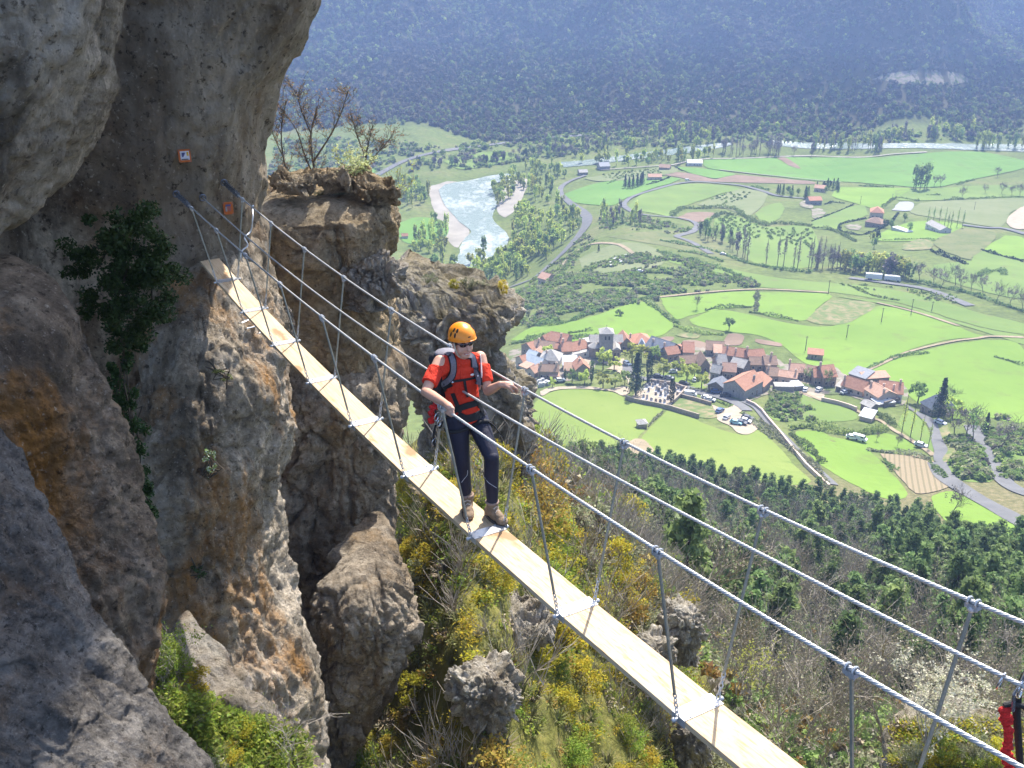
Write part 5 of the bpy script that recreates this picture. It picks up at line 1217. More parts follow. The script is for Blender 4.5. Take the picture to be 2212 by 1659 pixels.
gn_scatter('forest', np.column_stack([x, y, H(x, y) - .5]), ft, ix, NPR.uniform(.55, 1.25, len(x)) * np.where(y < 1500, .8, 1), NPR.uniform(0, 6.28, len(x)))
# scrub of the lower banks and of the knoll: one mass
bt = [me_from('scrub_bush', [leaf_cloud(60, (1.6, 1.6, .8), .95, (0, 0, .9), .4, 400 + i, clump=6) + (0,)], [m_]) for i, m_ in enumerate([leafmat('scrub_leaves%d' % i, c_, .5) for i, c_ in enumerate([[(.22, .30, .09), (.27, .36, .11)], [(.27, .29, .15), (.33, .34, .20)], [(.18, .25, .08), (.22, .29, .10)], [(.24, .34, .08), (.30, .40, .11)], [(.20, .18, .14), (.25, .23, .18)]])])]
sp, si, ss = [], [], []
for poly, n, sc in [(Z5([(0,1150),(300,1050),(560,1080),(900,1120),(1300,1240),(1650,1370),(1650,1400),(1100,1450),(600,1480),(300,1540),(0,1640),(-400,1650),(-380,1400),(-150,1200)]), 2600, 1.0),
                    (ID([(1120,700),(1110,640),(1160,600),(1250,590),(1330,590),(1420,640),(1420,650),(1330,664),(1240,690),(1150,705)]), 1500, 1.1),
                    (ID([(1150,605),(1215,555),(1262,505),(1290,520),(1250,555),(1230,590)]), 420, .9),
                    (ID([(600,300),(800,300),(950,320),(870,345),(780,385),(700,400),(560,440)]), 900, 2.2),
                    (ID([(950,330),(1100,285),(1400,262),(1560,280),(1500,320),(1350,320),(1180,345),(1000,370),(880,375),(880,352)]), 900, 2.4),
                    (ID([(1500,290),(1900,280),(2212,280),(2212,300),(1900,310),(1560,310)]), 500, 2.2),
                    (V3([(60,960),(150,680),(480,690),(800,780),(1200,900),(1300,1060),(900,1100),(420,1100)]), 620, .8),
                    (V4([(1120,1100),(1250,1000),(1480,1150),(1620,1300),(1720,1659),(1320,1659),(1200,1450),(1280,1250)]), 360, 1.0),
                    (V4([(1640,850),(1900,800),(2250,900),(2250,1659),(1950,1659),(1850,1350),(1680,1100)]), 420, 1.0),
                    (Z5([(0,690),(500,680),(950,800),(850,860),(500,830),(200,800),(0,820)]), 420, 1.0),
                    (Z6([(280,1340),(800,1400),(1500,1500),(1500,1600),(900,1480),(300,1380)]), 160, .6)]:
    P = ground(dense(poly, True, 20))[:, :2]; x0, y0 = P.min(0); x1, y1 = P.max(0)
    q = np.column_stack([NPR.uniform(x0, x1, n * 4), NPR.uniform(y0, y1, n * 4)]); q = q[inpoly(q[:, 0], q[:, 1], P)][:n]
    den = fbm(np.column_stack([q[:, 0] / 14, q[:, 1] / 14, 0 * q[:, 0]]), 3) > -.12; q = q[den]
    sp.append(q); si.append(NPR.choice(5, len(q), p=[.32, .28, .2, .12, .08])); ss.append(NPR.uniform(.5, 1.25, len(q)) * sc)
sp = np.vstack(sp); gn_scatter('scrub', np.column_stack([sp, H(sp[:, 0], sp[:, 1])]), bt, np.concatenate(si), np.concatenate(ss), NPR.uniform(0, 6.28, len(sp)))

# ------------------------------------------------------------------ trees of the valley floor
LG = 'fresh green tree on the wooded bank beside the river bend'
for poly, n in [(Q4([(790,1110),(850,1060),(930,1040),(1000,985),(1150,990),(1230,1050),(1150,1110),(1150,1200),(1060,1230),(960,1150),(870,1200),(800,1240)]), 60),
                (Q4([(870,1290),(960,1240),(1060,1290),(1180,1230),(1300,1290),(1300,1350),(1200,1450),(1100,1560),(950,1560),(880,1420)]), 80),
                (Q4([(640,1560),(760,1500),(900,1480),(1020,1580),(980,1680),(640,1680)]), 44),
                (Q4([(80,1110),(330,1080),(420,1160),(330,1250),(230,1230),(120,1160)]), 40), (Q4([(420,1270),(540,1400),(540,1480),(330,1530),(300,1440),(420,1400)]), 18),
                (Q4([(420,1600),(580,1560),(580,1659),(440,1659)]), 6)]:
    scatter(poly, n, ['river', 'river', 'poplar'], LG, 'trees of the river bend', (L_fresh, L_fresh, L_yell, L_mid), .72, 1.15, mind=4.5)
scatter(Q4([(210,985),(580,1000),(930,960),(1100,940),(1280,935),(1280,900),(1000,890),(900,930),(600,960)]), 60, ['river', 'bare'], 'dark grey green tree on the steep far bank of the river', 'trees of the far bank', (L_dark, L_grey, L_mid, L_grey), .7, 1.0)
scatter(Q4([(1290,970),(1400,955),(1700,940),(2100,920),(2100,960),(1750,985),(1450,990)]), 40, ['river', 'poplar'], 'fresh green tree on the flat beyond the upper road bend', 'trees beyond the upper bend', (L_fresh, L_yell, L_yell, L_mid), .7, 1.15)
scatter(Q4([(1050,850),(1400,830),(1800,800),(2133,790),(2133,850),(1700,890),(1400,910),(1100,900)]), 60, ['river', 'bare', 'poplar'], 'pale green tree at the foot of the wooded mountain', 'trees at the mountain foot', (L_mid, L_fresh, L_grey), .8, 1.2)
scatter(Q5([(330,900),(560,900),(710,905),(710,925),(560,935),(330,930)]), 26, ['bare', 'pole'], 'bare brown poplar in the grove left of the white farm track', 'bare grove by the farm track', (L_grey,), 1.3, 1.7)
scatter(Q5([(870,870),(1290,870),(1290,905),(870,900)]), 34, ['poplar', 'pole'], 'tall greenish brown poplar in the grove before the river', 'poplar grove', (L_yell, L_grey, L_mid), .95, 1.25)
scatter(Q5([(0,800),(330,800),(330,860),(0,900)]), 24, ['river', 'poplar'], 'pale tree between the upper river and the white track', 'trees by the upper river', (L_fresh, L_mid, L_grey), .8, 1.2)
scatter(Q5([(0,745),(860,760),(860,790),(0,800)]), 50, ['river', 'bare'], 'small pale tree in the strip behind the poplar grove', 'strip behind the grove', (L_mid, L_fresh, L_grey), .7, 1.1)
scatter(Q5([(1300,790),(1900,770),(1900,835),(1300,830)]), 36, ['poplar', 'river'], 'pale poplar on the far river bank near the right edge', 'far right bank trees', (L_mid, L_fresh, L_grey), .8, 1.2)
scatter(Q5([(1850,870),(2160,870),(2160,895),(1850,890)]), 18, ['poplar'], 'tall poplar in front of the bright river at the right edge', 'right edge poplars', (L_mid, L_fresh), 1.0, 1.3)
for p in Q5([(1490,1125), (1515,1130), (1540,1125), (1478,1115), (1555,1118)]): put_tree('poplar', gpt(*p), 1.35, 'tall green poplar of the lone clump in the wide green field', 'lone poplar clump', L_mid)
for p in Q5([(1600,1105), (1640,1108), (1975,1050), (1760,1180), (2000,1150), (2060,1160), (2110,1165), (1900,1150), (770,925), (870,935)]): put_tree('bare', gpt(*p), rnd.uniform(.9, 1.3), 'leafless rounded tree standing among the far fields at right', 'bare field trees')
scatter(Z6([(300,1250),(500,1270),(800,1310),(1000,1330),(1010,1290),(800,1240),(500,1200),(280,1190)]), 30, ['river'], 'yellow green tree in the hedgerow behind the white lorry', 'hedgerow behind the lorry', (L_yell, L_yell, L_mid, L_grey), .8, 1.1, False)
scatter(Z6([(-40,1220),(280,1240),(300,1200),(0,1170)]) , 12, ['pole', 'bare'], 'bare tall tree at the left end of the yellow green hedgerow', 'hedgerow left end', (L_grey,), .8, 1.1, False)
for p in Z6([(60,1200), (200,1205), (1110,1350), (1260,1380), (1490,1380), (1530,1440), (1330,1420), (1650,1440), (1770,1480), (1900,1560), (2050,1590), (2180,1640)]): put_tree('bare', gpt(*p), rnd.uniform(.8, 1.15), 'slim leafless tree on the bank below the road with the lorry', 'bare trees below the road')
for p in Z5([(1835,1195), (1900,1200), (2005,1215), (2045,1210), (2160,1225), (2185,1225), (1500,1100), (1525,1130), (1720,1170), (1480,1090)]): put_tree('pole', gpt(*p), rnd.uniform(.9, 1.15), 'tall thin leafless poplar in the row along the lower edge of the orchard', 'thin poplars of the orchard edge')
scatter(Z5([(1030,900),(1150,960),(1300,1000),(1450,1100),(1400,1000),(1200,900),(1050,830)]), 18, ['bare', 'poplar'], 'thin tree in the slanting copse right of the hairpin bend', 'copse by the hairpin', (L_grey, L_mid, L_dark), .6, .95, False)
scatter(Z5([(0,760),(180,780),(450,800),(430,720),(150,650),(0,650)]), 22, ['poplar', 'bare'], 'pale tree in the copse inside the road bend', 'copse inside the road bend', (L_fresh, L_grey, L_mid), .6, .85)
for p in Z5([(260,375), (300,380), (340,380), (385,365), (420,350), (440,340)]): put_tree('conifer', gpt(*p), .75, 'dark conifer in the small clump above the green field', 'conifer clump')
for p in Z6([(1190,760), (1250,750), (1365,790), (1400,810), (1435,790), (1500,780), (1555,790), (1315,740)]): put_tree('pole', gpt(*p), .85, 'slim poplar in the row beside the white cottage', 'poplars by the white cottage', L_mid)
scatter(Z5([(1830,450),(2198,500),(2198,470),(2000,420),(1830,400)]) , 12, ['river', 'conifer'], 'dark garden tree around the orange roofed villa', 'villa garden trees', (L_dark, L_mid), .5, .7)
scatter(Z6([(0,420),(200,430),(290,430),(250,360),(0,400)]), 10, ['river', 'conifer'], 'dark garden tree behind the orange roofed villa', 'villa back garden trees', (L_dark, L_mid), .5, .8)
for p in Z6([(620,930), (680,920), (820,800), (960,720), (1010,830), (760,790), (640,1000)]): put_tree('river', gpt(*p), .6, 'rounded garden tree among the villas with hedges', 'garden trees of the villas', rnd.choice([L_mid, L_yell, L_dark]))
# orchards in rows
for poly, n, lb, gp in [(Z5([(1230,700),(1340,665),(1500,705),(1690,790),(1640,900),(1400,880),(1300,850)]), 60, 'low green fruit bush in the rows of the orchard', 'orchard bushes'), (Z5([(1700,800),(2190,800),(2190,1000),(1900,950),(1700,900)]), 50, 'low green fruit bush in the right half of the orchard', 'orchard bushes right'),
                        (Z5([(20,240),(300,200),(600,180),(640,230),(450,250),(100,290)]), 60, 'small fruit tree in the far orchard beyond the bend', 'far orchard'), (Z5([(1150,490),(1350,430),(1560,420),(1500,500),(1250,560)]), 30, 'small dry bush in the brown terraced plot', 'brown plot bushes')]:
    scatter(poly, n, ['bush'], lb, gp, (L_mid, L_hedge), .8, 1.2, True, 'fruit bush', 5)
# village trees, each on its spot
for p, k, s, mt, lb in [
    (V1([(1480,690)])[0], 'round', 1.35, L_fresh, 'round light green tree left in front of the church'), (V1([(1630,700)])[0], 'round', 1.05, L_fresh, 'smaller light green tree on the church square'),
    (V1([(1880,600)])[0], 'round', 1.5, L_yell, 'yellow green tree between church square and long slate roof'), (V1([(2010,590)])[0], 'round', 1.4, L_yell, 'yellow green tree just left of the tall cypress'),
    (V1([(720,560)])[0], 'round', 1.2, L_fresh, 'light green tree in the courtyard of the left houses'), (V2([(420,560)])[0], 'round', 1.1, L_mid, 'green tree under the wall of the long slate roof'),
    (V2([(540,800)])[0], 'round', 1.2, L_yell, 'yellow green pollard nearest the tall cypress'), (V2([(740,740)])[0], 'round', 1.2, L_yell, 'yellow green tree left of the long brown roof'),
    (V2([(865,860)])[0], 'round', 1.2, L_yell, 'broad yellow green pollard in the middle of the lawn'), (V2([(970,810)])[0], 'round', 1.0, L_yell, 'yellow green pollard close to the brown gabled house'), (V2([(1070,945)])[0], 'round', 1.15, L_yell, 'forked yellow green tree beside the ivy covered garage'),
    (V1([(1930,1050)])[0], 'conifer', 1.02, None, 'big dark conifer at the cemetery corner'), (V1([(2110,870)])[0], 'cypress', 1.05, None, 'tall narrow cypress behind the cemetery'), (V2([(655,1145)])[0], 'cypress', .78, None, 'smaller cypress inside the cemetery near its front wall'),
    (V1([(1320,870)])[0], 'cypress', .62, L_dark, 'dark slim tree beside the red gable left of the square'), (V1([(955,840)])[0], 'cypress', .4, L_dark, 'small pointed shrub tree before the left houses'),
    (V1([(1220,900)])[0], 'round', .95, L_fresh, 'bright round tree in the garden above the pale path'), (V1([(1480,940)])[0], 'round', 1.05, L_yell, 'pale round shrub tree in the garden by the pale path'), (V1([(1640,940)])[0], 'round', .95, L_fresh, 'fresh green shrub tree right of the pale round one'), (V1([(1780,900)])[0], 'round', .9, L_mid, 'green tree touching the dark conifer'),
    (V1([(1050,870)])[0], 'round', .85, L_hedge, 'low dark green tree in the garden left'), (V1([(780,930)])[0], 'round', .6, L_fresh, 'small bright shrub beside the stacked white blocks'),
    (V4([(1020,830)])[0], 'conifer', .85, None, 'dark conifer in front of the slate hipped house'), (V4([(1140,640)])[0], 'bare', .8, L_dark, 'thin dark tree behind the slate hipped house'), (V4([(740,590)])[0], 'round', 1.25, L_mid, 'dense green tree left of the slate hipped house'), (V4([(1220,800)])[0], 'round', 1.4, L_fresh, 'bright green tree right of the slate hipped house'),
    (V4([(1230,1080)])[0], 'bare', 1.1, None, 'greyish leafless tree right of the wide road'), (V4([(1390,1090)])[0], 'bare', 1.1, None, 'leafless tree with reddish crown above the lower road'), (V4([(1500,1130)])[0], 'bare', 1.1, L_mid, 'half green tree left of the lower road'), (V4([(1880,1260)])[0], 'bare', 1.15, None, 'wide leafless tree right of the lower road'), (V4([(1670,1010)])[0], 'conifer', .45, None, 'young conifer above the lower road'),
    (V4([(520,1010)])[0], 'pole', .75, L_fresh, 'slender tree with dark trunk by the footpath, first from the white house'), (V4([(640,1060)])[0], 'pole', .66, L_fresh, 'slender tree by the footpath, second from the white house'), (V4([(775,1140)])[0], 'pole', .6, L_fresh, 'slender tree by the footpath, third from the white house'), (V4([(880,1225)])[0], 'pole', .5, L_mid, 'short slender tree where the footpath meets the wide road'),
    (V2([(1450,150)])[0], 'round', 1.0, L_hedge, 'dark round tree in the meadow above the vegetable gardens'), (U1([(965,520)])[0], 'bush', 1.5, L_hedge, 'single dark bush in the meadow left of the hedged strip'), (U1([(1500,480)])[0], 'bare', .7, None, 'small leafless tree on the hedge between two meadows'),
    (V3([(640,560)])[0], 'bare', .7, L_mid, 'thin half green tree in front of the red row houses'), (V3([(930,620)])[0], 'bare', .85, L_mid, 'thin half green tree before the orange roofed house'),
    (U1([(820,80)])[0], 'conifer', .28, None, 'lone small conifer on the pale knoll pasture'), (ID([(2055,1112)])[0], 'bare', .7, None, 'leafless tree at the edge of the bright green field'),
    (V4([(170,1120)])[0], 'bare', .3, None, 'tiny bare fruit tree in the meadow, upper one'), (V4([(455,1200)])[0], 'bare', .35, None, 'tiny bare fruit tree in the meadow, lower one')]:
    put_tree(k, gpt(*p), s, lb, None, mt)
# hedges
for ln, w, h, mt, lb in [
    (Z5([(740,668),(850,592),(1000,590),(1250,582),(1400,602),(1480,662),(1700,762),(1830,745),(2198,772)]), 7, 5, L_hedge, 'long dark hedge above the orchard, curving from the loop road'),
    (Z5([(1160,690),(1280,642),(1400,662)]), 5, 4, L_hedge, 'short curved hedge at the top of the orchard'),
    (Z5([(620,920),(850,962),(1000,992),(1220,1042),(1450,1132),(1700,1192),(1900,1222),(2198,1255)]), 4, 3, L_hedge, 'long hedge along the lower side of the road below the hairpin'),
    (Z5([(810,1030),(1000,1052),(1130,1092),(1280,1142)]), 3.5, 2.5, L_hedge, 'short hedge on the first terrace below the hairpin'),
    (Z5([(590,1030),(700,1072),(900,1112),(1150,1182),(1300,1232),(1450,1292),(1600,1362)]), 5, 3.5, L_hedge, 'thick hedge along the top of the scrubby knoll'),
    (Z5([(1090,1650),(1200,1622),(1400,1612),(1570,1612)]), 3, 2.6, L_hedge, 'dark hedge between two bright meadows'),
    (Z5([(1630,1450),(1625,1550),(1618,1650)]), 4, 2.2, L_hgrey, 'grey leafless hedge strip dividing two bright meadows'),
    (U1([(330,590),(560,580),(700,532),(900,462),(1100,412),(1230,402)]), 5, 3, L_hedge, 'hedge along the top edge of the meadow above the left houses'),
    (U1([(1120,412),(1200,462),(1240,492),(1330,562),(1380,582)]), 4, 3, L_hedge, 'hedge running down between the left and middle meadows'),
    (U1([(610,648),(770,625)]), 3, 2.2, L_hedge, 'short dark hedge alone in the left meadow'), (U1([(320,672),(470,662)]), 4, 2.4, L_hedge, 'low hedge just above the left houses'),
    (U1([(1860,502),(1950,514),(2200,562)]), 3, 2.4, L_hedge, 'hedge below the straw coloured patch'), (U1([(210,720),(420,690),(640,680),(820,665)]), 6, 3, L_hedge, 'rough hedge behind the left houses'),
    (V2([(700,80),(900,150),(1050,190),(1380,210)]), 5, 3, L_mid, 'bushy hedge above the vegetable gardens'),
    (V3([(1340,405),(1600,302),(1830,192),(2200,112)]), 2.2, 1.8, L_hedge, 'dark hedge on the wall of the rising path'),
    (V4([(400,0),(600,-60),(900,-90)]), 2.2, 1.8, L_hedge, 'upper stretch of dark hedge on the rising path'), (V4([(1800,-40),(1950,0),(2050,32),(2200,80)]), 2.5, 2, L_hedge, 'short hedge in the bright field at the right edge'),
    (V3([(0,1060),(150,1210),(300,1360),(500,1510),(720,1670)]) + [(1790,1060)], 4.2, 2.6, L_hgrey, 'greyish hedge along the walled lane'),
    (V3([(430,1250),(600,1402),(750,1522),(860,1650)]), 4, 3, L_hedge, 'darker hedge on the field side of the walled lane'),
    (V3([(400,1180),(700,1152),(900,1190),(1150,1240),(1400,1240),(1750,1182)]), 6, 4, L_mid, 'thick bushy hedge behind the two white cars in the meadow'),
    (V3([(1450,900),(1600,960),(1750,1060),(1850,1150)]), 4, 3, L_hedge, 'hedge beside the footpath under the pink houses'),
    (Z6([(290,820),(300,752),(560,692)]), 3, 2.5, L_con, 'clipped dark hedge on the upper side of the white terrace'), (Z6([(300,825),(520,862),(780,762),(890,642)]), 3, 2.5, L_con, 'clipped dark hedge on the lower side of the white terrace'),
    (Z6([(0,722),(220,640),(430,552)]), 2.5, 2, L_con, 'straight clipped hedge between two gardens'), (Z6([(130,545),(220,525),(340,535)]), 3, 2.2, L_con, 'clipped hedge behind the orange villa'),
    (Z6([(0,790),(150,800),(300,850),(450,930)]), 5, 3.5, L_hedge, 'ragged hedge under the villa gardens'), (Z6([(730,920),(900,916),(1080,908),(1310,912)]), 2.5, 2, L_hedge, 'low hedge under the white cottage garden'),
    (Z6([(1230,1030),(1400,1092),(1600,1172)]), 5, 4, L_con, 'thick dark hedge below the brown fallow field'), (Z6([(1760,1020),(1920,1072),(2198,1142)]), 4, 3, L_con, 'dark hedge between bright fields at the right edge'),
    (Z6([(480,352),(650,362),(850,372)]), 5, 3, L_hedge, 'hedge along the far edge of the villa field'), (Z6([(1500,342),(1600,310),(1680,292)]), 4, 3, L_hedge, 'short far hedge near the lone poplars'), (Z6([(1180,450),(1330,452)]), 4, 2.5, L_hedge, 'tiny dark hedge in the field right of the court'),
    (Z6([(1360,502),(1700,492),(2198,472)]), 5, 4, L_hedge, 'long hedge above the pale striped field'), (Z6([(720,580),(790,530),(880,480),(1100,510)]), 5, 3, L_hedge, 'hedge wrapped round the grey court'), (Z6([(380,1385),(600,1482),(760,1522),(900,1542)]), 3, 2, L_hedge, 'hedge stretch in the meadow below the lorry'),
    (Z6([(1720,1300),(1820,1250),(1960,1240),(1990,1280)]), 7, 4, L_hedge, 'dark clump of bushes in the right meadow'), (Z6([(1000,1330),(1300,1400),(1600,1460),(1900,1560),(2198,1659)]), 5, 3, L_hedge, 'hedge on the lower bank at the right edge'),
    (Z5([(80,335),(160,300),(260,262)]), 4, 3, L_hedge, 'short hedge in the bend of the upper road'), (Z5([(480,345),(600,315),(720,270)]), 4, 3, L_con, 'dark hedge at the pink house above the loop road'), (Z5([(1560,355),(1650,375),(1760,400)]), 4, 3, L_hedge, 'hedge along the loop road near the villa'), (Z5([(750,150),(850,195)]), 3, 2.5, L_con, 'short dark hedge beside the far white house'),
    (V4([(40,1250),(300,1280),(600,1310),(900,1390)]), 3.5, 2.2, L_hgrey, 'brownish hedge along the top of the vineyard'), (V4([(270,1400),(350,1470),(420,1540)]), 3.5, 3, L_hedge, 'bush row at the left side of the vineyard'), (V4([(900,1400),(1000,1530),(1130,1640)]), 2.6, 2, L_hedge, 'hedge between vineyard and wide road'),
    (V2([(1650,1290),(1760,1380),(1900,1520),(2040,1650)]), 3.5, 2, L_hgrey, 'rough hedge between car park and lane'), (V2([(330,1480),(430,1370),(540,1270)]), 1.5, .8, L_hgrey, 'low line of weeds on the old wall between two meadows'), (V1([(960,890),(1100,900),(1280,900)]), 2, 1.6, L_hedge, 'clipped hedge along the pale path'),
    (V2([(890,960),(1050,970),(1200,1010)]), 4, 1.8, L_hgrey, 'grey shrubbery above the walled vacant lot'), (V2([(1250,1110),(1400,1170),(1470,1200)]), 3, 1.5, L_mid, 'shrubs between the lane and the car park')]:
    hedge(ln, w, h, lb, mt, size=.7 if gpt(*ln[0])[1] < 480 else 1.1)
# ------------------------------------------------------------------ village
RF = {'red': two('tiles_red', (.32, .16, .10), (.40, .215, .14), .9, c3=(.27, .14, .085), scale3=2.5, bmp=.4, bscale=3.5, bdist=.1),
      'orange': two('tiles_orange', (.42, .20, .12), (.48, .25, .16), .8, c3=(.34, .18, .12), scale3=2.5, bmp=.4, bscale=3.5, bdist=.1),
      'brown': two('tiles_brown', (.25, .165, .11), (.32, .215, .15), .9, c3=(.20, .145, .11), scale3=2.2, bmp=.4, bscale=3.5, bdist=.1),
      'pink': two('tiles_pink', (.40, .235, .155), (.48, .30, .21), .9, c3=(.31, .20, .16), scale3=2.4, bmp=.4, bscale=3.5, bdist=.1),
      'slate': two('slates', (.125, .135, .155), (.19, .20, .22), 1.1, rough=.6, bmp=.3, bscale=3, bdist=.08),
      'blue': two('slates_pale', (.33, .37, .40), (.42, .46, .48), 1.0, rough=.5, bmp=.3, bscale=3, bdist=.08),
      'lauze': two('stone_slates', (.30, .28, .25), (.40, .375, .335), .8, c3=(.24, .225, .19), scale3=2, bmp=.5, bscale=2, bdist=.12),
      'white': two('white_sheet', (.52, .52, .51), (.60, .60, .59), .4)}
WL = {'stone': two('wall_stone', (.24, .195, .15), (.34, .28, .215), 1.2, c3=(.19, .155, .12), scale3=3.5, bmp=.4, bscale=4, bdist=.06),
      'grey': two('wall_grey', (.24, .22, .20), (.33, .305, .275), 1.2, c3=(.18, .165, .15), scale3=3.5, bmp=.4, bscale=4, bdist=.06),
      'pinkw': two('wall_rendered', (.44, .34, .27), (.52, .41, .33), .7), 'white': two('wall_white', (.48, .45, .41), (.56, .53, .48), .6),
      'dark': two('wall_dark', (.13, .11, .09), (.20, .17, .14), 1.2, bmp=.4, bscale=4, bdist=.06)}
GLASSD = plain('window_dark', (.022, .024, .028), .15, .5, var=.1); TRIM = plain('trim_pale', (.45, .42, .37), .7); SHUT = plain('shutter', (.16, .12, .09), .7)
def house(label, fl, fr, depth, h, roof='along', rh=1.8, rm='red', wm='stone', chim=(), win=3, door=True, name='house', cat='house', eave=.35, floors=1):
    A, B = Vector(ground([fl])[0]), Vector(ground([fr])[0])
    d = B - A; L = math.hypot(d.x, d.y); ang = math.atan2(d.y, d.x); z0 = min(A.z, B.z, float(H(A.x - math.sin(ang) * depth, A.y + math.cos(ang) * depth)[0])) - .3
    zf = (A.z + B.z) / 2 - z0; Hh = h + zf
    t = thing(name, label, cat, (A.x, A.y, z0), ang)
    w = MB()
    if roof == 'across':
        prof = [(0, 0), (L, 0), (L, Hh), (L / 2, Hh + rh), (0, Hh)]; n = 5
        V = [(x, 0, z) for x, z in prof] + [(x, depth, z) for x, z in prof]
    elif roof == 'shed':
        prof = [(0, 0), (depth, 0), (depth, Hh + rh), (0, Hh)]; n = 4
        V = [(0, y, z) for y, z in prof] + [(L, y, z) for y, z in prof]
    elif roof == 'along':
        prof = [(0, 0), (depth, 0), (depth, Hh), (depth / 2, Hh + rh), (0, Hh)]; n = 5
        V = [(0, y, z) for y, z in prof] + [(L, y, z) for y, z in prof]
    else:
        prof = [(0, 0), (depth, 0), (depth, Hh), (0, Hh)]; n = 4
        V = [(0, y, z) for y, z in prof] + [(L, y, z) for y, z in prof]
    Fc = [tuple(range(n)), tuple(range(2 * n - 1, n - 1, -1))] + [(i, i + n, (i + 1) % n + n, (i + 1) % n) for i in range(n)]
    w.add(V, Fc); w.build('wall', WL[wm], t)
    e, th_ = eave, .16; r = MB()
    def slab(P):
        nrm = (Vector(P[1]) - Vector(P[0])).cross(Vector(P[-1]) - Vector(P[0])).normalized()
        if nrm.z < 0: nrm = -nrm
        k = len(P); V = [Vector(p) + nrm * .03 for p in P] + [Vector(p) + nrm * (.03 + th_) for p in P]
        r.add(V, [tuple(range(k))[::-1], tuple(range(k, 2 * k))] + [(i, (i + 1) % k, (i + 1) % k + k, i + k) for i in range(k)])
    s = rh / (depth / 2) if roof == 'along' else 0
    if roof == 'along':
        slab([(-e, -e, Hh - s * e), (L + e, -e, Hh - s * e), (L + e, depth / 2, Hh + rh), (-e, depth / 2, Hh + rh)])
        slab([(-e, depth / 2, Hh + rh), (L + e, depth / 2, Hh + rh), (L + e, depth + e, Hh - s * e), (-e, depth + e, Hh - s * e)])
        r.tube([(-e, depth / 2, Hh + rh + .15), (L + e, depth / 2, Hh + rh + .15)], .14, 6)
    elif roof == 'across':
        s = rh / (L / 2)
        slab([(-e, -e, Hh - s * e), (L / 2, -e, Hh + rh), (L / 2, depth + e, Hh + rh), (-e, depth + e, Hh - s * e)])
        slab([(L / 2, -e, Hh + rh), (L + e, -e, Hh - s * e), (L + e, depth + e, Hh - s * e), (L / 2, depth + e, Hh + rh)])
        r.tube([(L / 2, -e, Hh + rh + .15), (L / 2, depth + e, Hh + rh + .15)], .14, 6)
    elif roof == 'shed':
        s = rh / depth; slab([(-e, -e, Hh - s * e), (L + e, -e, Hh - s * e), (L + e, depth + e, Hh + rh + s * e), (-e, depth + e, Hh + rh + s * e)])
    elif roof == 'hip':
        k = min(L, depth) / 2; a, b_ = ((k, depth / 2), (L - k, depth / 2)) if L >= depth else ((L / 2, k), (L / 2, depth - k))
        q = [(-e, -e), (L + e, -e), (L + e, depth + e), (-e, depth + e)]; z = Hh - e * rh / k; p1, p2 = (*a, Hh + rh), (*b_, Hh + rh)
        c4 = [(x, y, z) for x, y in q]
        if L >= depth:
            slab([c4[0], c4[1], p2, p1]); slab([c4[1], c4[2], p2]); slab([c4[2], c4[3], p1, p2]); slab([c4[3], c4[0], p1])
        else:
            slab([c4[0], c4[1], p1]); slab([c4[1], c4[2], p2, p1]); slab([c4[2], c4[3], p2]); slab([c4[3], c4[0], p1, p2])
        for c_ in c4: r.tube([(c_[0], c_[1], c_[2] + .12), tuple(Vector(p1 if (Vector(p1) - Vector(c_)).length < (Vector(p2) - Vector(c_)).length else p2) + Vector((0, 0, .12)))], .12, 5)
    elif roof == 'flat':
        r.box((L / 2, depth / 2, Hh + .1), (L + .1, depth + .1, .22))
    ro = r.build('roof', RF[rm], t)
    for cx, cyy in chim:
        zr = Hh + (rh * (1 - abs(cyy * depth - depth / 2) / (depth / 2)) if roof == 'along' else rh * .5)
        c_ = MB().box((cx * L, cyy * depth, zr + .55), (.7, .6, 1.9)).box((cx * L, cyy * depth, zr + 1.58), (.9, .8, .14)).box((cx * L, cyy * depth, zr + 1.75), (.4, .35, .2), m=0)
        c_.build('chimney', WL['grey' if wm in ('grey', 'dark') else 'pinkw'], ro)
    g_ = random.Random(int(L * 1000))
    for f in range(floors):
        for i in range(win):
            x = L * (i + .5 + g_.uniform(-.12, .12)) / win; z = zf + .95 + 2.6 * f + g_.uniform(0, .15)
            if z + 1.2 > Hh: continue
            q = MB().box((x, -.02, z + .55), (.85, .1, 1.15), m=1).box((x, -.045, z + .55), (.66, .1, .95), m=0)
            if g_.random() < .5: q.box((x - .62, -.04, z + .55), (.36, .07, 1.1), m=2).box((x + .62, -.04, z + .55), (.36, .07, 1.1), m=2)
            q.build('window', [GLASSD, TRIM, SHUT], t)
    if door and L > 3.5:
        x = L * g_.uniform(.25, .75); MB().box((x, -.03, zf + 1.0), (1.15, .11, 2.1), m=1).box((x, -.06, zf + .98), (.92, .1, 1.95), m=0).build('door', [SHUT, TRIM], t)
    # side window seen on the gable
    if roof in ('along', 'shed') and h > 2.6:
        for sx, xx in ((-1, -.02), (1, L + .02)):
            MB().box((xx, depth * .5, zf + h * .62), (.1, .8, 1.0), m=1).box((xx + sx * .025, depth * .5, zf + h * .62), (.1, .6, .8)).build('window', [GLASSD, TRIM], t)
    return t
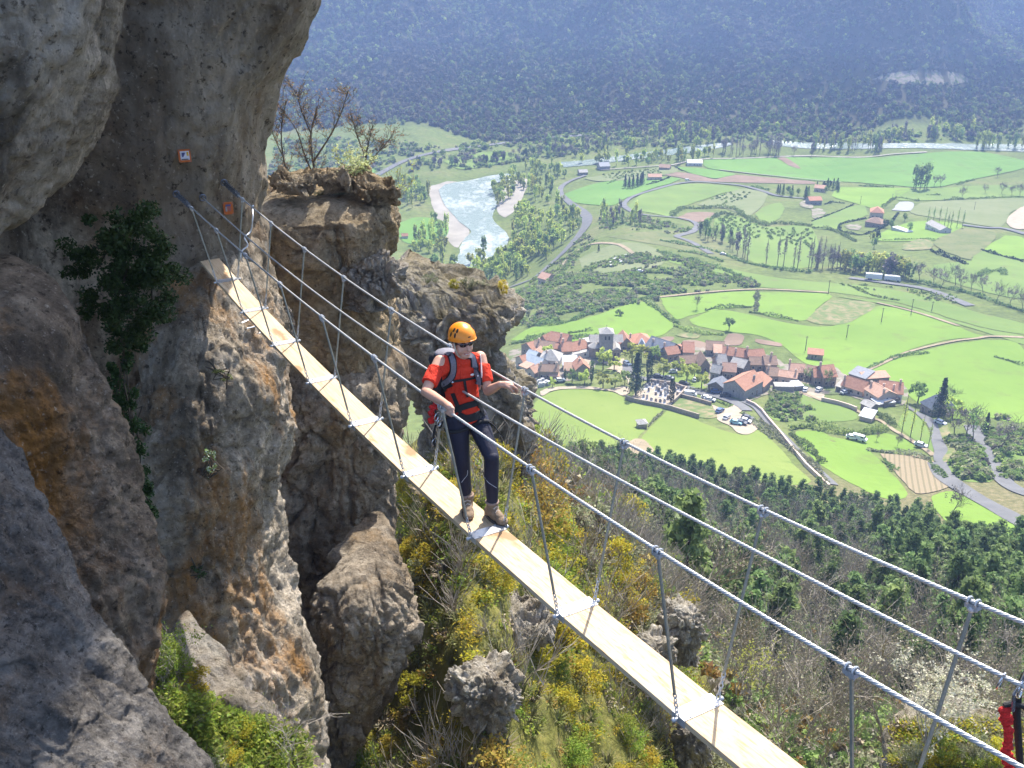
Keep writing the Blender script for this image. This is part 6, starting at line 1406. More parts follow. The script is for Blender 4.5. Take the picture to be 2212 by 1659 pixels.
HS = [
 (V1, 'small red roofed house with a sunlit gable at the left rim of the village', (350,480),(505,492), 7, 3.6, 'across', 2.0, 'red', 'stone', (), 2),
 (V1, 'long low house with faded brown roof and dark chimney, between two red roofs', (518,468),(790,452), 6, 2.8, 'along', 1.7, 'brown', 'stone', ((.2,.4),), 3),
 (V1, 'red roofed house furthest back on the left rim', (600,372),(695,378), 6, 3.4, 'across', 2.0, 'red', 'stone', (), 1),
 (V1, 'wide red roofed house with one chimney behind the brown roof', (712,388),(955,398), 8, 3.4, 'along', 2.4, 'red', 'stone', ((.65,.3),), 3),
 (V1, 'narrow red roofed annex above a shaded wall in the left group', (805,488),(925,496), 5, 3.0, 'along', 1.4, 'red', 'dark', (), 2),
 (V1, 'tall red roofed house with stone wall in the middle of the left group', (915,548),(1050,540), 8, 3.8, 'along', 2.4, 'red', 'stone', ((.2,.5),), 2),
 (V1, 'red roofed house squeezed between two taller roofs in the left group', (1070,528),(1152,515), 7, 3.4, 'along', 2.2, 'red', 'stone', (), 1),
 (V1, 'red roofed house nearest the church tower on its left', (1155,508),(1272,490), 7, 3.6, 'along', 2.2, 'red', 'stone', ((.4,.4),), 2),
 (V1, 'pale flat roofed house with dark openings left of the church tower', (1262,425),(1425,405), 5, 4.0, 'flat', .2, 'lauze', 'white', (), 3),
 (V1, 'red gabled house just right of the church', (1712,432),(1885,436), 9, 3.4, 'across', 2.8, 'red', 'stone', ((.95,.5),), 2),
 (V1, 'house under a broad orange hipped roof behind the church', (1900,405),(2165,395), 9, 3.0, 'hip', 2.6, 'orange', 'stone', (), 2),
 (V1, 'little white house with a conical looking pale roof before the orange hipped roof', (1968,420),(2052,425), 4, 2.6, 'hip', 2.0, 'blue', 'white', (), 1),
 (V2, 'long house with dark slate roof and two chimneys right of the church square', (288,482),(610,560), 9, 3.8, 'along', 3.0, 'slate', 'stone', ((.2,.25),(.68,.25)), 4),
 (V1, 'pink gabled house with red roof below the pale blue slate roofs', (270,650),(385,668), 6, 3.4, 'across', 1.8, 'red', 'pinkw', (), 1),
 (V1, 'house under a narrow pale blue slate roof at the village left edge', (385,640),(500,640), 8, 3.2, 'along', 2.4, 'blue', 'grey', (), 1),
 (V1, 'second pale blue slate roofed house, lower and nearer than the first', (425,690),(592,705), 6, 3.0, 'along', 2.0, 'blue', 'white', (), 2),
 (V1, 'house under a whitish stone hipped roof above the long brown front', (602,650),(862,650), 8, 3.2, 'hip', 3.0, 'lauze', 'white', ((.3,.3),), 2),
 (V1, 'long plain brown roofed house in the front row at left', (588,838),(858,826), 5, 3.9, 'along', 1.7, 'brown', 'stone', ((.1,.4),(.9,.4)), 3),
 (V1, 'lean-to with pink roof against the long brown fronted house', (738,842),(862,836), 2, 1.9, 'shed', .5, 'pink', 'dark', (), 0),
 (V1, 'small white and red house between blue slate and stone roofs', (510,560),(610,555), 5, 3.0, 'across', 1.5, 'pink', 'white', (), 1),
 (V1, 'pink walled low house at the rock edge, its gable framed in white', (420,795),(530,805), 5, 2.8, 'across', 1.7, 'pink', 'pinkw', (), 1),
 (V1, 'pink fronted terrace house left of the white framed gable', (325,740),(425,745), 6, 3.0, 'shed', .8, 'pink', 'pinkw', (), 2),
 (V1, 'house under a blue grey sheet roof in front of the pale courtyard', (930,705),(1122,700), 5, 2.6, 'shed', 1.8, 'blue', 'grey', (), 2),
 (V1, 'red gabled house at the right end of the left front row', (1105,800),(1290,792), 7, 3.6, 'across', 2.4, 'red', 'stone', ((.4,.6),), 2),
 (V1, 'brown roofed low house under the blue grey sheet roof', (945,782),(1112,780), 5, 2.6, 'shed', 1.2, 'brown', 'pinkw', (), 2),
 (V1, 'walled pale courtyard building with a dark arch beside the church', (1055,560),(1285,520), 5, 2.6, 'flat', .2, 'lauze', 'white', (), 2),
 (V2, 'bright orange roofed house with a shaded right wall behind the lawn', (815,560),(960,555), 8, 3.8, 'along', 2.8, 'orange', 'stone', (), 2),
 (V2, 'red roofed house touching the right end of the long slate roof', (600,580),(765,556), 6, 3.4, 'along', 2.0, 'red', 'stone', (), 2),
 (V2, 'low orange roofed annex left of the bright orange roof', (745,500),(825,492), 4, 2.4, 'shed', 1.0, 'orange', 'pinkw', (), 1),
 (V2, 'long brown roofed barn behind the pollard trees', (782,705),(1052,680), 6, 3.2, 'along', 2.0, 'brown', 'stone', (), 2),
 (V2, 'steep brown gabled house at the right end of the long brown barn', (1052,735),(1180,725), 8, 3.2, 'across', 2.8, 'brown', 'stone', (), 1),
 (V2, 'broad barn with faded brown roof below the vegetable plots', (1130,500),(1372,500), 8, 2.8, 'along', 2.4, 'brown', 'grey', (), 2),
 (V2, 'small pink roofed house in front of the broad barn', (1240,530),(1342,530), 5, 2.6, 'shed', 1.4, 'pink', 'pinkw', (), 1),
 (V2, 'long red roofed row house with a tall chimney in the village middle', (1350,575),(1700,600), 7, 3.0, 'along', 2.2, 'red', 'stone', ((.5,.25),(.15,.4)), 4),
 (V2, 'red roofed house at the back of the right hand group', (1715,610),(1940,600), 6, 3.2, 'along', 1.9, 'red', 'stone', ((.05,.5),), 2),
 (V2, 'house with a steep pale grey stone roof in the village middle', (1290,745),(1420,735), 7, 3.8, 'along', 3.0, 'lauze', 'grey', ((.0,.4),), 1),
 (V2, 'lower house with grey slabs left of the steep stone roof', (1190,820),(1310,832), 5, 3.2, 'along', 2.0, 'lauze', 'grey', ((.8,.7),), 2),
 (V2, 'red brown roofed house in front of the steep stone roof', (1350,815),(1535,820), 6, 3.4, 'along', 2.2, 'pink', 'stone', (), 2),
 (V2, 'grey roofed house with a tall shaded wall beside the red barn', (1450,760),(1635,790), 7, 4.2, 'along', 2.0, 'lauze', 'dark', (), 2),
 (V2, 'brown roofed house between the red back row and the grey ruin', (1735,705),(1925,712), 6, 3.0, 'along', 1.9, 'brown', 'stone', (), 2),
 (V2, 'dark brown roofed house with a pale ridge vent at the upper right', (1942,722),(2105,725), 7, 3.4, 'along', 2.2, 'brown', 'stone', ((.65,.5),), 2),
 (V2, 'large red roofed barn with a tall plain front wall above the car park', (1655,1105),(1905,1015), 9, 4.6, 'along', 2.6, 'red', 'grey', ((.7,.2),), 1),
 (V2, 'red roofed extension at the right end of the large red barn', (1915,1010),(2020,940), 8, 3.2, 'along', 2.0, 'red', 'stone', (), 0),
 (V2, 'dark garage overgrown with ivy beside the road', (1150,1000),(1370,1025), 6, 2.8, 'across', 1.8, 'slate', 'dark', (), 1),
 (V3, 'brown roofed house behind the pinkish cube shaped house', (95,545),(245,555), 7, 3.4, 'along', 2.0, 'brown', 'stone', ((.1,.4),), 2),
 (V3, 'cube shaped pinkish house with a low tiled roof', (245,560),(488,592), 6, 3.6, 'along', 1.3, 'pink', 'pinkw', ((.9,.4),), 2),
 (V3, 'pink tiled row house with one white topped chimney at its left', (395,480),(600,500), 7, 3.2, 'along', 2.0, 'pink', 'stone', ((.0,.5),), 3),
 (V3, 'brown tiled row house in the middle of the right row', (605,505),(742,530), 7, 3.4, 'along', 1.9, 'brown', 'stone', (), 2),
 (V3, 'red tiled row house with a shaded front in the right row', (735,580),(835,585), 7, 3.8, 'along', 2.0, 'red', 'stone', ((.98,.4),), 2),
 (V3, 'house with the brightest orange tiles at the right end of the row', (865,600),(1040,590), 8, 4.4, 'along', 3.0, 'orange', 'stone', ((.02,.5),), 2),
 (V3, 'long house with deep red roof and whitish front', (1110,672),(1405,735), 7, 2.8, 'along', 2.6, 'red', 'pinkw', ((.0,.3),), 3),
 (V3, 'tiny lean-to with pale roof left of the deep red roof', (1040,655),(1105,668), 4, 2.2, 'shed', .8, 'lauze', 'dark', (), 0),
 (V3, 'open grey barn with a dark mouth at the foot of the rising path', (1215,520),(1440,565), 7, 3.0, 'shed', .9, 'slate', 'dark', (), 0),  # closed walls in a dark colour stand in for the shaded mouth
 (V3, 'long narrow shed with pink roof at the edge of the bright field', (1440,560),(1775,548), 4, 2.6, 'shed', .8, 'pink', 'dark', (), 0),
 (V3, 'big white house with red roof and three chimneys at the right end of the village', (1640,772),(1950,815), 9, 3.4, 'along', 2.6, 'red', 'white', ((.15,.2),(.6,.2),(.9,.45)), 3),
 (V3, 'pink roofed house joining the big white house on its left', (1430,745),(1622,832), 8, 3.2, 'along', 2.0, 'pink', 'pinkw', ((.02,.3),(.95,.3)), 2),
 (V4, 'house with a dark slate hipped roof behind the conifer', (765,705),(925,778), 9, 3.4, 'hip', 3.4, 'slate', 'stone', ((.3,.7),), 2),
 (V3, 'lone stone shed with a red roof in the bright meadow', (655,205),(862,232), 4, 2.4, 'shed', .9, 'red', 'stone', (), 1),
 (V3, 'roofless ruin with pale broken walls in front of the pinkish cube house', (200,655),(470,668), 4, 2.0, 'flat', .2, 'lauze', 'grey', (), 0),
 (V3, 'low stone annex with a white slab roof beside the ruin', (482,655),(600,650), 5, 2.0, 'flat', .2, 'white', 'grey', (), 0),
 (V1, 'round stone hut in the yellowed meadow', (1975,1505),(2085,1505), 3, 1.9, 'hip', .8, 'lauze', 'stone', (), 0),
 (V3, 'low stone outbuilding with a grey roof under the hedge', (1385,900),(1520,950), 4, 2.2, 'along', .9, 'lauze', 'dark', (), 0),
 (V3, 'white tarpaulin roofed shelter beside the footpath', (1370,1050),(1530,1090), 5, 1.6, 'shed', .9, 'white', 'pinkw', (), 0),
 (V3, 'walled white terrace in front of the big white house', (1640,870),(1870,860), 5, 1.2, 'flat', .1, 'white', 'stone', (), 0),
 (U1, 'small pink house beside the valley road left of the knoll', (400,320),(460,300), 9, 4.0, 'along', 2.4, 'pink', 'pinkw', (), 2),
 (Z6, 'villa with orange hipped roof beside the grey court', (600,690),(735,690), 12, 5.0, 'hip', 3.4, 'orange', 'pinkw', (), 3),
 (Z6, 'villa with brown double roof inside clipped hedges', (545,775),(715,785), 11, 3.6, 'hip', 3.2, 'brown', 'stone', (), 3),
 (Z6, 'white cottage beside the row of slim poplars', (1170,800),(1325,845), 9, 3.6, 'along', 2.2, 'lauze', 'white', (), 3),
 (Z6, 'low white roofed pool shelter in the cottage garden', (820,815),(985,842), 6, 1.8, 'flat', .2, 'white', 'white', (), 0),
 (Z6, 'villa with orange roof behind the white terrace at the loop road', (-30,550),(100,550), 10, 4.2, 'along', 2.4, 'orange', 'grey', (), 3),
 (Z6, 'pinkish villa half hidden by dark trees further back', (20,410),(130,420), 10, 3.8, 'along', 2.2, 'pink', 'pinkw', (), 2),
 (Z5, 'low white farm building at the end of the upper road', (905,145),(1060,148), 14, 3.4, 'along', 2.6, 'white', 'white', (), 3),
 (Z5, 'pink roofed house behind the dark hedge above the loop road', (500,295),(640,290), 10, 3.4, 'along', 2.2, 'pink', 'pinkw', (), 2),
 (Z5, 'grey roofed barn on the upper bend of the valley road', (0,190),(105,180), 16, 4.0, 'along', 3.0, 'slate', 'grey', (), 0),
 (Z5, 'brown roofed farm shed before the white farm building', (610,190),(720,190), 12, 3.0, 'along', 2.4, 'brown', 'stone', (), 0),
 (Q4, 'long grey barn beside the road where it leaves the wood', (1300,1040),(1350,1035), 10, 3.0, 'along', 2.2, 'lauze', 'stone', (), 0),
 (Q4, 'tiny red roofed hut in the meadow left of the river', (250,1415),(285,1415), 5, 2.6, 'along', 1.6, 'red', 'white', (), 0),
]
for cr, lb, fl, fr, dp, hh, rf, rh, rm, wm, ch, wi in HS:
    a_, b_ = cr([fl, fr]); nm = 'house'
    for k_, n_ in (('barn', 'barn'), ('shed', 'shed'), ('hut', 'hut'), ('garage', 'garage'), ('shelter', 'shelter'), ('ruin', 'ruin'), ('terrace in', 'terrace'), ('villa', 'villa'), ('lean-to', 'lean_to')):
        if k_ in lb.split(' of ')[0].split(' in front')[0] and 'house' not in lb.split(' with')[0][:34]: nm = n_; break
    house(lb, a_, b_, dp, hh, rf, rh, rm, wm, ch, wi, door=wi > 0, name=nm, cat=nm.replace('_', ' ').replace('lean to', 'lean-to'))
# church
def church():
    A, B = [Vector(p) for p in ground(V1([(1432, 545), (1612, 552)]))]; ang = math.atan2(B.y - A.y, B.x - A.x)
    t = thing('church', 'old grey stone church with a square tower and pyramid stone roof', 'church', A - Vector((0, 0, .4)), ang)
    L = 5.4
    w = MB().box((L / 2, L / 2, 5.9), (L, L, 11.8)).box((L / 2, L / 2, 11.9), (L + .4, L + .4, .25)).box((L / 2, L / 2, 8.6), (L + .16, L + .16, .2))
    tw = w.build('tower', WL['grey'], t)
    r = MB(); e = .45; r.add([(-e, -e, 12.05), (L + e, -e, 12.05), (L + e, L + e, 12.05), (-e, L + e, 12.05), (L / 2, L / 2, 14.0), (-e, -e, 11.9), (L + e, -e, 11.9), (L + e, L + e, 11.9), (-e, L + e, 11.9)],
                  [(0, 1, 4), (1, 2, 4), (2, 3, 4), (3, 0, 4), (5, 6, 1, 0), (6, 7, 2, 1), (7, 8, 3, 2), (8, 5, 0, 3), (8, 7, 6, 5)])
    r.build('tower_roof', RF['lauze'], t)
    MB().box((L / 2, L / 2, 14.4), (.08, .08, 1.0)).box((L / 2, L / 2, 14.55), (.5, .08, .08)).build('cross', SHUT, t)
    for x in (L * .40, L * .68):
        q = MB().box((x, -.03, 9.9), (.62, .14, 1.3)); q.tube([(x, .04, 10.55), (x, -.1, 10.55)], .31, 12); q.build('belfry_opening', GLASSD, t)  # solid dark slabs stand in for the shade inside open arches
    for y in (L * .35, L * .65):
        q = MB().box((-.03, y, 9.9), (.14, .62, 1.3)); q.tube([(.04, y, 10.55), (-.1, y, 10.55)], .31, 12); q.build('belfry_opening', GLASSD, t)
    nv = MB().box((L / 2 + .6, 8.6, 3.0), (8.2, 6.6, 6.0)); nv.box((L + 1.4, 2.0, 2.6), (3.4, 6, 5.2)); nv.build('nave', WL['stone'], t)
    n2 = MB(); x0, x1, y0, y1, z = -3.9, L + 5.1, 5.1, 12.1, 6.0
    n2.add([(x0 + .1, y0, z), (x1 - .1, y0, z), (x1 - .1, y1, z), (x0 + .1, y1, z), (x0 + .1, (y0 + y1) / 2, z + 2.2), (x1 - .1, (y0 + y1) / 2, z + 2.2)], [(0, 1, 5, 4), (2, 3, 4, 5), (1, 2, 5), (3, 0, 4), (3, 2, 1, 0)])
    n2.add([(L - .2, -1.2, 5.2), (L + 3.3, -1.2, 5.2), (L + 3.3, 5.1, 5.25), (L - .2, 5.1, 5.25), (L + 1.5, -1.2, 6.4), (L + 1.5, 5.1, 6.45)], [(0, 1, 4), (1, 2, 5, 4), (3, 0, 4, 5), (2, 3, 5), (3, 2, 1, 0)])
    n2.build('nave_roof', RF['lauze'], t)
    ap = MB(); ap.tube([(-1.9, 3.6, -.3), (-1.9, 3.6, 5.0)], 2.6, 18); ap.build('apse', WL['stone'], t)
    c_ = MB(); c_.tube([(-1.9, 3.6, 5.02), (-1.9, 3.6, 6.9)], [2.9, .12], 18); c_.build('apse_roof', RF['lauze'], t)
    pr = MB(); pr.box((L / 2 - .2, -1.4, 1.9), (4.2, 2.6, 3.8)); pr.build('porch', WL['stone'], t)
    pr = MB(); pr.add([(.2, -3.0, 3.82), (4.8, -3.0, 3.82), (4.8, -.02, 4.9), (.2, -.02, 4.9), (.2, -3.0, 3.66), (4.8, -3.0, 3.66), (4.8, -.02, 4.7), (.2, -.02, 4.7)], [(0, 1, 2, 3), (7, 6, 5, 4), (4, 5, 1, 0), (5, 6, 2, 1), (6, 7, 3, 2), (7, 4, 0, 3)]); pr.build('porch_roof', RF['lauze'], t)
    q = MB().box((2.4, -2.72, 1.3), (1.3, .12, 2.4)); q.tube([(2.4, -2.66, 2.5), (2.4, -2.78, 2.5)], .65, 14); q.build('door', SHUT, t)
    for x in (L + .8, L + 2.2): MB().box((x, -1.02, 3.0), (.5, .1, 1.3)).build('window', GLASSD, t)
church()
# stone walls
def wall(line, w, h, label, mat='stone', name='stone_wall'):
    P = ground(dense(line, False, 8)); V, Fc = [], []
    t = np.gradient(P[:, :2], axis=0); t /= np.linalg.norm(t, axis=1)[:, None]; n_ = np.column_stack([-t[:, 1], t[:, 0]]) * w / 2
    jit = .08 * vnoise(np.column_stack([P[:, 0] / 1.3, P[:, 1] / 1.3, 0 * P[:, 0]]))
    for i in range(len(P)):
        for s, z in ((1, -.4), (1, h + jit[i]), (-1, h + jit[i]), (-1, -.4)): V.append((P[i, 0] + s * n_[i, 0], P[i, 1] + s * n_[i, 1], P[i, 2] + z))
    for i in range(len(P) - 1):
        for k in range(4): Fc.append((i * 4 + k, i * 4 + (k + 1) % 4, i * 4 + 4 + (k + 1) % 4, i * 4 + 4 + k))
    e = (len(P) - 1) * 4; Fc += [(0, 1, 2, 3), (e + 3, e + 2, e + 1, e)]
    return tag(mesh_obj(name, V, Fc, WL[mat]), label, 'wall')
wall(V2([(20, 1100), (150, 1140), (460, 1200), (640, 1240), (1030, 1360)]), .6, 1.7, 'long stone wall along the front of cemetery and vacant lot')
wall(V2([(680, 1160), (780, 1065), (865, 968)]), .6, 1.7, 'stone wall between cemetery and vacant lot')
wall(V2([(370, 868), (640, 905), (720, 925), (860, 972)]), .6, 1.6, 'stone wall on the road side of the cemetery')
wall(V2([(795, 1070), (1000, 1125), (1200, 1185)]), .6, 1.5, 'stone wall behind the vacant lot below the white van')
wall(V2([(1690, 1140), (1800, 1190), (1900, 1270), (1990, 1390), (2120, 1540), (2200, 1640)]) + [(1740, 1008), (1790, 1055)], .6, 1.3, 'pale stone wall along the lane that runs down from the village', 'pinkw')
wall(V3([(850, 790), (1100, 845), (1250, 895), (1330, 930)]), .6, 1.6, 'pale stone wall beside the footpath under the right row', 'pinkw')
wall(V2([(460, 545), (590, 520)]), .5, 1.8, 'short stone wall in front of the long slate roofed house')
wall(V4([(270, 655), (370, 625), (470, 590)]), .6, 2.2, 'shaded retaining wall under the white terrace', 'dark')
# graves
tomb = thing('grave', 'pale stone grave with headstone inside the walled cemetery', 'grave', (0, 0, 0), 0, 'graves of the cemetery')
TS = [plain('tomb_white', (.42, .41, .40), .5), plain('tomb_grey', (.22, .22, .23), .5), plain('tomb_stone', (.32, .265, .21), .8)]
MB().box((0, 0, .22), (1.1, 2.1, .44)).box((0, 0, .47), (.95, 1.95, .08)).build('slab', TS[0], tomb)
q = MB().box((0, 1.0, .85), (.85, .18, 1.1)); q.tube([(0, 1.09, 1.4), (0, .91, 1.4)], .42, 12); q.build('headstone', TS[1], tomb)
sp_ = V2([(300,960),(345,930),(390,950),(440,1000),(330,1010),(420,920),(490,930),(520,975),(560,950),(590,985),(470,1020),(430,1060),(500,1070),(560,1030),(600,1040),(560,1080),(700,1010),(740,980),(780,1000),(730,1060),(260,1100),(310,1120),(370,1140),(430,1155),(490,1165),(550,1170),(600,1130),(460,900),(560,910),(690,950)])
for i, (p, gz) in enumerate(zip(sp_, ground(sp_))):
    o = tomb if i == 0 else copy_tree(tomb); o.location = tuple(gz); o.rotation_euler.z = -.35 + rnd.uniform(-.06, .06); o.scale = (rnd.uniform(.9, 1.3),) * 2 + (rnd.uniform(.8, 1.3),)
    m_ = TS[rnd.choice([0, 0, 1, 2])]
    for ch in o.children:
        ch.material_slots[0].link = 'OBJECT'; ch.material_slots[0].material = m_
# cars
CARC = {'white': (.6, .6, .59), 'silver': (.5, .52, .54), 'blue': (.05, .10, .22), 'dark': (.03, .035, .045), 'teal': (.22, .42, .50), 'grey': (.2, .21, .22), 'red': (.4, .05, .04)}
TYRE = plain('tyre', (.02, .02, .02), .8); CGL = plain('car_glass', (.02, .025, .03), .05, .6, var=.02)
CARM = {k: plain('car_' + k, c_, .22, .6, var=.03) for k, c_ in CARC.items()}
def ext(prof, w, inset=0):
    n = len(prof); V = [(x, -w / 2 + (inset if z > .85 else 0), z) for x, z in prof] + [(x, w / 2 - (inset if z > .85 else 0), z) for x, z in prof]
    return V, [tuple(range(n)), tuple(range(2 * n - 1, n - 1, -1))] + [(i + n, (i + 1) % n + n, (i + 1) % n, i) for i in range(n)][::1]
def car_parts(root, col, van=False):
    b = MB()
    if van: prof = [(-2.3, .3), (2.35, .3), (2.4, .8), (1.85, 1.15), (1.35, 1.9), (-2.25, 1.95), (-2.35, .9)]
    else: prof = [(-2.0, .3), (2.05, .3), (2.1, .62), (1.95, .78), (1.05, .92), (.45, 1.38), (-1.2, 1.42), (-1.85, .98), (-2.08, .9)]
    V, Fc = ext(prof, 1.72, .14); b.add(V, Fc); b.build('body', CARM[col], root)
    g_ = MB()
    if van: g_.box((1.62, 0, 1.5), (.05, 1.3, .5), M=Matrix.Rotation(-.58, 3, 'Y')); side = [(.4, 1.2), (1.45, 1.2), (1.2, 1.72), (.4, 1.72)]
    else:
        g_.box((.79, 0, 1.17), (.04, 1.3, .62), M=Matrix.Rotation(-.92, 3, 'Y')); g_.box((-1.56, 0, 1.22), (.04, 1.3, .66), M=Matrix.Rotation(.97, 3, 'Y'))
        side = [(-1.5, 1.02), (.75, 1.0), (.4, 1.32), (-1.15, 1.34)]
    for s in (-1, 1):
        V = [(x, s * (.74 + (.02 if z < 1.1 else 0)), z) for x, z in side] + [(x, s * .70, z) for x, z in side]
        g_.add(V, [(0, 1, 2, 3), (7, 6, 5, 4), (0, 4, 5, 1), (1, 5, 6, 2), (2, 6, 7, 3), (3, 7, 4, 0)])
    g_.build('window', CGL, root)
    for x in (-1.3, 1.35):
        for s in (-1, 1):
            w_ = MB().tube([(x, s * .72, .32), (x, s * .90, .32)], .33, 14); w_.build('wheel', TYRE, root)
for p, hd, col, van, lb in [
    (V2([(1320, 1285)]), 50, 'blue', 0, 'dark blue car parked alone at the back of the gravel car park'), (V2([(1412, 1375)]), 60, 'white', 0, 'white car parked alone in the middle of the gravel car park'),
    (V2([(1545, 1450)]), -28, 'teal', 0, 'light blue car, leftmost of the parked row on the gravel'), (V2([(1615, 1450)]), -30, 'dark', 0, 'black car between light blue and white cars on the gravel'), (V2([(1675, 1425)]), -32, 'white', 0, 'white car second from right in the row on the gravel'), (V2([(1705, 1385)]), -28, 'dark', 0, 'dark car at the right end of the row on the gravel'),
    (V2([(915, 1060)]), -14, 'white', 1, 'white van parked behind the wall of the vacant lot'), (V2([(1140, 1105)]), -25, 'white', 0, 'white car under the shrubs, upper of two'), (V2([(1185, 1130)]), -25, 'silver', 0, 'silver car under the shrubs, lower of two'),
    (V2([(1270, 1020)]), -10, 'blue', 0, 'blue car in front of the ivy covered garage'), (V2([(1400, 1070)]), -12, 'dark', 0, 'dark car with white roof glare right of the garage'),
    (V2([(470, 805)]), -14, 'dark', 0, 'black car in the shade near the tall cypress'), (V2([(620, 830)]), -16, 'grey', 0, 'grey car on the road behind the small cypress'), (V2([(830, 905)]), -22, 'dark', 0, 'black car parked by the cemetery wall corner'),
    (V2([(680, 740)]), 10, 'white', 0, 'white car under the trees left of the long brown barn'), (V2([(990, 850)]), 60, 'white', 0, 'white car parked on the lawn between pollards'),
    (V1([(1810, 625)]), -60, 'white', 0, 'white car on the church square'), (V1([(885, 860)]), 10, 'white', 0, 'white car near the front garden of the long brown house'),
    (V3([(1170, 690)]), 35, 'white', 0, 'white car before the long deep red roofed house'), (V3([(810, 660)]), 50, 'white', 0, 'white car in the yard under the red row houses'), (V3([(620, 660)]), 70, 'silver', 0, 'silver car at the left end of the yard under the row houses'),
    (V3([(1275, 1325)]), -25, 'white', 0, 'white car in the meadow below the bushy hedge'), (V3([(1370, 1345)]), -35, 'white', 1, 'white van beside the white car in the meadow'),
    (V4([(1050, 895)]), -50, 'silver', 0, 'pale car in the conifer shadow on the wide road'), (V4([(780, 1210)]), -35, 'silver', 0, 'silver car on the footpath near the wide road'),
    (Z5([(905, 300)]), 0, 'white', 1, 'white van at the top of the loop road'), (Z5([(1275, 1070)]), -20, 'white', 0, 'white car on the road below the hairpin'), (Z5([(415, 1252)]), 0, 'silver', 0, 'pale car in the scrub of the knoll')]:
    t = thing('car' if not van else 'van', lb, 'van' if van else 'car', gpt(*p[0]) + Vector((0, 0, .45)), R(hd)); car_parts(t, col, van)
# white lorry
t = thing('lorry', 'long white lorry with trailer on the road under the hedgerow trees', 'lorry', gpt(*Z6([(700, 1335)])[0]) + Vector((0, 0, .5)), R(-14))
MB().box((-3.5, 0, 2.2), (9, 2.5, 2.9)).build('trailer', CARM['white'], t); MB().box((5.5, 0, 2.0), (6.5, 2.45, 2.4)).build('load_bed', CARM['white'], t)
V, Fc = ext([(8.9, .5), (11.2, .5), (11.2, 1.7), (10.7, 3.0), (8.9, 3.1)], 2.3, .1); MB().add(V, Fc).build('cab', CARM['white'], t); MB().box((10.98, 0, 2.3), (.06, 1.9, .9), M=Matrix.Rotation(-.36, 3, 'Y')).build('windscreen', CGL, t)
for x in (-6, -4.8, 3.5, 4.8, 9.8):
    for s in (-1, 1): MB().tube([(x, s * .95, .5), (x, s * 1.25, .5)], .5, 14).build('wheel', TYRE, t)
# power poles
WOODP = plain('pole_wood', (.10, .085, .07), .8)
for (b_, tp), lb in zip([(U2([(858, 372), (858, 278)])), (U2([(1430, 516), (1436, 408)])), (U2([(1225, 570), (1231, 470)])), (U2([(985, 676), (992, 585)])), (U2([(700, 766), (708, 665)])), (Z6([(1680, 605), (1685, 520)])), (Z6([(500, 540), (502, 460)])), (Z6([(830, 500), (835, 435)])), (Z6([(1240, 1650), (1245, 1550)]))],
                        ['wooden power pole beside the path above the straw patch', 'wooden power pole at the bend of the pale path', 'wooden power pole in the bright meadow below the path', 'wooden power pole under the straw coloured patch', 'wooden power pole in the meadow above the lone stone shed', 'wooden pole in the pale striped field', 'wooden pole by the orange villa field', 'wooden pole left of the grey court', 'wooden pole in the meadow below the lorry']):
    p = gpt(*b_); hgt = (b_[1] - tp[1]) / FPX * math.hypot(p.y, p.z) / math.cos(math.atan2(-p.z, p.y)) 
    t = thing('power_pole', lb, 'pole', p); MB().tube([(0, 0, -.3), (0, 0, hgt)], [.2, .13], 8).build('post', WOODP, t); MB().box((0, 0, hgt - .5), (1.5, .12, .12)).build('crossarm', WOODP, t)
# white boxes on the knoll
hv = U1([(908, 185), (906, 165), (912, 150), (925, 140), (940, 132), (955, 128), (968, 124), (995, 122), (1010, 116), (972, 150), (975, 160)])
for i, p in enumerate(ground(hv)):
    t = thing('hive_box', 'white box of the curved row on the pale knoll pasture', 'box', tuple(p), rnd.uniform(0, 1), 'white boxes on the knoll')
    MB().box((0, 0, .6), (1.7, 1.3, 1.2)).build('case', TS[0], t); MB().box((0, 0, 1.28), (1.9, 1.5, .14)).build('lid', RF['white'], t)
# stacked pale blocks at the village edge
for i, p in enumerate(ground(V1([(600, 880), (640, 860), (690, 890), (720, 900), (655, 915), (610, 920)]))):
    tag(MB().box((p[0], p[1], p[2] + .6), (1.8, 1.4, 1.3), rz=.3 * i).box((p[0] + .1, p[1], p[2] + 1.5), (1.3, 1.0, .5), rz=.3 * i + .2).build('block_stack', TS[0]), 'stack of white blocks beside the pale village path', 'blocks', 'stacks of white blocks')
# ------------------------------------------------------------------ the wooded slope below the fields
L_bud = leafmat('buds_pale', [(.20, .17, .12), (.27, .24, .16), (.24, .26, .12)], .3)
L_box = leafmat('box_leaves', [(.36, .30, .03), (.44, .36, .035), (.27, .29, .035), (.48, .34, .045)], .58)
L_boxg = leafmat('box_leaves_green', [(.15, .23, .035), (.23, .30, .045), (.30, .32, .06)], .58)
L_rust = leafmat('leaves_rusty', [(.27, .15, .04), (.34, .22, .05), (.28, .25, .06)], .4)
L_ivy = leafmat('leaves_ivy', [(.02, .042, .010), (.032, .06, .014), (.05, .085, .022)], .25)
L_gra = leafmat('grass_tufts', [(.13, .16, .04), (.19, .20, .07), (.24, .21, .11)], .3)
L_dry = leafmat('dry_litter', [(.22, .17, .10), (.30, .24, .16), (.16, .12, .07), (.26, .26, .20)], .1)
L_twig = two('twig_bark', (.24, .205, .165), (.38, .335, .28), 9)
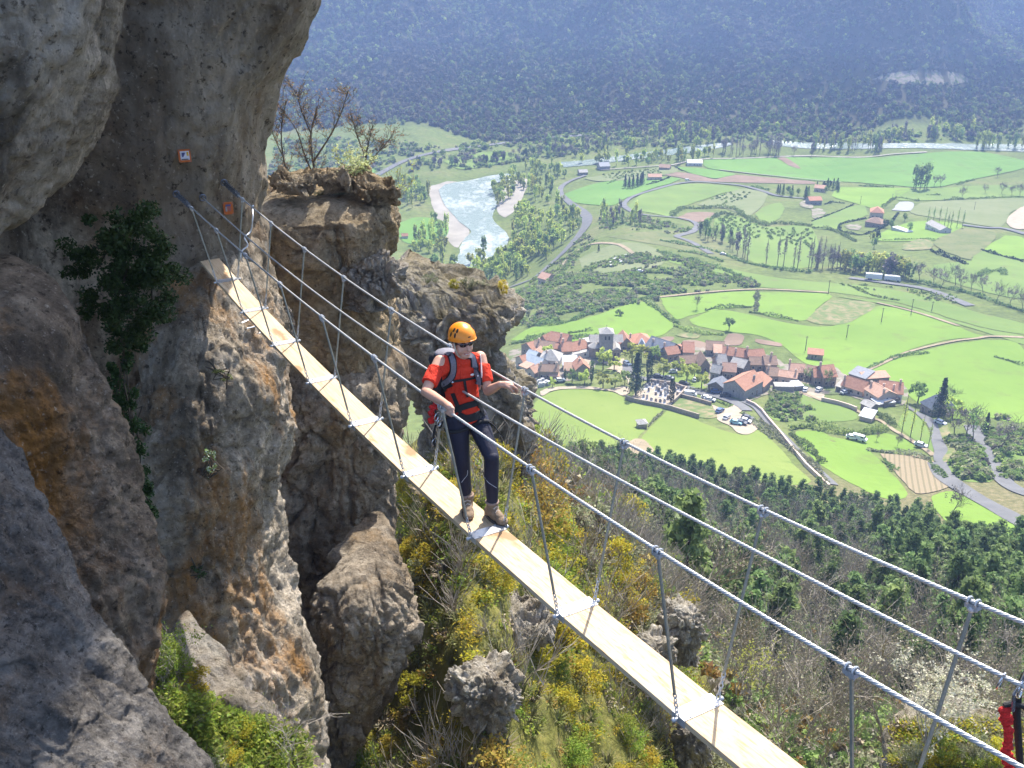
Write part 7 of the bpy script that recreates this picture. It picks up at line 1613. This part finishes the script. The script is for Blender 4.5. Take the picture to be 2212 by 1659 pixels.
def pine(seed):
    g = random.Random(seed); P = []; h = 7.5; n = 9
    for i in range(n):
        z = 2.0 + (h - 2.0) * i / (n - 1); r = 1.75 * (1 - (i / n) ** 1.6) + .25
        for k in range(5 if i < n - 2 else 3):
            a = g.uniform(0, 6.28); rr_ = r * g.uniform(.35, .8)
            P.append(leaf_cloud(34, (.75, .75, .42), .42, (math.cos(a) * rr_, math.sin(a) * rr_, z + g.uniform(-.3, .3)), .2, seed * 97 + i * 7 + k) + (0,))
    t = MB().tube([(0, 0, -.8), (g.uniform(-.1, .1), g.uniform(-.1, .1), h * .5), (0, 0, h)], [.15, .11, .03], 6)
    for i in range(10):
        a = g.uniform(0, 6.28); z = 1.2 + i * .55; t.tube([(0, 0, z), (math.cos(a) * .9, math.sin(a) * .9, z + .15)], [.035, .012], 4)
    return me_from('crown', P, [L_pine]), me_from('trunk', [(np.array(t.v), t.f, 0)], [BARK_D])
def bare(seed):
    V, Fc, tips = branches(seed, 8.5, .12, 3, .5, 6, .34, .016, 3, .3, .14); tp = np.array([tuple(p) for p in tips]); g = np.random.default_rng(seed); n = 260
    P = tp[g.integers(0, len(tp), n)] + g.normal(size=(n, 3)) * .28; L, F_ = leaf_cloud(n, (0, 0, 0), .15, (0, 0, 0), 0, seed); L = (L.reshape(n, 3, 3) + P[:, None]).reshape(-1, 3)
    return me_from('crown', [(L, F_, 0)], [L_bud]), me_from('trunk', [(V, Fc, 0)], [L_twig])
PINES = [pine(500 + i) for i in range(4)]; BARES = [bare(600 + i) for i in range(4)]
WOODS = [(1150, 1045), (1255, 1008), (1300, 992), (1400, 1012), (1480, 1018), (1560, 1034), (1650, 1058), (1750, 1086), (1850, 1098), (1920, 1116), (1975, 1120), (2015, 1165), (2090, 1200), (2250, 1225), (2260, 1690), (1540, 1690), (1420, 1480), (1335, 1300), (1310, 1180), (1200, 1130)]
WP = ground(dense(WOODS, True, 20), 34)[:, :2]
cand = []; x0, y0 = WP.min(0); x1, y1 = WP.max(0); gr_ = {}
q = np.column_stack([NPR.uniform(x0, x1, 30000), NPR.uniform(y0, y1, 30000)]); q = q[inpoly(q[:, 0], q[:, 1], WP)]
for x, y in q:
    if y < 42: continue
    k = (int(x // 3.4), int(y // 3.4))
    if any((x - a) ** 2 + (y - b_) ** 2 < 3.1 ** 2 for i in (-1, 0, 1) for j in (-1, 0, 1) for a, b_ in gr_.get((k[0] + i, k[1] + j), [])): continue
    gr_.setdefault(k, []).append((x, y)); cand.append((x, y))
cand = np.array(cand); zc = H(cand[:, 0], cand[:, 1]); uu, vv_ = proj(np.column_stack([cand, zc]).T)
k_ = ~((cand[:, 1] < 100) & (uu < 1460)); cand, zc, uu, vv_ = cand[k_], zc[k_], uu[k_], vv_[k_]
edge = np.interp(uu, [1255, 1400, 1560, 1750, 1920, 2015, 2212], [1000, 1012, 1034, 1086, 1116, 1165, 1225])
pp = np.clip(1.0 - (vv_ - edge) / 340, .36, .97) + np.clip((uu - 1850) / 300, 0, .6) * np.clip(1.35 - (vv_ - edge) / 300, 0, 1) + .35 * fbm(np.column_stack([cand / 16, 0 * zc]), 3)
ispine = (NPR.random(len(cand)) < pp) & (cand[:, 1] > 62)
for sel, kinds, nm, lb, gp, cat in ((ispine, PINES, 'pine_tree', 'dark green pine in the wood on the slope below the fields', 'pines of the slope', 'pine'), (~ispine, BARES, 'bare_tree', 'grey leafless tree in the wood on the slope below the fields', 'leafless trees of the slope', 'tree')):
    ii = np.where(sel)[0]; ii = ii[np.argsort(cand[ii, 1])]; rest = ii[290:]
    for i in ii[:290]:
        c, t = kinds[rnd.randrange(4)]; s = rnd.uniform(.7, 1.2) * (1.08 if sel is ispine else .92)
        r = thing(nm, lb, cat, (cand[i, 0], cand[i, 1], zc[i] - .2), rnd.uniform(0, 6.28), gp); r.scale = (s, s, s * rnd.uniform(.9, 1.2))
        for n_, d in (('crown', c), ('trunk', t)): o = bpy.data.objects.new(n_, d); COL.objects.link(o); o.parent = r
    if len(rest):
        tm = []
        for c, t in kinds:
            bm = bmesh.new(); bm.from_mesh(c); k = len(bm.faces); bm.from_mesh(t); bm.faces.ensure_lookup_table()
            for f in bm.faces[k:]: f.material_index = 1
            m2 = bpy.data.meshes.new('wood_tree'); bm.to_mesh(m2); bm.free(); m2.materials.append(c.materials[0]); m2.materials.append(t.materials[0]); tm.append(m2)
        gn_scatter('far_' + nm.split('_')[0] + '_wood', np.column_stack([cand[rest], zc[rest] - .2]), tm, NPR.integers(0, 4, len(rest)), NPR.uniform(.6, 1.0, len(rest)), NPR.uniform(0, 6.28, len(rest)))
# undergrowth of the wood: one mass
ug = []
for i, m_ in enumerate([L_grey, L_dry, L_hgrey, L_mid, L_rust]):
    ug.append(me_from('under', [leaf_cloud(120, (.8, .8, .5), .19, (0, 0, .35), .25, 700 + i, clump=7) + (0,)], [m_]))
def brush(seed):
    mb = MB(); k = random.Random(seed)
    for j in range(16):
        a = k.uniform(0, 6.28); d = Vector((math.cos(a) * .55, math.sin(a) * .55, 1)).normalized(); p = Vector((k.gauss(0, .12), k.gauss(0, .12), -.05)); L = k.uniform(.7, 1.5); pts = [p]
        for _ in range(4): d = (d + Vector((k.gauss(0, .16), k.gauss(0, .16), .03))).normalized(); pts.append(pts[-1] + d * L / 4)
        mb.tube(pts, [.012, .010, .008, .006, .004], 3, caps=False)
        for _ in range(3):
            b_ = pts[k.randrange(1, 4)]; e = (d + Vector((k.gauss(0, .6), k.gauss(0, .6), .2))).normalized(); mb.tube([b_, b_ + e * .2, b_ + e * .38 + Vector((0, 0, .04))], [.006, .005, .003], 3, caps=False)
    return np.array([tuple(p) for p in mb.v]), mb.f
ug.append(me_from('under', [brush(71) + (0,)], [L_twig])); ug.append(me_from('under', [brush(72) + (0,)], [L_twig]))
q = np.column_stack([NPR.uniform(x0, x1, 9000), NPR.uniform(y0, y1, 9000)]); q = q[inpoly(q[:, 0], q[:, 1], WP)]; near = np.exp(NPR.uniform(math.log(44), math.log(110), 9000)); na_ = NPR.uniform(R(2), R(33), 9000)
q2 = np.column_stack([near * np.sin(na_), near * np.cos(na_)]); q = np.vstack([q, q2[(q2[:, 1] > 44)][:3800]])
gn_scatter('undergrowth', np.column_stack([q, H(q[:, 0], q[:, 1]) - .05]), ug, NPR.choice(7, len(q), p=[.08, .10, .22, .40, .06, .07, .07]), NPR.uniform(.6, 1.7, len(q)), NPR.uniform(0, 6.28, len(q)))

# ------------------------------------------------------------------ scrub on the near slope
def boxbush(seed, mats, n=1500, rad=(.62, .62, .5), size=.065, tw=True, clump=22):
    g = random.Random(seed); P = [leaf_cloud(n, rad, size, (0, 0, rad[2] * .85), .25, seed, tri=False, clump=clump) + (0,)]
    st = MB()
    for j in range(9):
        a = g.uniform(0, 6.28); r = g.uniform(.3, .8); st.tube([(0, 0, -.1), (math.cos(a) * r * rad[0] * .5, math.sin(a) * r * rad[1] * .5, rad[2] * .7), (math.cos(a) * r * rad[0], math.sin(a) * r * rad[1], rad[2] * g.uniform(1, 1.6))], [.014, .010, .005], 4, caps=False)
    return me_from('foliage', P, [mats]), me_from('stems', [(np.array(st.v), st.f, 0)], [BARK])
BUSH = {k: [boxbush(800 + 10 * i + j, m_) for j in range(3)] for i, (k, m_) in enumerate([('yellow', L_box), ('green', L_boxg), ('rusty', L_rust), ('grey', L_hgrey)])}
def put_bush(k, p, s, lb, gp=None, nm='bush'):
    c, t = BUSH[k][rnd.randrange(3)]; r = thing(nm, lb, 'bush', p, rnd.uniform(0, 6.28), gp); r.scale = (s, s, s * rnd.uniform(.8, 1.15))
    for n_, d in (('foliage', c), ('stems', t)): o = bpy.data.objects.new(n_, d); COL.objects.link(o); o.parent = r
SLOPE = [(640, 1640), (850, 1560), (880, 1420), (900, 1300), (860, 1180), (850, 1080), (880, 1000), (1000, 960), (1150, 1000), (1220, 1060), (1350, 1140), (1420, 1180), (1460, 1290), (1480, 1400), (1500, 1500), (1540, 1700), (900, 1760), (700, 1760)]
SPP = ground(dense(SLOPE, True, 25))[:, :2]
BLK_ = [(960, 1390, 1115, 1560), (1005, 1275, 1192, 1350)]
n_done = {'yellow': 0, 'green': 0, 'rusty': 0, 'grey': 0}; x0, y0 = SPP.min(0); x1, y1 = SPP.max(0); spots = []; tr = 0
while len(spots) < 215 and tr < 20000:
    tr += 1; p = (rnd.uniform(x0, x1), rnd.uniform(y0, y1))
    if not inpoly(np.array([p[0]]), np.array([p[1]]), SPP)[0] or any((p[0] - o[0]) ** 2 + (p[1] - o[1]) ** 2 < (.45 + .016 * p[1]) ** 2 for o in spots): continue
    spots.append(p)
KEEP = [(960, 1390, 1120, 1550), (1000, 1270, 1195, 1352), (1125, 1290, 1195, 1352), (1425, 1290, 1525, 1395)]
def clear(P):
    u, v = proj(np.asarray(P, float).T); r = np.ones(len(u), bool); yb = {0: 18.2, 1: 21.5, 2: 22.4, 3: 27.5}
    for i, (a, b_, c, d) in enumerate(KEEP): r &= ~((u > a - 15) & (u < c + 15) & (v > b_ + 10) & (v < d + 45) & (np.asarray(P)[:, 1] < yb[i]))
    return r
zz = H([p[0] for p in spots], [p[1] for p in spots]); ok_ = clear(np.column_stack([np.array(spots), zz]))
spots = [p for p, k in zip(spots, ok_) if k]; zz = zz[ok_]
for (x, y), z in zip(spots, zz):
    u, v = proj((x, y, z)); k = rnd.choices(['yellow', 'green', 'rusty', 'grey'], [.46, .26, .16, .12] if v < 1420 else [.2, .5, .12, .18])[0]
    if u > 1250: k = rnd.choices(['yellow', 'green', 'grey', 'rusty'], [.2, .15, .5, .15])[0]
    put_bush(k, (x, y, z - .08), rnd.uniform(.75, 1.5) * (1 + (y - 18) * .03), {'yellow': 'golden yellow box bush on the scrub slope under the bridge', 'green': 'green box bush on the scrub slope under the bridge', 'rusty': 'rusty leaved bush on the scrub slope under the bridge', 'grey': 'grey green dry bush on the scrub slope under the bridge'}[k], k + ' bushes of the scrub slope')
# low cover between them: one mass
cov = [me_from('cover', [leaf_cloud(90, (.26, .26, .12), .055, (0, 0, .08), .1, 900 + i, tri=False, flat=.3) + (0,)], [m_]) for i, m_ in enumerate([L_box, L_boxg, L_gra, L_dry, L_rust])]
def tuft(seed, mat, n=46, h=.34, w=.011):
    g = random.Random(seed); V, Fc = [], []
    for j in range(n):
        a = g.uniform(0, 6.28); r = g.uniform(0, .08); b0 = Vector((math.cos(a) * r, math.sin(a) * r, -.02)); l = h * g.uniform(.6, 1.2); d = Vector((math.cos(a) * .5, math.sin(a) * .5, 1)).normalized(); s = Vector((-math.sin(a), math.cos(a), 0)) * w
        m1 = b0 + d * l * .55; e = m1 + (d + Vector((math.cos(a) * .7, math.sin(a) * .7, -.35))).normalized() * l * .5; k = len(V); V += [b0 - s, b0 + s, m1 + s * .7, m1 - s * .7, e]; Fc += [(k, k + 1, k + 2, k + 3), (k + 3, k + 2, k + 4)]
    return me_from('cover', [(V, Fc, 0)], [mat])
cov += [tuft(31, L_gra), tuft(32, L_gra), tuft(33, L_dry)]; cov += [me_from('cover', [brush(75) + (0,)], [L_twig])]
q = np.column_stack([NPR.uniform(x0, x1, 90000), NPR.uniform(y0, y1, 90000)]); q = q[inpoly(q[:, 0], q[:, 1], SPP)][:27000]
bs = []
for k_ in ('yellow', 'green', 'rusty', 'grey'):
    for c_, t_ in BUSH[k_][:2]: bs.append(c_)
q_ = np.column_stack([NPR.uniform(x0, x1, 30000), NPR.uniform(y0, y1, 30000)]); q_ = q_[inpoly(q_[:, 0], q_[:, 1], SPP)]; q_ = q_[fbm(np.column_stack([q_ / 2.2, 0 * q_[:, :1]]), 3) > -.2][:2500]; q_ = q_[clear(np.column_stack([q_, H(q_[:, 0], q_[:, 1])]))]
gn_scatter('box_scrub', np.column_stack([q_, H(q_[:, 0], q_[:, 1]) - .12]), bs, np.where((q_[:, 1] > 30), NPR.choice(8, len(q_), p=[.15, .13, .17, .17, .06, .06, .14, .12]), NPR.choice(8, len(q_), p=[.24, .22, .16, .14, .06, .06, .06, .06])), NPR.uniform(.35, .95, len(q_)) * (1 + np.clip(q_[:, 1] - 20, 0, 30) * .03), NPR.uniform(0, 6.28, len(q_)))
gn_scatter('ground_cover', np.column_stack([q, H(q[:, 0], q[:, 1])]), cov, NPR.choice(9, len(q), p=[.24, .20, .13, .09, .06, .11, .08, .04, .05]), NPR.uniform(.6, 1.6, len(q)) * (1 + np.clip(q[:, 1] - 20, 0, 30) * .03), NPR.uniform(0, 6.28, len(q)))
# twiggy grey shrubs right of the slope and other single shrubs
def twig_shrub(p, seed, h, label, leaf=None, nleaf=0, lsize=.04, lean=(0, 0), group=None, nm='shrub', stems=7, thick=.018, spread=.55):
    mb = MB(); k = random.Random(seed); tips = []
    def go(p, d, L, r, lv):
        pts = [p]
        for _ in range(5): d = (d + Vector((k.gauss(0, .17), k.gauss(0, .17), k.gauss(0, .1) + .05))).normalized(); pts.append(pts[-1] + d * L / 5)
        mb.tube(pts, [max(.0022, r * (1 - .15 * i)) for i in range(6)], 5 if lv > 1 else 3, caps=False)
        if lv == 0: tips.extend(pts[2:]); return
        for _ in range(4 if lv > 1 else 4):
            i = k.randrange(1, 6); o = (d + Vector((k.gauss(0, .75), k.gauss(0, .75), k.gauss(0, .45) + .15))).normalized(); go(pts[i], o, L * k.uniform(.4, .65), r * .55, lv - 1)
    for j in range(stems):
        a = k.uniform(0, 6.28); go(Vector((k.gauss(0, .06), k.gauss(0, .06), -.1)), Vector((math.cos(a) * spread + lean[0], math.sin(a) * spread + lean[1], 1)).normalized(), h * k.uniform(.55, .85), thick, 2)
    t = thing(nm, label, nm, p, 0, group); mb.build('branches', L_twig, t)
    if leaf:
        g = np.random.default_rng(seed); tp = np.array([tuple(q) for q in tips]); n = nleaf; P = tp[g.integers(0, len(tp), n)] + g.normal(size=(n, 3)) * .03; L, F_ = leaf_cloud(n, (0, 0, 0), lsize, (0, 0, 0), 0, seed, tri=False)
        mesh_obj('leaves', (L.reshape(n, 4, 3) + P[:, None]).reshape(-1, 3), F_, leaf, t)
    return t
GS = 'grey leafless shrub tangle right of the scrub slope'
for i, (u, v, h) in enumerate([(1235, 1080, 1.8), (1290, 1240, 1.9), (1340, 1330, 2.0), (1390, 1260, 2.2), (1265, 1180, 1.6), (1180, 1030, 1.5), (1310, 1420, 1.6), (1370, 1480, 1.5), (1500, 1330, 2.4), (1560, 1480, 2.4)]):
    p = gpt(u, v); h = min(h, 68 * math.hypot(p.y, p.z) / FPX)
    twig_shrub(p, 40 + i, h, GS, L_hgrey if i % 2 else L_gra, 160, .05, group='grey shrubs of the slope')
twig_shrub(gpt(1265, 1085), 60, min(1.9, 62 * gpt(1265, 1085).y / FPX), 'shrub with pale yellow green leaves right of the climber', L_boxg, 900, .06)
twig_shrub(at(1600, 1490, 19), 61, 1.5, 'shrub with fresh yellow green sprays beside the upper edge of the plank', L_yell, 700, .05, (.5, 0))
twig_shrub(at(1905, 930 + 480, 24), 66, 2.0, 'thin grey shrub behind the right hangers', L_bud, 200, .05)
ns = twig_shrub(at(2010, 1600, 12.4), 62, 1.65, 'budding shrub with silvery leaves on the rock at the lower right', leafmat('silver_leaves', [(.42, .40, .30), (.52, .50, .38), (.36, .38, .22)], .4), 3200, .042, (.1, 0), stems=10, thick=.012, spread=.65)
for u, v in ((1985, 1622), (2040, 1618), (2090, 1625), (2120, 1615), (1960, 1640), (2010, 1655), (2070, 1655), (2140, 1645), (2160, 1625), (2055, 1635), (1975, 1660), (2110, 1650)):
    put_bush(rnd.choice(['yellow', 'grey', 'green']), at(u, v, 12.2) - Vector((0, 0, .12)), rnd.uniform(.28, .42), 'small bush on the grassy rock at the lower right corner', 'bushes of the corner rock')
CR_ = [o for o in bpy.data.objects if o.get('label', '').startswith('grassy topped')][0]; CB = BVHTree.FromPolygons([tuple(w.co) for w in CR_.data.vertices], [tuple(p.vertices) for p in CR_.data.polygons]); cq = []
for _ in range(1500):
    p = at(rnd.uniform(1930, 2300), rnd.uniform(1600, 1700), rnd.uniform(11, 13.2)); h = CB.ray_cast(p + Vector((0, 0, 3)), Vector((0, 0, -1)))
    if h[0] is not None and h[1].z > .3: cq.append(tuple(h[0]))
if cq: gn_scatter('rock_grass', np.array(cq), [tuft(37, L_gra, 46, .24, .008), tuft(38, L_boxg, 40, .2, .008), cov[0], cov[1], cov[3]], NPR.choice(5, len(cq), p=[.3, .2, .2, .15, .15]), NPR.uniform(.5, 1.1, len(cq)), NPR.uniform(0, 6.28, len(cq)))
# trees on the rock tower
def limb_tree(y, limbs, label, seed, leaf=None, nleaf=300, twl=.5):
    mb = MB(); k = random.Random(seed); tips = []; base = at(*limbs[0][0][0], y)
    def tw(p, d, L, r, lv):
        pts = [p]
        for _ in range(4): d = (d + Vector((k.gauss(0, .22), k.gauss(0, .22), k.gauss(0, .15) + .06))).normalized(); pts.append(pts[-1] + d * L / 4)
        mb.tube(pts, [max(.0026, r * (1 - .18 * i)) for i in range(5)], 4, caps=False); tips.extend(pts[1:])
        if lv:
            for _ in range(4): tw(pts[k.randrange(1, 5)], (d + Vector((k.gauss(0, .7), k.gauss(0, .7), k.gauss(0, .5) + .1))).normalized(), L * k.uniform(.45, .7), r * .6, lv - 1)
    for px, r0, r1 in limbs:
        P = [at(u, v, y + (k.uniform(-.12, .12) if i else 0)) for i, (u, v) in enumerate(px)]; P = [Vector(q) - base for q in smooth_line([tuple(q) for q in P], 5)]; n = len(P)
        mb.tube(P, [.72 * (r0 + (r1 - r0) * i / (n - 1)) for i in range(n)], 8, caps=False)
        for _ in range(17):
            i = k.randrange(int(n * .3), n - 1); d = ((P[i + 1] - P[i]).normalized() + Vector((k.gauss(0, .6), k.gauss(0, .6), k.gauss(0, .4) + .1))).normalized(); tw(P[i], d, twl * k.uniform(.6, 1.1), r1 * .62, 2)
    t = thing('bare_tree', label, 'tree', base); mb.build('trunk', BARK, t)
    g = np.random.default_rng(seed); tp = np.array([tuple(q) for q in tips]); P = tp[g.integers(0, len(tp), nleaf)] + g.normal(size=(nleaf, 3)) * .025; L, F_ = leaf_cloud(nleaf, (0, 0, 0), .042, (0, 0, 0), 0, seed, tri=False)
    mesh_obj('crown', (L.reshape(nleaf, 4, 3) + P[:, None]).reshape(-1, 3), F_, leaf, t)
L_oak = leafmat('oak_buds', [(.24, .12, .06), (.32, .19, .10), (.20, .14, .08)], .3)
limb_tree(24.6, [([(712, 448), (690, 405), (676, 350), (672, 290), (685, 230)], .05, .018), ([(690, 405), (660, 340), (640, 280), (600, 225)], .035, .012), ([(676, 350), (715, 290), (738, 240), (752, 195)], .034, .012), ([(672, 290), (650, 235), (640, 195)], .025, .010)], 'leafless oak with two crooked stems, left of the flowering shrub on the rock tower', 3, L_oak, 900, .42)
limb_tree(24.4, [([(648, 425), (628, 390), (612, 340), (608, 280), (618, 215)], .040, .014), ([(612, 340), (590, 290), (580, 250)], .022, .010)], 'leftmost leafless oak on the rock tower, bent at its foot', 5, L_oak, 500, .38)
limb_tree(24.8, [([(782, 425), (786, 380), (792, 330), (805, 270)], .042, .014), ([(790, 340), (770, 290), (760, 250)], .025, .010), ([(788, 360), (825, 320), (850, 290)], .022, .008)], 'right hand leafless oak on the rock tower', 7, L_oak, 450, .34)
twig_shrub(at(765, 405, 23.9), 63, .9, 'shrub with pale green blossom at the foot of the oaks', leafmat('blossom', [(.40, .44, .18), (.50, .52, .28)], .5), 1700, .055, stems=9, thick=.012)
twig_shrub(at(835, 435, 24.2), 64, .95, 'thin leaning shrub at the right edge of the rock tower', L_yell, 160, .045, (.7, 0), stems=5, thick=.010)
twig_shrub(at(600, 430, 24.2), 65, .6, 'small bare shrub at the left edge of the rock tower', L_oak, 160, .035, (-.3, 0), stems=6, thick=.008)
for i, (u, v) in enumerate([(690, 425), (735, 425), (830, 432), (590, 440)]): put_bush('grey', at(u, v, 23.6), .22, 'dry grass tussock on the flat top of the rock tower', 'tussocks of the rock tower')
for i, (u, v) in enumerate([(930, 615), (985, 622), (1040, 628), (1085, 632), (1010, 625)]): put_bush(['grey', 'yellow'][i % 2], at(u, v, 31), .42, 'mossy cushion plant on top of the pale outcrop', 'cushions of the outcrop')

# ------------------------------------------------------------------ plants of the left hand cliffs
def ivy(name, px, y, n, rad, size, mat, label, seed, clump=26):
    g = np.random.default_rng(seed); Vs, Fs, b_ = [], [], 0
    c0 = at(*px[0], y)
    for j, (u, v) in enumerate(px):
        k = max(1, n // len(px)); V, Fc = leaf_cloud(k, rad, size, tuple(at(u, v, y + g.uniform(-.15, .15)) - c0), .2, seed + j, tri=False, clump=max(6, clump // 3)); Vs.append(V); Fs.append(Fc + b_); b_ += len(V)
    t = thing(name, label, 'bush', c0); mesh_obj('foliage', np.vstack(Vs), np.vstack(Fs), mat, t)
    st = MB(); k = random.Random(seed)
    for j in range(14):
        a, e = px[k.randrange(len(px))], px[k.randrange(len(px))]; p, q = at(*a, y + .1) - c0, at(*e, y) - c0; st.tube([p - Vector((0, 0, .3 if n > 900 else .03)), p.lerp(q, .5) + Vector((k.gauss(0, .1), 0, k.gauss(0, .1))), q], [.014, .01, .005], 4, caps=False)
    st.build('stems', BARK_D, t); return t
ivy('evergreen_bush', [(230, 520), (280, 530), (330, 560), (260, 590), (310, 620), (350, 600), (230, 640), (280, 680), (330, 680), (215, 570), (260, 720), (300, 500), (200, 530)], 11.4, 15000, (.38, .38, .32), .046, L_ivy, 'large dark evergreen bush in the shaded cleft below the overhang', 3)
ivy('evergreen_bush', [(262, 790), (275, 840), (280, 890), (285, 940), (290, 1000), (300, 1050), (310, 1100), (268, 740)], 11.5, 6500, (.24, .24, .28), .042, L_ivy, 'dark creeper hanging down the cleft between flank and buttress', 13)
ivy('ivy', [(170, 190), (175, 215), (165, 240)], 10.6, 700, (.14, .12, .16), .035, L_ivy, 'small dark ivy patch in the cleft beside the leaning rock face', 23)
FL = leafmat('white_flowers', [(.12, .20, .06), (.10, .17, .05), (.60, .60, .55)], .2)
ivy('flower_tuft', [(452, 985), (455, 1010), (448, 1030)], 13.6, 420, (.11, .09, .14), .032, FL, 'small tuft with white flowers growing on the buttress', 33)
ivy('fern_tuft', [(425, 1228), (432, 1240)], 13.2, 260, (.10, .08, .09), .032, L_ivy, 'small fern tuft in a hollow low on the buttress', 43)
ivy('moss_tuft', [(470, 800), (490, 815)], 13.9, 220, (.12, .08, .06), .03, L_gra, 'dry grass tuft in the sun on the buttress', 53)
LBV = BVHTree.FromPolygons([tuple(v.co) for v in bpy.data.objects['rock_ledge'].data.vertices], [tuple(p.vertices) for p in bpy.data.objects['rock_ledge'].data.polygons])
def onledge(u, v):
    a, c = dirs(u, v); h = LBV.ray_cast(Vector((0, 0, 0)), Vector((float(a), 1, float(c))).normalized()); return h[0] if h[0] is not None else at(u, v, 8.7)
twig_shrub(onledge(372, 1425), 81, .62, 'bright green leafy shrub in the sun at the top of the ledge', L_boxg, 1500, .028, (.35, -.1), stems=9, thick=.008)
twig_shrub(onledge(355, 1470), 82, .55, 'green shrub on the left part of the ledge beside the dark slab', L_boxg, 1300, .028, (.1, -.2), stems=9, thick=.008)
twig_shrub(onledge(590, 1590), 83, .75, 'bare spiky branches sticking out from the right end of the ledge', L_gra, 60, .025, (.7, -.2), stems=6, thick=.008)
twig_shrub(onledge(620, 1650), 84, .6, 'second bunch of bare branches at the lowest right end of the ledge', L_gra, 50, .025, (.8, -.2), stems=5, thick=.007)
for i, (u, v, k) in enumerate([(390, 1450, 'green'), (425, 1490, 'yellow'), (400, 1530, 'green'), (460, 1530, 'green'), (500, 1560, 'green'), (440, 1580, 'grey'), (480, 1610, 'green'), (530, 1600, 'yellow'), (560, 1590, 'green'), (590, 1630, 'green'), (540, 1650, 'green'), (430, 1640, 'green'), (385, 1590, 'green'), (500, 1660, 'yellow'), (600, 1670, 'green'), (455, 1680, 'grey'), (360, 1430, 'green')]):
    put_bush(k, onledge(u, v) - Vector((0, 0, .06)), rnd.uniform(.24, .40), 'leafy bush among the grass on the sunlit ledge', 'bushes of the ledge')
lp = [at(rnd.uniform(340, 640), rnd.uniform(1430, 1700), rnd.uniform(7.7, 9.4)) for _ in range(2600)]
lq = []
for p in lp:
    h = LBV.ray_cast(p + Vector((0, 0, 3)), Vector((0, 0, -1)))
    if h[0] is not None and h[1].z > .2: lq.append(tuple(h[0]))
if lq: gn_scatter('ledge_grass', np.array(lq), [tuft(35, L_gra, 40, .20, .007), tuft(36, L_boxg, 40, .17, .008), cov[1]], NPR.choice(3, len(lq), p=[.4, .35, .25]), NPR.uniform(.5, 1.1, len(lq)), NPR.uniform(0, 6.28, len(lq)))
# the climbing aids on the buttress
def hitrock(u, v, nm):
    o = bpy.data.objects[nm]; b_ = BVHTree.FromPolygons([tuple(w.co) for w in o.data.vertices], [tuple(p.vertices) for p in o.data.polygons]); a, c = dirs(u, v); r = Vector((float(a), 1, float(c))).normalized(); h = b_.ray_cast(Vector((0, 0, 0)), r)
    return (h[0], h[1] if h[1].dot(r) < 0 else -h[1]) if h[0] is not None else (at(u, v, 15), Vector((0, -1, 0)))
RUNG = plain('rung_zinc', (.72, .72, .72), .4, .5, metal=.3)
for u, v in ((521, 694), (540, 708), (560, 720)):
    p, n_ = hitrock(u, v, 'buttress'); n_ = (n_ + Vector((.3, -.2, 0))).normalized(); s = n_.cross(Vector((0, 0, 1))).normalized(); a = p - n_ * .03
    tag(MB().tube([a - s * .085, a - s * .085 + n_ * .13, a + s * .085 + n_ * .13, a + s * .085], .011, 8).build('iron_rung', RUNG), 'iron climbing rung below the plank on the sunlit buttress flank', 'rung', 'iron rungs')
p0_ = on_plane(545, 449, .5); cpts = [at(545, 446, 17.0), at(546, 470, 16.8), at(541, 500, 16.8), (at(528, 512, 16.6)), at(535, 530, 16.6), at(521, 545, 16.5), at(520, 575, 16.4)]
t = thing('guide_cable', 'slack shiny guide cable looped along the rock edge near the bridge end', 'cable', cpts[0]); MB().tube([Vector(q) - cpts[0] for q in smooth_line([tuple(q) for q in cpts], 6)], .013, 8).build('wire', RUNG, t)
for q in (cpts[0], cpts[3], cpts[5]): MB().tube([q - cpts[0] + Vector((-.02, .35, 0)), q - cpts[0], q - cpts[0] + Vector((.03, -.05, .03))], .014, 6).build('peg', RUNG, t)

# ------------------------------------------------------------------ the air
hz = MB().box((0, 1600, 100), (9600, 9200, 1000)); ho = hz.build('haze', None); tag(ho, kind='stuff')
hm = bpy.data.materials.new('haze'); hm.use_nodes = True; hn = hm.node_tree; hn.nodes.remove(hn.nodes['Principled BSDF'])
pv = hn.nodes.new('ShaderNodeVolumePrincipled'); pv.inputs['Color'].default_value = HAZE_C; pv.inputs['Density'].default_value = HAZE_D; pv.inputs['Anisotropy'].default_value = .0; pv.inputs['Density Attribute'].default_value = ''
hn.links.new(pv.outputs[0], hn.nodes['Material Output'].inputs['Volume']); ho.data.materials.append(hm)
gz_min, gz_max = float(gz.min()), float(gz.max()); ho.location = (0, 0, 0)
for v in ho.data.vertices: v.co.z = (gz_min - 6) if v.co.z < 100 else max(gz_max + 20, 60)
